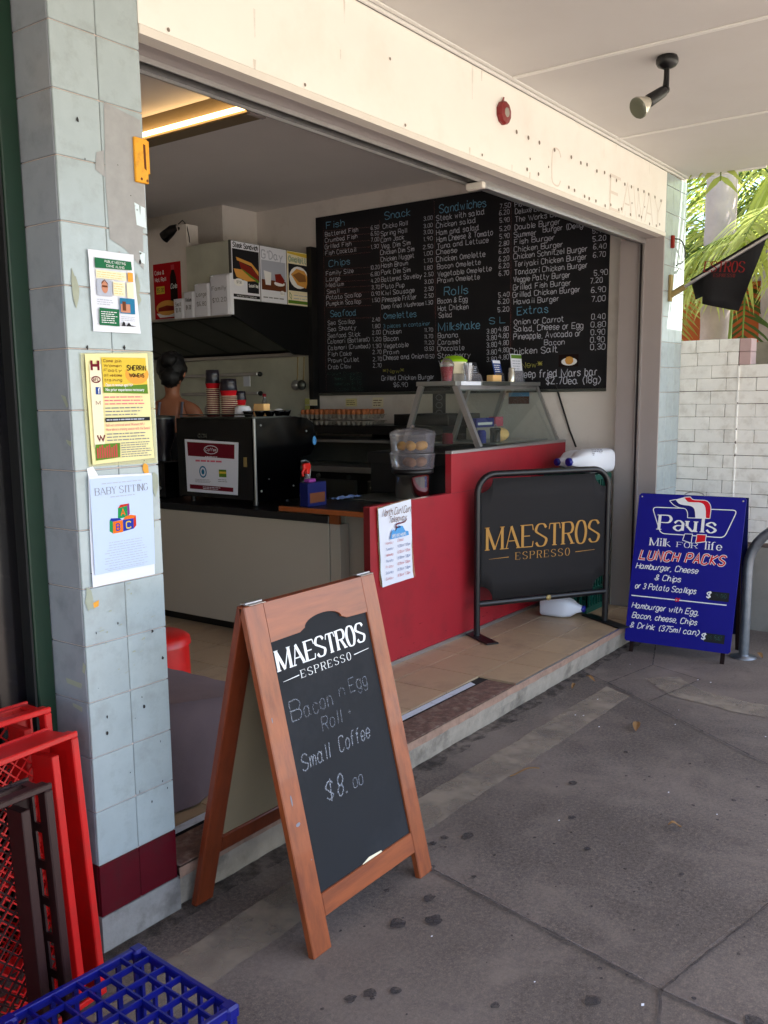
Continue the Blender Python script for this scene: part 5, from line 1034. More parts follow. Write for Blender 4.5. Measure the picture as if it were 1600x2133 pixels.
# ------------------------------------------------------------------ fluorescent batten
fl = empty('fluorescent_light', (2.35, 2.1, 3.15), 'lit fluorescent tube in a long angled housing on the shop ceiling', 'ceiling light')
CS = [(2.262, 3.229), (2.296, 3.168), (2.296, 3.120), (2.262, 3.110), (2.262, 3.100), (2.376, 3.100), (2.376, 3.229)]; n = len(CS)
s = MB(); s.add([(a, 1.46, b) for a, b in CS]+[(a, 3.10, b) for a, b in CS], [(i, (i+1) % n, (i+1) % n+n, i+n) for i in range(n)]); s.build('housing', 'lamp_box', fl)
for y in (1.43, 3.10): MB().bev(2.258, 2.380, y, y+.03, 3.096, 3.2285, .003).build('end_cap', 'grey_paint', fl)
MB().tube([(2.276, 1.463, 3.142), (2.276, 3.098, 3.142)], .013, 12).build('lit_tube', 'tube_light', fl)
MENU = """2.882|2.999|0.188|0.057|c|Fish
2.898|2.938|0.343|0.035|w|Battered Fish
2.424|2.935|0.078|0.031|w|6.50
2.899|2.887|0.335|0.035|w|Crumbed Fish
2.424|2.889|0.078|0.031|w|6.50
2.901|2.836|0.275|0.035|w|Grilled Fish
2.425|2.843|0.079|0.031|w|7.00
2.898|2.785|0.318|0.035|w|Fish Cocktail
2.426|2.788|0.075|0.031|w|1.30
2.862|2.69|0.221|0.054|c|Chips
2.895|2.621|0.286|0.035|w|Family Size
2.432|2.628|0.087|0.031|w|10.20
2.896|2.573|0.148|0.035|w|Large
2.429|2.575|0.083|0.031|w|6.80
2.898|2.525|0.188|0.035|w|Medium
2.43|2.525|0.083|0.031|w|4.20
2.888|2.471|0.127|0.035|w|Small
2.424|2.472|0.081|0.031|w|3.70
2.896|2.424|0.364|0.036|w|Potato Scallop
2.425|2.422|0.081|0.031|w|0.90
2.897|2.372|0.361|0.036|w|Pumpkin Scallop
2.422|2.37|0.077|0.031|w|1.50
2.854|2.279|0.268|0.055|c|Seafood
2.886|2.215|0.286|0.036|w|Sea Scallop
2.422|2.218|0.075|0.031|w|2.40
2.887|2.163|0.302|0.036|w|Sea Shanty
2.423|2.164|0.08|0.032|w|1.80
2.889|2.109|0.344|0.036|w|Seafood Stick
2.424|2.114|0.084|0.032|w|2.00
2.89|2.062|0.437|0.036|w|Calamari (Battered)
2.42|2.06|0.084|0.032|w|1.20
2.887|2.009|0.441|0.036|w|Calamari (Crumbed)
2.421|2.006|0.084|0.032|w|1.30
2.888|1.956|0.246|0.036|w|Fish Cake
2.422|1.958|0.088|0.032|w|2.70
2.889|1.904|0.328|0.036|w|Prawn Cutlet
2.419|1.901|0.088|0.032|w|2.70
2.89|1.851|0.242|0.036|w|Crab Claw
2.419|1.85|0.084|0.032|w|2.70
2.905|1.796|0.379|0.027|t|*New* Coleslaw
2.824|1.753|0.281|0.03|t|Small  $2.50
2.821|1.71|0.277|0.03|t|Medium $4.00
2.813|1.667|0.285|0.03|t|Large $6.60
2.286|2.998|0.242|0.06|c|Snack
2.306|2.931|0.235|0.036|w|Chicko Roll
1.92|2.948|0.079|0.029|w|3.00
2.326|2.878|0.248|0.036|w|Spring Roll
1.92|2.892|0.079|0.029|w|3.00
2.327|2.83|0.222|0.036|w|Corn Jack
1.921|2.845|0.083|0.029|w|3.00
2.324|2.78|0.278|0.037|w|Veg. Dim Sim
1.921|2.795|0.08|0.029|w|1.90
2.332|2.732|0.323|0.037|w|Chicken Dim Sim
1.927|2.737|0.089|0.03|w|2.50
2.329|2.68|0.319|0.037|w|Chicken Nugget
1.921|2.686|0.08|0.03|w|1.00
2.326|2.631|0.256|0.037|w|Hash Brown
1.921|2.632|0.08|0.03|w|1.70
2.326|2.578|0.279|0.037|w|Pork Dim Sim
1.918|2.579|0.076|0.03|w|1.80
2.327|2.523|0.387|0.037|w|Battered Saveloy
1.918|2.528|0.084|0.03|w|2.50
2.324|2.467|0.219|0.037|w|Pluto Pup
1.915|2.474|0.08|0.03|w|3.00
2.324|2.418|0.313|0.037|w|Kiwi Sausage
1.915|2.42|0.08|0.03|w|2.50
2.321|2.365|0.328|0.037|w|Pineapple Fritter
1.915|2.369|0.08|0.03|w|2.50
2.326|2.312|0.403|0.034|w|Deep fried Mushroom
1.908|2.315|0.069|0.03|w|1.30
2.307|2.23|0.314|0.053|c|Omelettes
2.312|2.158|0.447|0.034|c|3 pieces in container
2.313|2.108|0.175|0.038|w|Chicken
1.916|2.108|0.077|0.03|w|11.70
2.309|2.055|0.144|0.038|w|Bacon
1.916|2.058|0.077|0.03|w|11.70
2.31|2.001|0.24|0.038|w|Vegetable
1.916|2.012|0.085|0.03|w|11.20
2.31|1.951|0.148|0.038|w|Prawn
1.917|1.964|0.085|0.031|w|13.50
2.315|1.907|0.391|0.038|w|Cheese and Onion
1.913|1.905|0.085|0.031|w|10.50
2.32|1.799|0.207|0.035|y|*New*
2.333|1.743|0.504|0.038|w|Grilled Chicken Burger
2.215|1.689|0.135|0.035|w|$6.90
1.777|2.984|0.401|0.066|c|Sandwiches
1.805|2.93|0.416|0.041|w|Steak with salad
1.261|2.953|0.087|0.033|w|7.50
1.805|2.879|0.343|0.038|w|Chicken salad
1.264|2.906|0.081|0.033|w|6.20
1.805|2.824|0.37|0.041|w|Ham and salad
1.26|2.853|0.078|0.033|w|5.90
1.802|2.774|0.484|0.041|w|Ham Cheese & Tomato
1.26|2.794|0.084|0.033|w|5.20
1.798|2.727|0.444|0.038|w|Tuna and Lettuce
1.259|2.741|0.078|0.033|w|5.90
1.805|2.683|0.183|0.038|w|Cheese
1.265|2.689|0.081|0.034|w|2.80
1.806|2.628|0.426|0.041|w|Chicken Omelette
1.264|2.636|0.081|0.034|w|6.20
1.798|2.574|0.379|0.038|w|Bacon Omelette
1.264|2.582|0.081|0.034|w|6.20
1.795|2.52|0.469|0.038|w|Vegetable Omelette
1.263|2.531|0.081|0.034|w|6.20
1.795|2.47|0.369|0.038|w|Prawn Omelette
1.263|2.478|0.081|0.034|w|6.70
1.734|2.371|0.207|0.068|c|Rolls
1.795|2.316|0.264|0.039|w|Bacon & Egg
1.265|2.325|0.088|0.034|w|5.40
1.792|2.259|0.271|0.039|w|Hot Chicken
1.267|2.277|0.088|0.034|w|6.20
1.784|2.208|0.118|0.039|w|Salad
1.27|2.22|0.092|0.034|w|5.20
1.788|2.109|0.365|0.066|c|Milkshake
1.339|2.138|0.043|0.049|c|S
1.253|2.139|0.046|0.049|c|L
1.792|2.055|0.182|0.039|w|Banana
1.362|2.067|0.084|0.035|w|3.80
1.262|2.079|0.082|0.034|w|4.80
1.792|2.004|0.196|0.039|w|Caramel
1.362|2.02|0.084|0.035|w|3.80
1.262|2.03|0.082|0.035|w|4.80
1.796|1.956|0.239|0.039|w|Chocolate
1.361|1.968|0.084|0.035|w|3.80
1.261|1.978|0.082|0.035|w|4.80
1.792|1.901|0.291|0.039|w|Strawberry
1.361|1.915|0.084|0.035|w|3.80
1.261|1.926|0.082|0.035|w|4.80
1.785|1.846|0.172|0.039|w|Vanilla
1.361|1.863|0.084|0.035|w|3.80
1.26|1.874|0.083|0.035|w|4.80
1.139|2.947|0.236|0.038|w|Plain Burger
1.135|2.898|0.279|0.038|w|Deluxe Burger
1.135|2.843|0.428|0.038|w|The Works Burger
1.137|2.789|0.352|0.039|w|Double Burger
1.143|2.737|0.175|0.039|w|Summer
0.915|2.747|0.37|0.038|w|Burger (Delight)
1.139|2.687|0.314|0.039|w|Fish Burger
0.543|2.698|0.094|0.034|w|5.90
1.142|2.634|0.38|0.039|w|Chicken Burger
0.539|2.645|0.094|0.034|w|5.20
1.144|2.585|0.564|0.039|w|Chicken Schnitzel Burger
0.532|2.592|0.091|0.034|w|6.40
1.137|2.531|0.555|0.039|w|Teriyaki Chicken Burger
0.533|2.539|0.088|0.034|w|6.70
1.136|2.475|0.561|0.039|w|Tandoori Chicken Burger
1.142|2.423|0.439|0.039|w|Veggie Patty Burger
0.524|2.417|0.097|0.037|w|5.90
1.145|2.367|0.449|0.039|w|Grilled Fish Burger
0.549|2.366|0.086|0.037|w|7.20
1.147|2.316|0.521|0.039|w|Grilled Chicken Burger
0.541|2.302|0.103|0.037|w|6.90
1.14|2.265|0.356|0.039|w|Hawaii Burger
0.537|2.242|0.098|0.037|w|7.00
1.11|2.19|0.245|0.059|c|Extras
1.135|2.12|0.394|0.04|w|Onion or Carrot
0.534|2.122|0.098|0.038|w|0.40
1.134|2.069|0.537|0.043|w|Salad, Cheese or Egg
0.538|2.068|0.107|0.038|w|0.80
1.137|2.015|0.523|0.043|w|Pineapple, Avocado or
0.537|2.017|0.101|0.038|w|0.90
0.891|1.962|0.156|0.039|w|Bacon
0.539|1.966|0.101|0.038|w|0.90
1.171|1.908|0.386|0.046|w|Chicken Salt
0.538|1.914|0.107|0.041|w|0.30
1.121|1.806|0.217|0.046|y|*New*
1.088|1.737|0.602|0.055|w|Deep fried Mars bar
0.871|1.686|0.412|0.051|w|$2.70ea (18g)"""
MLINES = [(2.897, 2.981, 2.427, 2.958), (2.894, 2.933, 2.432, 2.908), (2.895, 2.88, 2.433, 2.856), (2.897, 2.829, 2.433, 2.805), (2.898, 2.775, 2.43, 2.764), (2.894, 2.669, 2.432, 2.646), (2.895, 2.615, 2.433, 2.597), (2.897, 2.566, 2.433, 2.547), (2.894, 2.518, 2.43, 2.5), (2.895, 2.466, 2.431, 2.454), (2.894, 2.414, 2.427, 2.4), (2.895, 2.359, 2.424, 2.347), (2.885, 2.264, 2.426, 2.25), (2.917, 3.015, 2.917, 1.672), (2.337, 3.001, 2.339, 1.901), (1.826, 3.085, 1.81, 1.914), (1.168, 2.998, 1.161, 1.89)]
# ------------------------------------------------------------------ menu board
mb_ = empty('menu_board', (4.69, 1.7, 1.65), 'huge black chalk menu board covering the side wall of the shop', 'menu board')
MB().bev(4.684, 4.699, .42, 3.00, 1.650, 3.098, .002).build('board', 'menu_black', mb_)
MB().bev(4.676, 4.70, .42, 3.00, 1.628, 1.6495, .002).build('ledge', 'steel_dark', mb_)
FM = FY(4.6835, 0, 0); random.seed(31)
groups = {}
for ln in MENU.split('\n'):
    y, z, wd, h, c, tx = ln.split('|'); groups.setdefault(c, []).append((float(y), float(z), float(wd), float(h), tx))
for c, m, nm in (('c', 'menu_cyan', 'headings'), ('w', 'menu_chalk', 'items_and_prices'), ('y', 'chalk_yellow', 'yellow_writing'), ('t', 'chalk_green', 'green_writing')):
    s = MB(FM)
    for y, z, wd, h, tx in groups[c]: stext(s, tx, -y, z, h*(.95 if c != 'c' else .9), width=wd, w=.115 if c == 'w' else .10, jit=.10, n=.0006, sp=1.3)
    s.build(nm, m, mb_)
s = MB(FM)
for a, b, c, d_ in MLINES: ribbon(s, [Vector((-a, b)), Vector((-c, d_))], lambda d: .004, .0005)
s.build('ruled_lines', 'chalk_pink', mb_)
mp = empty('food_photo', (4.68, .62, 1.80), 'small photo of fried dessert pinned near the bottom right of the menu board', 'photo')
s = MB(FY(4.682, .775, 1.805)); s.rect(0, .15, 0, .085); s.build('photo_card', 'dark_brown', mp); s = MB(FY(4.6813, .775, 1.805)); s.disc(.08, .035, .06, .028, 16); s.build('plate', 'white', mp); s = MB(FY(4.6806, .775, 1.805)); s.disc(.08, .045, .035, .028, 12, 0, .15); s.build('fried_pieces', 'bread', mp)
# notes under the board
for k, (y0, y1, z0, z1, m, lab) in enumerate(((2.72, 2.60, 1.535, 1.60, 'yellow_paper', 'yellow handwritten note on the wall under the left part of the menu board'), (2.44, 2.33, 1.525, 1.605, 'cream_print', 'cream note on the wall under the menu board, right of the yellow note'))):
    o_ = empty('wall_note', (4.69, y0, z0), lab, 'note'); MB(FY(4.697, y0, z0)).rect(0, y0-y1, 0, z1-z0).build('paper', m, o_); s = MB(FY(4.6962, y0, z0)); greek(s, .01, y0-y1-.01, .01, z1-z0-.01, 3, 0, .3, k); s.build('handwriting', 'brown_print', o_)
o_ = empty('wall_leaflet', (4.69, 1.83, 1.44), 'tall dark leaflet on the wall behind the glass case', 'leaflet'); MB(FY(4.697, 1.85, 1.43)).rect(0, .12, 0, .20).build('paper', 'ink', o_); s = MB(FY(4.6962, 1.85, 1.43))
for q in (.03, .09, .15): ring(s, [(.06+.03*math.cos(a*.785), q+.02+.022*math.sin(a*.785)) for a in range(8)], .006, 0)
s.build('round_prints', 'grey_ink', o_)
o_ = empty('wall_photo', (4.69, 1.1, 1.56), 'small landscape photo on the wall behind the glass case', 'photo'); MB(FY(4.697, 1.18, 1.545)).rect(0, .17, 0, .10).build('photo_card', 'sky_blue', o_); s = MB(FY(4.6962, 1.18, 1.545)); s.rect(.0, .17, 0, .055); s.build('ground_part', 'brown_print', o_)
tag(MB().tube([(4.69, .80, 1.69), (4.685, .79, 1.66), (4.685, .68, 1.35), (4.66, .62, 1.24)], .007, 8).build('power_cord', 'black_metal'), 'black cord running down the wall from the menu board corner', 'cord')
# ------------------------------------------------------------------ range hood
hd = empty('range_hood', (4.2, 4.0, 2.25), 'stainless steel range hood with food posters on its end, over the kitchen range', 'hood')
HX, HY = 3.722, 3.055
s = MB(); s.bev(HX, HX+.02, HY+.021, 3.545, 2.252, 2.808, .001); s.build('front_sheet', 'steel_sheet', hd)
s = MB(); s.box(HX, 4.698, HY, HY+.02, 2.372, 2.81); s.build('end_sheet', 'steel_dark', hd)
s = MB(); s.add([(HX, HY, 2.252), (HX, HY, 2.371), (4.698, HY, 2.371), (4.698, HY, 1.97), (4.45, HY, 1.97), (HX, HY+.02, 2.252), (HX, HY+.02, 2.371), (4.698, HY+.02, 2.371), (4.698, HY+.02, 1.97), (4.45, HY+.02, 1.97)], [(0, 1, 2, 3, 4), (9, 8, 7, 6, 5), (0, 4, 9, 5), (4, 3, 8, 9), (1, 0, 5, 6)]); s.build('end_plate', 'black_metal', hd)
s = MB(); s.add([(HX+.02, HY+.02, 2.255), (HX+.02, 5.2, 2.255), (4.66, 5.2, 2.0), (4.66, HY+.02, 2.0)], [(0, 1, 2, 3)]); s.box(HX+.02, 4.69, HY+.02, 5.2, 2.795, 2.805); s.build('filter_bank', 'black_metal', hd)
for k in range(5):
    y = HY+.03+k*.42; s = MB(); s.add([(HX+.05, y+.02, 2.238), (HX+.05, y+.40, 2.238), (4.55, y+.40, 2.016), (4.55, y+.02, 2.016)], [(0, 1, 2, 3)]); s.build('filter', 'steel_dark', hd)
s = MB(); s.bev(4.60, 4.68, HY+.03, 5.2, 1.968, 1.998, .003); s.build('grease_channel', 'alu', hd)
s = MB(); s.bev(HX-.055, HX, HY+.01, 5.0, 2.240, 2.250, .001); s.build('front_ledge', 'alu', hd)
mat('kitchen_post', (.07, .065, .07), .5)
MB().box(4.62, 4.699, 3.005, 3.054, 1.40, 2.86).build('side_strip', 'kitchen_post', hd)
FH = FX(0, HY-.002, 0)
def poster(name, x0, x1, z0, z1, base, lab, pairs):
    o_ = empty(name, ((x0+x1)/2, HY-.003, z0), lab, 'poster'); s_ = MB(FH); s_.rect(x0, x1, z0, z1, 0); s_.build('sheet', base, o_)
    printed(pairs, parent=o_, F=FH); return o_
W3 = (4.685-3.727)/3; a0 = 3.727; a1 = a0+W3; a2 = a1+W3; a3 = 4.685; zb, zt = 2.374, 2.806
poster('steak_poster', a0+.004, a1-.004, zb, zt, 'paper', 'black and white poster of a steak sandwich, left of three on the hood end', [
    ('ink', lambda m: (m.rect(a0+.012, a1-.012, 2.52, 2.75, .0008), m.rect(a0+.17, a1-.02, 2.43, 2.53, .0008), m.rect(a0+.01, a1-.01, zb+.015, zb+.038, .0008))),
    ('ink', lambda m: stext(m, 'Steak Sandwich', a0+.02, 2.762, .034, width=.275, w=.2, slant=.1, n=.0010, sp=1.0)),
    ('bread', lambda m: m.poly([(a0+.05, 2.69), (a0+.22, 2.66), (a1-.02, 2.60), (a1-.02, 2.565), (a0+.22, 2.635), (a0+.06, 2.665)][::-1], .0014)),
    ('meat', lambda m: m.poly([(a0+.08, 2.66), (a0+.22, 2.625), (a1-.02, 2.56), (a1-.02, 2.53), (a0+.20, 2.57), (a0+.10, 2.61)][::-1], .0018)),
    ('salad_green', lambda m: m.poly([(a0+.10, 2.61), (a0+.20, 2.57), (a1-.02, 2.53), (a1-.02, 2.51), (a0+.18, 2.545)][::-1], .0020)),
    ('bread', lambda m: m.poly([(a0+.02, 2.60), (a0+.11, 2.60), (a0+.20, 2.55), (a1-.05, 2.525), (a0+.16, 2.515), (a0+.05, 2.54)][::-1], .0022)),
    ('white', lambda m: (m.disc(a0+.075, 2.50, .055, .030, 14, .0024), stext(m, 'Scotch Fillet', a0+.185, 2.475, .022, width=.11, w=.16, n=.0016), stext(m, 'North Curl Curl Takeaway', a0+.05, zb+.021, .011, width=.22, w=.14, n=.0016))),
    ('ink', lambda m: stext(m, '$7.50', a0+.05, 2.493, .018, width=.05, w=.14, n=.0030))])
poster('coffee_poster', a1+.004, a2-.004, zb, zt, 'paper', 'pale coffee poster, middle of three on the hood end', [
    ('light_ink', lambda m: (stext(m, "G'Day", a1+.02, 2.715, .060, width=.25, w=.16, n=.0008), m.rect(a1+.015, a2-.015, 2.55, 2.70, .0008))),
    ('brown_print', lambda m: m.rect(a1+.015, a2-.015, 2.47, 2.551, .0008)), ('white', lambda m: (m.poly([(a1+.04, 2.62), (a1+.13, 2.61), (a1+.12, 2.51), (a1+.06, 2.51)][::-1], .0014), m.disc(a1+.225, 2.53, .065, .02, 14, .0014), m.disc(a2-.06, 2.455, .030, .022, 12, .0016))),
    ('meat', lambda m: m.poly([(a1+.17, 2.60), (a1+.24, 2.61), (a1+.29, 2.56), (a1+.27, 2.53), (a1+.18, 2.54)][::-1], .0018)),
    ('grey_ink', lambda m: (stext(m, '$6.0', a2-.085, 2.448, .014, width=.05, w=.14, n=.0022), greek(m, a1+.03, a2-.03, 2.40, 2.43, 1, .0008, .3, 3)))])
poster('omelette_poster', a2+.004, a3-.002, zb, zt, 'cream_print', 'green and yellow omelette poster, right of three on the hood end', [
    ('yellow', lambda m: m.poly([(a2+.01, 2.80), (a3-.01, 2.80), (a3-.01, 2.765), (a2+.01, 2.785)][::-1], .0008)), ('ink', lambda m: m.rect(a2+.02, a3-.02, 2.49, 2.705, .0008)),
    ('salad_green', lambda m: (stext(m, 'Omelette', a2+.025, 2.722, .044, width=.255, w=.26, n=.0012), m.rect(a2+.01, a3-.01, zb+.012, zb+.038, .0008), ring(m, [(a2+.03, 2.475), (a2+.055, 2.45), (a2+.05, 2.42), (a2+.03, 2.44)], .005, .0010))),
    ('white', lambda m: (m.disc(a2+.15, 2.60, .12, .090, 18, .0012), stext(m, 'Omelette', a2+.025, 2.722, .044, width=.255, w=.09, n=.0016))), ('bread', lambda m: m.poly([(a2+.05, 2.62), (a2+.12, 2.67), (a2+.22, 2.66), (a2+.27, 2.60), (a2+.24, 2.52), (a2+.13, 2.54)][::-1], .0018)),
    ('food_brown', lambda m: m.poly([(a2+.07, 2.615), (a2+.15, 2.645), (a2+.23, 2.625), (a2+.24, 2.575), (a2+.15, 2.565)][::-1], .0024)), ('light_ink', lambda m: greek(m, a2+.08, a3-.03, 2.42, 2.47, 2, .0008, .25, 5))])
# chip boxes on the ledge
for k, (y0, y1, h, t1, t2_, lab) in enumerate(((3.655, 3.53, .155, 'Small', '$3.70', 'Small chip box, shortest of the four on the hood ledge'), (3.535, 3.41, .20, 'Medium', '$4.20', 'Medium chip box, second shortest on the hood ledge'), (3.41, 3.24, .25, 'Large', '$6.80', 'Large chip box, second tallest on the hood ledge'), (3.235, 3.02, .30, 'Family', '$10.20', 'Family chip box, tallest and nearest the hood corner'))):
    dx = .012*(3-k)*0; x = 3.672-.010*k*0
    o_ = empty('chip_box', (x, (y0+y1)/2, 2.25), lab, 'box', 'white chip boxes on the hood ledge'); c_ = .02
    s = MB(); yy = [y0, y0-c_, (y0+y1)/2, y1+c_, y1]
    s.add([(x, y0, 2.2505), (x-.012, y0-c_, 2.2505), (x-.012, y1+c_, 2.2505), (x, y1, 2.2505), (x+.035, y1, 2.2505), (x+.035, y0, 2.2505), (x, y0, 2.25+h), (x-.012, y0-c_, 2.25+h*.97), (x-.012, y1+c_, 2.25+h*.97), (x, y1, 2.25+h), (x+.035, y1, 2.25+h*1.04), (x+.035, y0, 2.25+h*1.04)], [(0, 1, 2, 3, 4, 5)]+[(i, i+6, (i+1) % 6+6, (i+1) % 6) for i in range(6)]); s.build('carton', 'paper', o_)
    s = MB(FY(x-.0128, y0, 2.25)); wd = y0-y1; stext(s, t1, .03, h*.62, .030, width=wd-.06, w=.09, n=0, jit=.05); stext(s, t2_, .035, h*.33, .030, width=wd-.07, w=.10, n=0, jit=.05); s.build('handwriting', 'ink', o_)
cp = empty('cola_poster', (3.735, 3.78, 2.268), 'red cola poster with a bottle and hot dog on the white kitchen partition', 'poster')
Fp = FY(3.7325, 3.955, 2.268); MB(Fp).rect(0, .33, 0, .44).build('sheet', 'cola_red', cp)
printed([('dark_brown', lambda m: (m.poly([(.20, .33), (.22, .38), (.25, .38), (.27, .33), (.285, .22), (.285, .10), (.20, .10), (.20, .22)], .0008),)), ('red_ink', lambda m: m.rect(.215, .255, .38, .42, .0012)), ('white', lambda m: (stext(m, 'Cola', .203, .235, .035, width=.075, w=.14, slant=.3, n=.0012), stext(m, 'Coke &', .02, .355, .03, width=.11, w=.16, n=.0012), stext(m, 'Hot Roll', .02, .30, .03, width=.13, w=.16, n=.0012))), ('yellow', lambda m: m.rect(.03, .13, .20, .26, .0012)), ('ink', lambda m: stext(m, '$5.00', .04, .215, .03, width=.08, w=.12, n=.0018)),
         ('bread', lambda m: m.disc(.15, .085, .13, .06, 18, .0014)), ('meat', lambda m: m.poly([(.04, .06), (.26, .06), (.27, .09), (.15, .105), (.05, .09)], .0018)), ('white', lambda m: m.poly([(.02, .045), (.29, .045), (.25, .01), (.06, .01)][::-1], .0010))], parent=cp, F=Fp)
s2 = empty('kitchen_spotlight', (3.77, 3.62, 2.95), 'small black spotlight clipped to the top edge of the kitchen partition', 'spotlight')
MB().tube([(3.785, 3.60, 2.99), (3.76, 3.61, 2.965), (3.74, 3.64, 2.955)], .018, 10).build('mount', 'black_metal', s2)
MB().tube([(3.745, 3.66, 2.97), (3.735, 3.70, 2.955), (3.72, 3.79, 2.905)], [.028, .042, .048], 16).build('lamp_head', 'black_metal', s2)
MB().tube([(3.76, 3.66, 3.0), (3.75, 3.60, 3.02), (3.745, 3.55, 2.98), (3.75, 3.53, 2.88), (3.77, 3.55, 2.84)], .004, 6).build('cable', 'black_metal', s2)
# ------------------------------------------------------------------ splashback, rails, range
sb = empty('splashback', (4.69, 4.0, 1.3), 'stainless steel splashback with two utensil rails behind the range', 'splashback')
MB().box(4.69, 4.699, 3.10, 5.8, .95, 1.968).build('steel_sheet', 'steel_sheet', sb)
for z in (1.815, 1.645):
    MB().bev(4.62, 4.689, 3.66, 4.66, z, z+.028, .003).build('rail', 'alu', sb)
    MB().ell((4.65, 3.65, z+.012), (.03, .018, .022), 10, 6).build('rail_end', 'black_metal', sb)
MB().box(4.61, 4.618, 3.74, 3.82, 1.72, 1.81).build('docket', 'paper', sb)
rg = empty('cooking_range', (4.3, 2.2, .15), 'black and steel cooking range with griller along the wall under the menu board', 'cooker')
s = MB(); s.box(4.10, 4.69, 1.42, 3.08, .16, 1.035); s.build('body', 'black_metal', rg)
MB().bev(4.07, 4.69, 1.40, 3.10, 1.036, 1.082, .004).build('cooktop', 'steel', rg)
MB().bev(4.48, 4.69, 1.40, 3.10, 1.083, 1.262, .003).build('back_panel', 'steel_dark', rg)
MB().bev(4.15, 4.69, 1.38, 3.10, 1.263, 1.286, .003).build('steel_shelf', 'steel', rg)
MB().bev(4.13, 4.69, 1.40, 3.08, 1.330, 1.395, .004).build('griller_top', 'black_metal', rg)
for y in (1.44, 2.2, 3.04): MB().box(4.40, 4.68, y, y+.03, 1.287, 1.329).build('griller_leg', 'black_metal', rg)
MB().bev(4.085, 4.099, 1.55, 2.05, .55, .98, .004).build('oven_door', 'steel_dark', rg); MB().bev(4.085, 4.099, 2.15, 2.9, .55, .98, .004).build('oven_door', 'steel_dark', rg)
MB().tube([(4.06, 1.6, .93), (4.06, 2.0, .93)], .010, 8).build('door_handle', 'steel', rg)
MB().bev(4.2, 4.66, 1.40, 1.88, 1.396, 1.48, .004).build('pie_warmer', 'black_metal', rg)
for k, (yc, lab) in enumerate(((2.60, 'left stack of grey egg trays full of brown eggs on the griller top'), (2.235, 'right stack of grey egg trays full of brown eggs on the griller top'))):
    et = empty('egg_tray', (4.2, yc, 1.396), lab, 'egg tray', 'egg trays on the griller')
    for l_ in range(2):
        s = MB(); z = 1.397+.048*l_
        for i in range(6):
            for j_ in range(6): s.lathe([(.008, z), (.024, z+.032), (.027, z+.034)], (4.14+.048*i, yc-.12+.048*j_, 0), 6, cap=False, smooth=False)
        s.bev(4.112, 4.408, yc-.15, yc+.15, z+.030, z+.034, .001); s.build('card_tray', 'tray_grey', et)
    s = MB()
    for i in range(6):
        for j_ in range(6): s.ell((4.14+.048*i, yc-.12+.048*j_, 1.496), (.019, .019, .024), 8, 6)
    s.build('eggs', 'egg', et)
ut = None
for k, (y, lab) in enumerate(((3.19, 'hanging ladle with polished bowl at the end of the splashback'), (3.12, 'dull hanging ladle next to the menu board edge'))):
    o_ = empty('ladle', (4.62, y, 1.75), lab, 'ladle', 'ladles hanging by the splashback')
    MB().tube([(4.64, y, 1.96), (4.63, y, 1.80), (4.62, y, 1.76)], .006, 6).build('handle', 'bracket_gold', o_); MB().ell((4.60, y, 1.72), (.035, .042, .045), 14, 8).build('bowl', 'steel' if k == 0 else 'steel_dark', o_)
for k, (y, z, w_, m, lab) in enumerate(((3.10, 1.555, .05, 'yellow_tape', 'upper green sticky note at the corner beside the menu board'), (3.10, 1.495, .05, 'yellow_tape', 'lower green sticky note at the corner beside the menu board'), (3.045, 1.545, .08, 'cream_print', 'cream sticky note under the left corner of the menu board'))):
    tag(MB().box(4.612, 4.618, y-w_, y, z, z+.05).build('sticky_note', m), lab, 'note')
wbt = empty('water_bottle', (4.45, 3.45, 1.4), 'clear bottle with red cap standing before the steel splashback', 'bottle')
MB().lathe([(.033, 1.396), (.035, 1.50), (.03, 1.56), (.013, 1.61), (.013, 1.625)], (4.45, 3.42, 0), 14).build('bottle', 'acrylic', wbt); MB().lathe([(.016, 1.625), (.016, 1.65), (.001, 1.652)], (4.45, 3.42, 0), 12).build('cap', 'red_ink', wbt)
fb = empty('fryer_bench', (4.35, 4.0, .15), 'dark steel fryer bench below the splashback', 'bench')
MB().box(4.05, 4.689, 3.12, 5.6, .155, 1.36).build('body', 'black_metal', fb); MB().bev(4.03, 4.689, 3.11, 5.6, 1.361, 1.395, .004).build('bench_top', 'steel_dark', fb)
gb = empty('coffee_grinder', (2.85, 2.9, .95), 'black coffee grinder left of the espresso machine, partly behind the pillar', 'coffee grinder')
MB().bev(2.62, 2.80, 2.66, 2.86, .947, 1.20, .01).build('body', 'black_gloss', gb); MB().lathe([(.055, 1.2), (.05, 1.26), (.085, 1.36), (.09, 1.48)], (2.71, 2.76, 0), 20).build('hopper', 'black_lid', gb); MB().lathe([(.094, 1.48), (.094, 1.50), (.001, 1.505)], (2.71, 2.76, 0), 20).build('lid', 'steel_dark', gb)
MB().tube([(2.62, 2.70, 1.02), (2.56, 2.70, 1.02)], .012, 8).build('filter_handle', 'steel', gb)
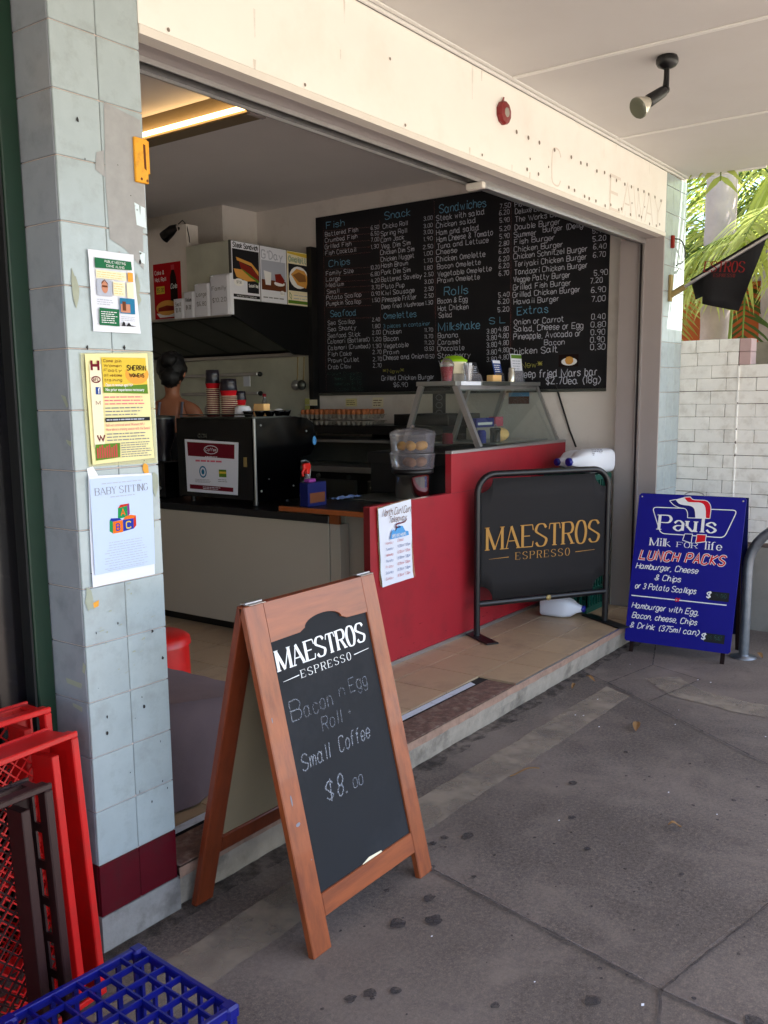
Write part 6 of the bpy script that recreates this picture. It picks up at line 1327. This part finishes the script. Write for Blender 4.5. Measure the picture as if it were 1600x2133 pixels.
# ------------------------------------------------------------------ person behind the counter
def skinned(name, pts, edges, rad, m, parent=None, loc=(0, 0, 0), sub=2):
    me = bpy.data.meshes.new(name); o0 = Vector(loc); me.from_pydata([Vector(p)-o0 for p in pts], edges, []); o_ = bpy.data.objects.new(name, me); S.collection.objects.link(o_)
    if parent is not None: o_.parent = parent
    else: o_.location = o0
    ORG[o_] = o0
    sk = o_.modifiers.new('skin', 'SKIN')
    for i, v in enumerate(me.skin_vertices[0].data): v.radius = rad[i] if isinstance(rad[i], tuple) else (rad[i], rad[i]); v.use_root = (i == 0)
    sk.use_smooth_shade = True; su = o_.modifiers.new('sub', 'SUBSURF'); su.levels = sub; su.render_levels = sub
    me.materials.append(MATS[m]); return o_
PX, PY = 3.22, 3.22
def pp(a, b, z): # a = to the person's left/right as seen (towards +y-ish left), b = towards camera
    lx, ly = -.60, .80; fx, fy = -.79, -.60
    return (PX+lx*a+fx*b, PY+ly*a+fy*b, z)
# turned away from the camera, bending slightly forward and to the left
pts = [pp(0, 0, 1.06), pp(0, 0, 1.25), pp(0, -.02, 1.42), pp(0, -.03, 1.545), pp(0, -.03, 1.62), pp(0, -.03, 1.69), pp(0, -.035, 1.80), pp(0, -.035, 1.90),
       pp(-.17, -.02, 1.53), pp(-.225, -.01, 1.36), pp(-.245, -.10, 1.18), pp(-.17, -.26, 1.14), pp(.17, -.02, 1.53), pp(.225, -.01, 1.36), pp(.245, -.10, 1.18), pp(.17, -.26, 1.14),
       pp(-.09, 0, .98), pp(-.10, 0, .60), pp(-.10, .02, .20), pp(-.10, -.10, .18), pp(.09, 0, .98), pp(.10, 0, .60), pp(.10, .02, .20), pp(.10, -.10, .18)]
edg = [(0, 1), (1, 2), (2, 3), (3, 4), (4, 5), (5, 6), (6, 7), (3, 8), (8, 9), (9, 10), (10, 11), (3, 12), (12, 13), (13, 14), (14, 15), (0, 16), (16, 17), (17, 18), (18, 19), (0, 20), (20, 21), (21, 22), (22, 23)]
rad = [.125, .115, .125, .09, .052, .055, .088, .070, .058, .046, .040, .034, .058, .046, .040, .034, .09, .065, .045, .035, .09, .065, .045, .035]
ps = skinned('person', pts, edg, rad, 'skin', loc=(PX, PY, .15))
tag(ps, 'person with dark tied hair and bare shoulders facing away behind the coffee machine', 'person')
for sgn in (-1, 1):
    for k in range(5):
        a = -.17*sgn+(.012*(k-2))*(-1); hp = [pp(-.17*sgn+.014*(k-2), -.29, 1.135), pp(-.17*sgn+.020*(k-2), -.33, 1.125), pp(-.17*sgn+.021*(k-2), -.36+.008*abs(k-2), 1.10)] if k else [pp(-.17*sgn-.028, -.27, 1.13), pp(-.17*sgn-.045, -.30, 1.12), pp(-.17*sgn-.048, -.325, 1.11)]
        hp[0] = pp(-.17*sgn, -.262, 1.14) if False else hp[0]
        skinned('finger', hp, [(0, 1), (1, 2)], [.010, .009, .007], 'skin', ps, (PX, PY, .15), 1)
# hair: cap over the back of the head with a knot
s = MB(); hx, hy, _ = pp(0, -.035, 0)
s.ell((hx, hy, 1.845), (.108, .108, .125), 20, 14); kx_, ky_, _ = pp(0, .075, 0); s.ell((kx_, ky_, 1.90), (.06, .06, .055), 14, 10); nx_, ny_, _ = pp(0, .035, 0); s.ell((nx_, ny_, 1.775), (.075, .075, .08), 16, 10)
s.build('hair', 'hair', ps)
for sgn in (-1, 1):
    ex, ey, _ = pp(.085*sgn, -.04, 0); s = MB(); s.ell((ex, ey, 1.80), (.018, .018, .03), 10, 8); s.build('ear', 'skin', ps)
fx_, fy_, _ = pp(0, -.125, 0); s = MB(); s.ell((fx_, fy_, 1.79), (.016, .016, .022), 8, 6); s.build('nose', 'skin', ps)
skinned('top', [pp(0, 0, 1.0), pp(0, 0, 1.15), pp(0, -.01, 1.30), pp(0, -.015, 1.40)], [(0, 1), (1, 2), (2, 3)], [.148, .14, .143, .140], 'shirt', ps, (PX, PY, .15))
skinned('skirt', [pp(0, 0, 1.02), pp(0, 0, .80), pp(0, 0, .55)], [(0, 1), (1, 2)], [.15, .18, .19], 'shirt', ps, (PX, PY, .15))
for sgn in (-1, 1):
    s = MB(); s.tube([pp(.07*sgn, .115, 1.38), pp(.085*sgn, .11, 1.48), pp(.085*sgn, .05, 1.585), pp(.08*sgn, -.06, 1.58), pp(.075*sgn, -.13, 1.45)], .011, 6); s.build('strap', 'strap_grey', ps)
# ------------------------------------------------------------------ flag on the pilaster
fg = empty('flag_on_pole', (4.72, -.01, 2.28), 'dark flag with red lettering on a short pole bracketed to the tiled pilaster', 'flag')
MB().bev(4.655, 4.695, -.022, -.003, 2.205, 2.375, .003).build('bracket', 'bracket_gold', fg)
pb = Vector((4.675, -.015, 2.245)); pt = Vector((4.715, -.66, 2.595)); pd = (pt-pb).normalized()
MB().tube([pb, pb+pd*.10], .020, 12).build('socket', 'bracket_gold', fg)
MB().tube([pb+pd*.04, pb+pd*.30, pb+pd*.76], [.011, .010, .010], 10).build('pole', 'alu', fg)
TOP = [(-.127, 2.352), (-.20, 2.390), (-.215, 2.398), (-.30, 2.440), (-.40, 2.492), (-.50, 2.548), (-.60, 2.600)]
BOT = [(-.163, 2.209), (-.213, 2.226), (-.223, 2.174), (-.28, 2.158), (-.35, 2.140), (-.44, 2.118), (-.500, 2.284)]
s = MB(); vs = []; nr = 6
for i, (a, b) in enumerate(zip(TOP, BOT)):
    for j_ in range(nr+1):
        t = j_/nr; e = (a[0]+(b[0]-a[0])*t, a[1]-.012+(b[1]-a[1]+.012)*t); px_ = 4.675+.04*min(1, -a[0]/.66)
        vs.append((px_+(.030 if i < 2 else 0)+.016*math.sin(i*1.4+t*2)*t, e[0], e[1]))
s.add(vs, [(i*(nr+1)+j_, (i+1)*(nr+1)+j_, (i+1)*(nr+1)+j_+1, i*(nr+1)+j_+1) for i in range(len(TOP)-1) for j_ in range(nr)], True)
fc = s.build('flag_cloth', 'flag_cloth', fg)
so_ = fc.modifiers.new('thick', 'SOLIDIFY'); so_.thickness = .002
s = MB(frame((4.672, -.27, 2.372), (0, -1, -.10), (0, -.10, 1))); stext(s, 'ESTROS', -.045, .0, .062, width=.245, w=.14, serif=True, n=0); stext(s, 'ESPRESSO', .02, -.032, .020, width=.13, w=.14, serif=True, n=0, sp=3)
s.build('red_lettering', 'flag_red', fc)
eb = empty('wall_fitting', (4.69, -.01, 2.55), 'rusty bracket with a loose curled black cable on the tiled pilaster above the flag', 'bracket')
MB().bev(4.672, 4.700, -.022, -.003, 2.545, 2.625, .003).build('rusty_plate', 'meat', eb)
MB().tube([(4.70, -.015, 2.607)]+[(4.76+.125*math.sin(a), -.03, 2.530+.078*math.cos(a)) for a in [math.pi*k/10 for k in range(0, 11)]]+[(4.72, -.03, 2.435)], .0045, 7).build('cable', 'black_metal', eb)
# ------------------------------------------------------------------ crates at the lower left
def net(mb, u0, u1, v0, v1, n0, n1, pitch, w_):
    """diagonal lattice clipped to a rectangle"""
    for sg in (1, -1):
        c = -4.0
        while c < 4.0:
            P = []
            # line: v = sg*u + c
            for u in (u0, u1):
                v = sg*u+c
                if v0 <= v <= v1: P.append((u, v))
            for v in (v0, v1):
                u = (v-c)/sg
                if u0 < u < u1: P.append((u, v))
            if len(P) >= 2:
                a, b = Vector(P[0]), Vector(P[1]); d_ = (b-a)
                if d_.length > .01:
                    d_.normalize(); q = Vector((-d_.y, d_.x))*w_/2; off = 0 if sg > 0 else .0006
                    pts_ = [a+q, b+q, b-q, a-q]; mb.add([(p.x, p.y, n0+off) for p in pts_]+[(p.x, p.y, n1+off) for p in pts_], [(3, 2, 1, 0), (4, 5, 6, 7), (0, 1, 5, 4), (1, 2, 6, 5), (2, 3, 7, 6), (3, 0, 4, 7)])
            c += pitch*1.414
def bread_crate(F, W_, H_, D_, m, lab, loc, slots=True):
    o_ = empty('bread_crate', loc, lab, 'crate', 'tall bread crates standing on edge'); r_ = .045
    s_ = MB(F)
    s_.bev(0, W_, H_-.016, H_, -.012, .0, .003); s_.bev(0, W_, 0, .016, -.012, .0, .003); s_.bev(0, .016, .016, H_-.016, -.012, .0, .003); s_.bev(W_-.022, W_, .016, H_-.016, -.012, 0, .003)
    s_.bev(0, W_, H_-.012, H_-.004, -.04, -.0125, .002); s_.bev(W_-.016, W_-.006, 0, H_-.012, -.04, -.0125, .002)
    s_.build('rim', m, o_)
    s_ = MB(F); s_.bev(W_-.075, W_-.052, .03, H_-.05, -D_+.008, -.02, .002); s_.build('side_rib', m, o_)
    s_ = MB(F)
    for a, b, c, d_ in ((W_-.055, W_-.006, 0, H_), (0, .04, 0, H_)): s_.bev(a, b, c, d_, -D_, -D_+.007, .002)
    s_.bev(.04, W_-.055, H_-.045, H_, -D_, -D_+.007, .002); s_.bev(.04, W_-.055, 0, .045, -D_, -D_+.007, .002)
    s_.build('back_frame', m, o_)
    s_ = MB(F); net(s_, .04, W_-.055, .045, H_-.045, -D_+.001, -D_+.005, .026, .0042); s_.build('lattice_back', m, o_)
    for (a0_, a1_, vert) in ((W_-.012, W_-.006, True), (.004, .010, True), (H_-.012, H_-.006, False)):
        s_ = MB(F); LL = H_ if vert else W_; k_ = int(LL/.10)
        if not slots:
            if vert: s_.box(a0_, a1_, .004, LL-.013, -D_+.008, -.0405)
            else: s_.box(.011, W_-.013, a0_, a1_, -D_+.008, -.0405)
            s_.build('solid_side', m, o_); continue
        for z0_, z1_ in ((-D_, -D_+.02), (-.045, -.0405)):
            if vert: s_.box(a0_, a1_, 0, LL-.013, z0_, z1_)
            else: s_.box(.011, W_-.013, a0_, a1_, z0_, z1_)
        for i in range(k_+1):
            t_ = .014+(LL-.05)*i/k_
            if vert: s_.box(a0_, a1_, t_, t_+.022, -D_+.02, -.045)
            else: s_.box(t_, t_+.022, a0_, a1_, -D_+.02, -.045)
        s_.build('slotted_side', m, o_)
    return o_
def tilt(x, y, z, rz, rx): return Matrix.Translation((x, y, z)) @ Matrix.Rotation(rz, 4, 'Z') @ Matrix.Rotation(rx, 4, 'X') @ frame((0, 0, 0), (1, 0, 0), (0, 0, 1))
bread_crate(tilt(-.72, -.215, .012, .07, -.075), .60, .735, .115, 'crate_red', 'bright red bread crate standing on edge in front of the tiled pillar', (-.42, -.19, .01), False)
bread_crate(tilt(-.90, -.345, .012, .02, -.06), .575, .705, .09, 'crate_brown', 'dark brown bread crate leaning in front of the red ones at the left edge', (-.62, -.34, .01))
bread_crate(tilt(-.66, .02, .012, -.02, -.02), .555, .765, .11, 'crate_red', 'second red bread crate standing behind, against the green shop window', (-.38, .06, .01))
uc = empty('plastic_crate', (-.40, -.60, 0), 'upturned blue plastic crate lying on the footpath at the bottom left', 'crate')
Mu = Matrix.Translation((-.225, -.775, 0)) @ Matrix.Rotation(math.radians(90-4), 4, 'Z'); Lx, Ly, Hz = .36, .36, .285
s = MB(Mu); e = .014
for z0_, z1_ in ((Hz-.022, Hz), (.0, .02), (.13, .15)):
    s.bev(0, Lx, 0, e, z0_, z1_, .002); s.bev(0, Lx, Ly-e, Ly, z0_, z1_, .002); s.bev(0, e, e, Ly-e, z0_, z1_, .002); s.bev(Lx-e, Lx, e, Ly-e, z0_, z1_, .002)
s.build('rims', 'crate_blue', uc)
s = MB(Mu)
for k in range(1, 6):
    t_ = Lx*k/6; s.box(t_-.0022, t_+.0022, e, Ly-e, Hz-.016, Hz-.001)
    t_ = Ly*k/6; s.box(e, Lx-e, t_-.0022, t_+.0022, Hz-.0155, Hz-.0015)
s.build('top_grid', 'crate_blue', uc)
for ax in range(4):
    s = MB(Mu)
    for k in range(7):
        w_ = .020 if k in (0, 6) else .012; t_ = (Lx-w_)*k/6
        if ax == 0: s.box(t_, t_+w_, .001, .009, .02, Hz-.022)
        if ax == 1: s.box(t_, t_+w_, Ly-.009, Ly-.001, .02, Hz-.022)
        if ax == 2: s.box(.001, .009, t_, t_+w_, .02, Hz-.022)
        if ax == 3: s.box(Lx-.009, Lx-.001, t_, t_+w_, .02, Hz-.022)
    s.build('slatted_side', 'crate_blue', uc)
s = MB(Mu)
for x_, y_ in ((0, 0), (Lx, 0), (0, Ly), (Lx, Ly)): s.bev(x_-.006 if x_ == 0 else x_-.03, x_+.03 if x_ == 0 else x_+.006, y_-.006 if y_ == 0 else y_-.03, y_+.03 if y_ == 0 else y_+.006, Hz-.03, Hz+.002, .006)
s.build('corner_caps', 'crate_blue', uc)
# ------------------------------------------------------------------ garden behind the brick wall
def leafmat(name, rgb, tr, var=.25):
    m = mat(name, rgb, .45, island=var, spec=.4); t = m.node_tree; b = t.nodes['Principled BSDF']; o_ = t.nodes['Material Output']
    tl = t.nodes.new('ShaderNodeBsdfTranslucent'); tl.inputs[0].default_value = lin(tr)+(1,); mx = t.nodes.new('ShaderNodeMixShader'); mx.inputs[0].default_value = .4
    t.links.new(b.outputs[0], mx.inputs[1]); t.links.new(tl.outputs[0], mx.inputs[2]); t.links.new(mx.outputs[0], o_.inputs[0]); return m
leafmat('palm_leaf', (.56, .60, .34), (.80, .84, .42)); leafmat('palm_leaf_dark', (.20, .30, .14), (.40, .50, .18)); leafmat('palm_leaf_dry', (.50, .42, .26), (.6, .5, .3))
mat('palm_bark', (.66, .61, .61), .85, var=.15, vscale=5, dirt=(.45, .41, .40), dscale=3, damt=.5, bump=.5, bscale=25); mat('palm_stem', (.42, .50, .18), .5)
def frond(mb, p, az, elv, L_, droop, n=26, ll=.42, lw=.018, R=random, hang=.5, tipk=.25):
    """rachis with drooping leaflets on both sides; mb index 0 stem, 1 leaf"""
    pts_ = []; q = Vector(p); el_ = elv; seg = 14
    for i in range(seg+1):
        pts_.append(q.copy()); d_ = Vector((math.cos(az)*math.cos(el_), math.sin(az)*math.cos(el_), math.sin(el_))); q = q+d_*L_/seg; el_ -= droop/seg
    mb.mi(0).tube(pts_, [.014*(1-.85*i/seg)+.002 for i in range(seg+1)], 5)
    mb.mi(1)
    for i in range(n):
        t = .12+.87*i/(n-1); k = min(seg-1, int(t*seg)); f_ = t*seg-k; c = pts_[k].lerp(pts_[k+1], f_); d_ = (pts_[k+1]-pts_[k]).normalized(); side = d_.cross(Vector((0, 0, 1))).normalized(); up_ = side.cross(d_)
        lf = ll*(math.sin(math.pi*(t*.85+.12))**.6)*R.uniform(.85, 1.1)
        for sg in (-1, 1):
            dd = (side*sg*.85+d_*R.uniform(.35, .7)+up_*R.uniform(-.05, .25)).normalized(); a = c; prev = None; w0 = lw*R.uniform(.8, 1.2); N_ = 4; row = []
            wn = dd.cross(up_).normalized()
            for j_ in range(N_+1):
                s_ = j_/N_; w_ = w0*(1-s_**1.6)*(.45+.55*min(1, s_*4)); row.append((a+wn*w_, a-up_*w_*.35*0, a-wn*w_)); dd = (dd+Vector((0, 0, -1))*hang*.42).normalized(); a = a+dd*lf/N_
            vs_ = [v for r_ in row for v in r_]
            mb.add(vs_, [(3*j_, 3*j_+1, 3*j_+4, 3*j_+3) for j_ in range(N_)]+[(3*j_+1, 3*j_+2, 3*j_+5, 3*j_+4) for j_ in range(N_)])
def palm(name, x, y, zc, r_, lab, nf, L_, seed, leafm='palm_leaf', trunk=True, azs=None, elr=(.1, 1.1), dr=(1.0, 1.9), z0=-.1, ll=.42, hang=.5, lw=.018, grp='palms in the garden behind the brick wall'):
    R_ = random.Random(seed); o_ = empty(name, (x, y, z0), lab, 'palm', grp)
    if trunk:
        s_ = MB(); N_ = 46; prof = []
        for i in range(N_):
            h = z0+(zc-z0)*i/(N_-1); prof.append((r_*(1.12-.14*i/N_)*(1.0 if i % 3 else 1.04), h))
        s_.lathe(prof, (x, y, 0), 24); s_.build('trunk', 'palm_bark', o_)
    for i in range(nf):
        az_ = azs[i % len(azs)]+R_.uniform(-.25, .25) if azs else 6.283*i/nf+R_.uniform(-.3, .3)
        mb = MB(); frond(mb, (x+.05*math.cos(az_), y+.05*math.sin(az_), zc-.05+R_.uniform(-.05, .08)), az_, R_.uniform(*elr), L_*R_.uniform(.85, 1.1), R_.uniform(*dr), R=R_, ll=ll, hang=hang, lw=lw)
        mb.build('frond', ['palm_stem', leafm], o_)
    return o_
palm('tall_palm', 6.32, .165, 4.3, .115, 'grey ringed palm trunk rising straight behind the brick wall, left of the flag', 10, 2.3, 3, 'palm_leaf', elr=(-.1, .8), dr=(1.6, 2.4), ll=.55, lw=.02)
palm('tall_palm', 6.95, -.13, 4.8, .11, 'second palm trunk further right and behind, cut by the right picture edge', 10, 2.2, 8, 'palm_leaf', elr=(-.1, .8), dr=(1.4, 2.3), ll=.55)
palm('garden_palm', 7.6, 1.0, 2.6, .06, 'bushy palm with arching yellow green fronds at the left behind the wall', 16, 1.7, 15, 'palm_leaf', elr=(.3, 1.35), dr=(1.3, 2.2), ll=.5, hang=.35)
palm('garden_palm', 7.9, .35, 2.7, .07, 'darker palm with dense fronds between the two grey trunks', 16, 1.7, 23, 'palm_leaf_dark', elr=(.0, 1.2), dr=(1.2, 2.2), ll=.5, hang=.45)
palm('garden_palm', 6.25, -.55, 2.75, .05, 'palm with long bright hanging leaflets at the right, over the lower brick wall', 9, 1.25, 31, 'palm_leaf', elr=(.0, .6), dr=(1.3, 2.0), ll=.62, hang=.8, azs=[2.4, 3.4, 1.8, 4.0, 2.9], lw=.016)
palm('garden_palm', 8.4, -.9, 3.2, .07, 'far palm filling the gap at the right picture edge', 16, 2.0, 44, 'palm_leaf_dark', elr=(.0, 1.2), dr=(1.2, 2.2), ll=.5)
palm('garden_palm', 9.2, 1.6, 3.4, .08, 'furthest palm seen above the orange wall at the left', 16, 2.2, 45, 'palm_leaf', elr=(.0, 1.2), dr=(1.2, 2.2), ll=.5)
palm('garden_palm', 7.7, -.35, 3.4, .07, 'tall slim palm with bright fronds behind the second trunk', 16, 1.8, 52, 'palm_leaf', elr=(.0, 1.2), dr=(1.2, 2.2), ll=.5)
palm('garden_palm', 8.3, .8, 3.9, .08, 'pale green palm rising highest behind the first trunk', 18, 2.1, 57, 'palm_leaf_dark', elr=(-.2, 1.1), dr=(1.2, 2.2), ll=.55)
# big pleated leaf
lf = empty('broad_leaf_plant', (6.2, -.05, 0), 'broad bright green pleated leaf standing upright between the palm trunks', 'plant')
s = MB(); A_ = Vector((6.22, .02, 2.25)); B_ = Vector((6.30, -.30, 3.35)); N_ = 12; vs = []
for i in range(N_+1):
    t = i/N_; c = A_.lerp(B_, t)+Vector((0, .06*math.sin(t*3), 0)); w_ = .085*math.sin(math.pi*min(.97, .12+t*.85))**.8
    for j_ in range(7):
        u_ = (j_-3)/3; vs.append(c+Vector((.05*(j_ % 2)*.35-.06*abs(u_), -w_*u_*.95, w_*u_*-.28)))
s.add(vs, [(i*7+j_, (i+1)*7+j_, (i+1)*7+j_+1, i*7+j_+1) for i in range(N_) for j_ in range(6)]); s.build('leaf_blade', 'palm_leaf', lf)
MB().tube([(6.2, .08, -.1), (6.21, .05, 1.2), tuple(A_)], [.03, .025, .012], 8).build('leaf_stalk', 'palm_stem', lf)
ow = empty('orange_house_wall', (7.2, 1.5, 0), 'orange rendered house wall glimpsed behind the palms', 'house')
MB().box(7.12, 7.25, -.25, 4.5, -.15, 2.56).build('wall', 'orange_render', ow); MB().box(7.08, 7.29, -.29, 4.54, 2.561, 2.60).build('coping', 'grey_paint', ow)
gw = MB().box(5.9, 6.0, -3.0, -.04, -.15, 1.98); tag(gw.build('garden_screen', 'render_grey'), 'grey shaded garden screen behind the lower part of the brick wall', 'screen')
# rough the hair up a little so that it does not read as balls
for o_ in bpy.data.objects:
    if o_.name.startswith('hair'):
        R_ = random.Random(2)
        for v in o_.data.vertices:
            a = math.atan2(v.co.y, v.co.x); v.co += Vector((math.cos(a), math.sin(a), 0))*(.010*math.sin(a*14+v.co.z*30)+R_.uniform(-.004, .004)); v.co.z += .006*math.sin(a*9)

# ------------------------------------------------------------------ more kitchen and shopfront detail
for k, (y, h, m, lab) in enumerate(((3.30, .16, 'cola_red', 'red sauce bottle on the fryer bench before the splashback'), (3.62, .13, 'cream_print', 'cream seasoning tub on the fryer bench, left of the sauce bottle'), (3.85, .18, 'steel', 'tall steel pan standing on the fryer bench behind the cup stacks'))):
    r_ = .03 if k == 0 else .055; tag(MB().lathe([(r_, 1.397), (r_, 1.397+h*.75), (r_*.55, 1.397+h)], (4.22, y, 0), 16).build(('sauce_bottle', 'tub', 'pan')[k], m), lab, ('bottle', 'tub', 'pan')[k])
for k in range(5):
    s = MB(); s.lathe([(.018, 0), (.017, -.018), (.001, -.020)], (4.084, 1.62+.30*k, 1.005), 12, 'x'); s.build('control_knob', 'steel_dark', rg)
s = MB(); s.lathe([(.012, 1.20), (.012, 1.25), (.03, 1.262), (.03, 1.285), (.01, 1.29)], (3.10, 2.05, 0), 12); s.build('group_head', 'steel', cm)
s = MB(); s.lathe([(.012, 1.20), (.012, 1.25), (.03, 1.262), (.03, 1.285), (.01, 1.29)], (3.10, 2.28, 0), 12); s.build('group_head', 'steel', cm)
MB().bev(3.0, 3.14, 1.83, 2.48, .962, 1.00, .003).build('drip_tray', 'steel', cm)
# scuffs along the foot of the red counter
mat('scuff', (.22, .06, .08), .7)
seethrough('scuff', .0, .55, 30)
s = MB(FX(0, .6975, 0)); R = random.Random(77)
for k in range(26): u = R.uniform(2.5, 4.5); v = .176+R.expovariate(14)*.5; a = R.uniform(.01, .06); s.poly([(u, v), (u+a, v+R.uniform(-.006, .008)), (u+a*.9, v+.004), (u+.004, v+.004)], .0001*(k % 7))
s.build('scuff_marks', 'scuff', rc)
# grime where the step and the pillar meet the footpath
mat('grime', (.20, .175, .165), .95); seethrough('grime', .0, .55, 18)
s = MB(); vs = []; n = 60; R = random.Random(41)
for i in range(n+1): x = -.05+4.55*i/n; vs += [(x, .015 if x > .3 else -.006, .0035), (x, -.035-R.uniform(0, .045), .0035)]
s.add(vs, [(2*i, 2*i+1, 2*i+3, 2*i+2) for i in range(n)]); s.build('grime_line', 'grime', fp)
# rust and drip stains on the fascia
mat('drip', (.70, .58, .46), .8); seethrough('drip', .0, .22, 14)
s = MB(FX(0, -.0012, 0)); R = random.Random(61)
for k in range(16): u = R.uniform(.5, 4.5); l = R.uniform(.03, .15); v = 2.995 if k % 2 else R.choice((2.81, 2.66)); w_ = R.uniform(.003, .009); s.poly([(u-w_, v), (u-w_*.4, v-l), (u+w_*.3, v-l*.95), (u+w_, v)], .0002*(k % 5))
s.build('drip_stains', 'drip', shop)
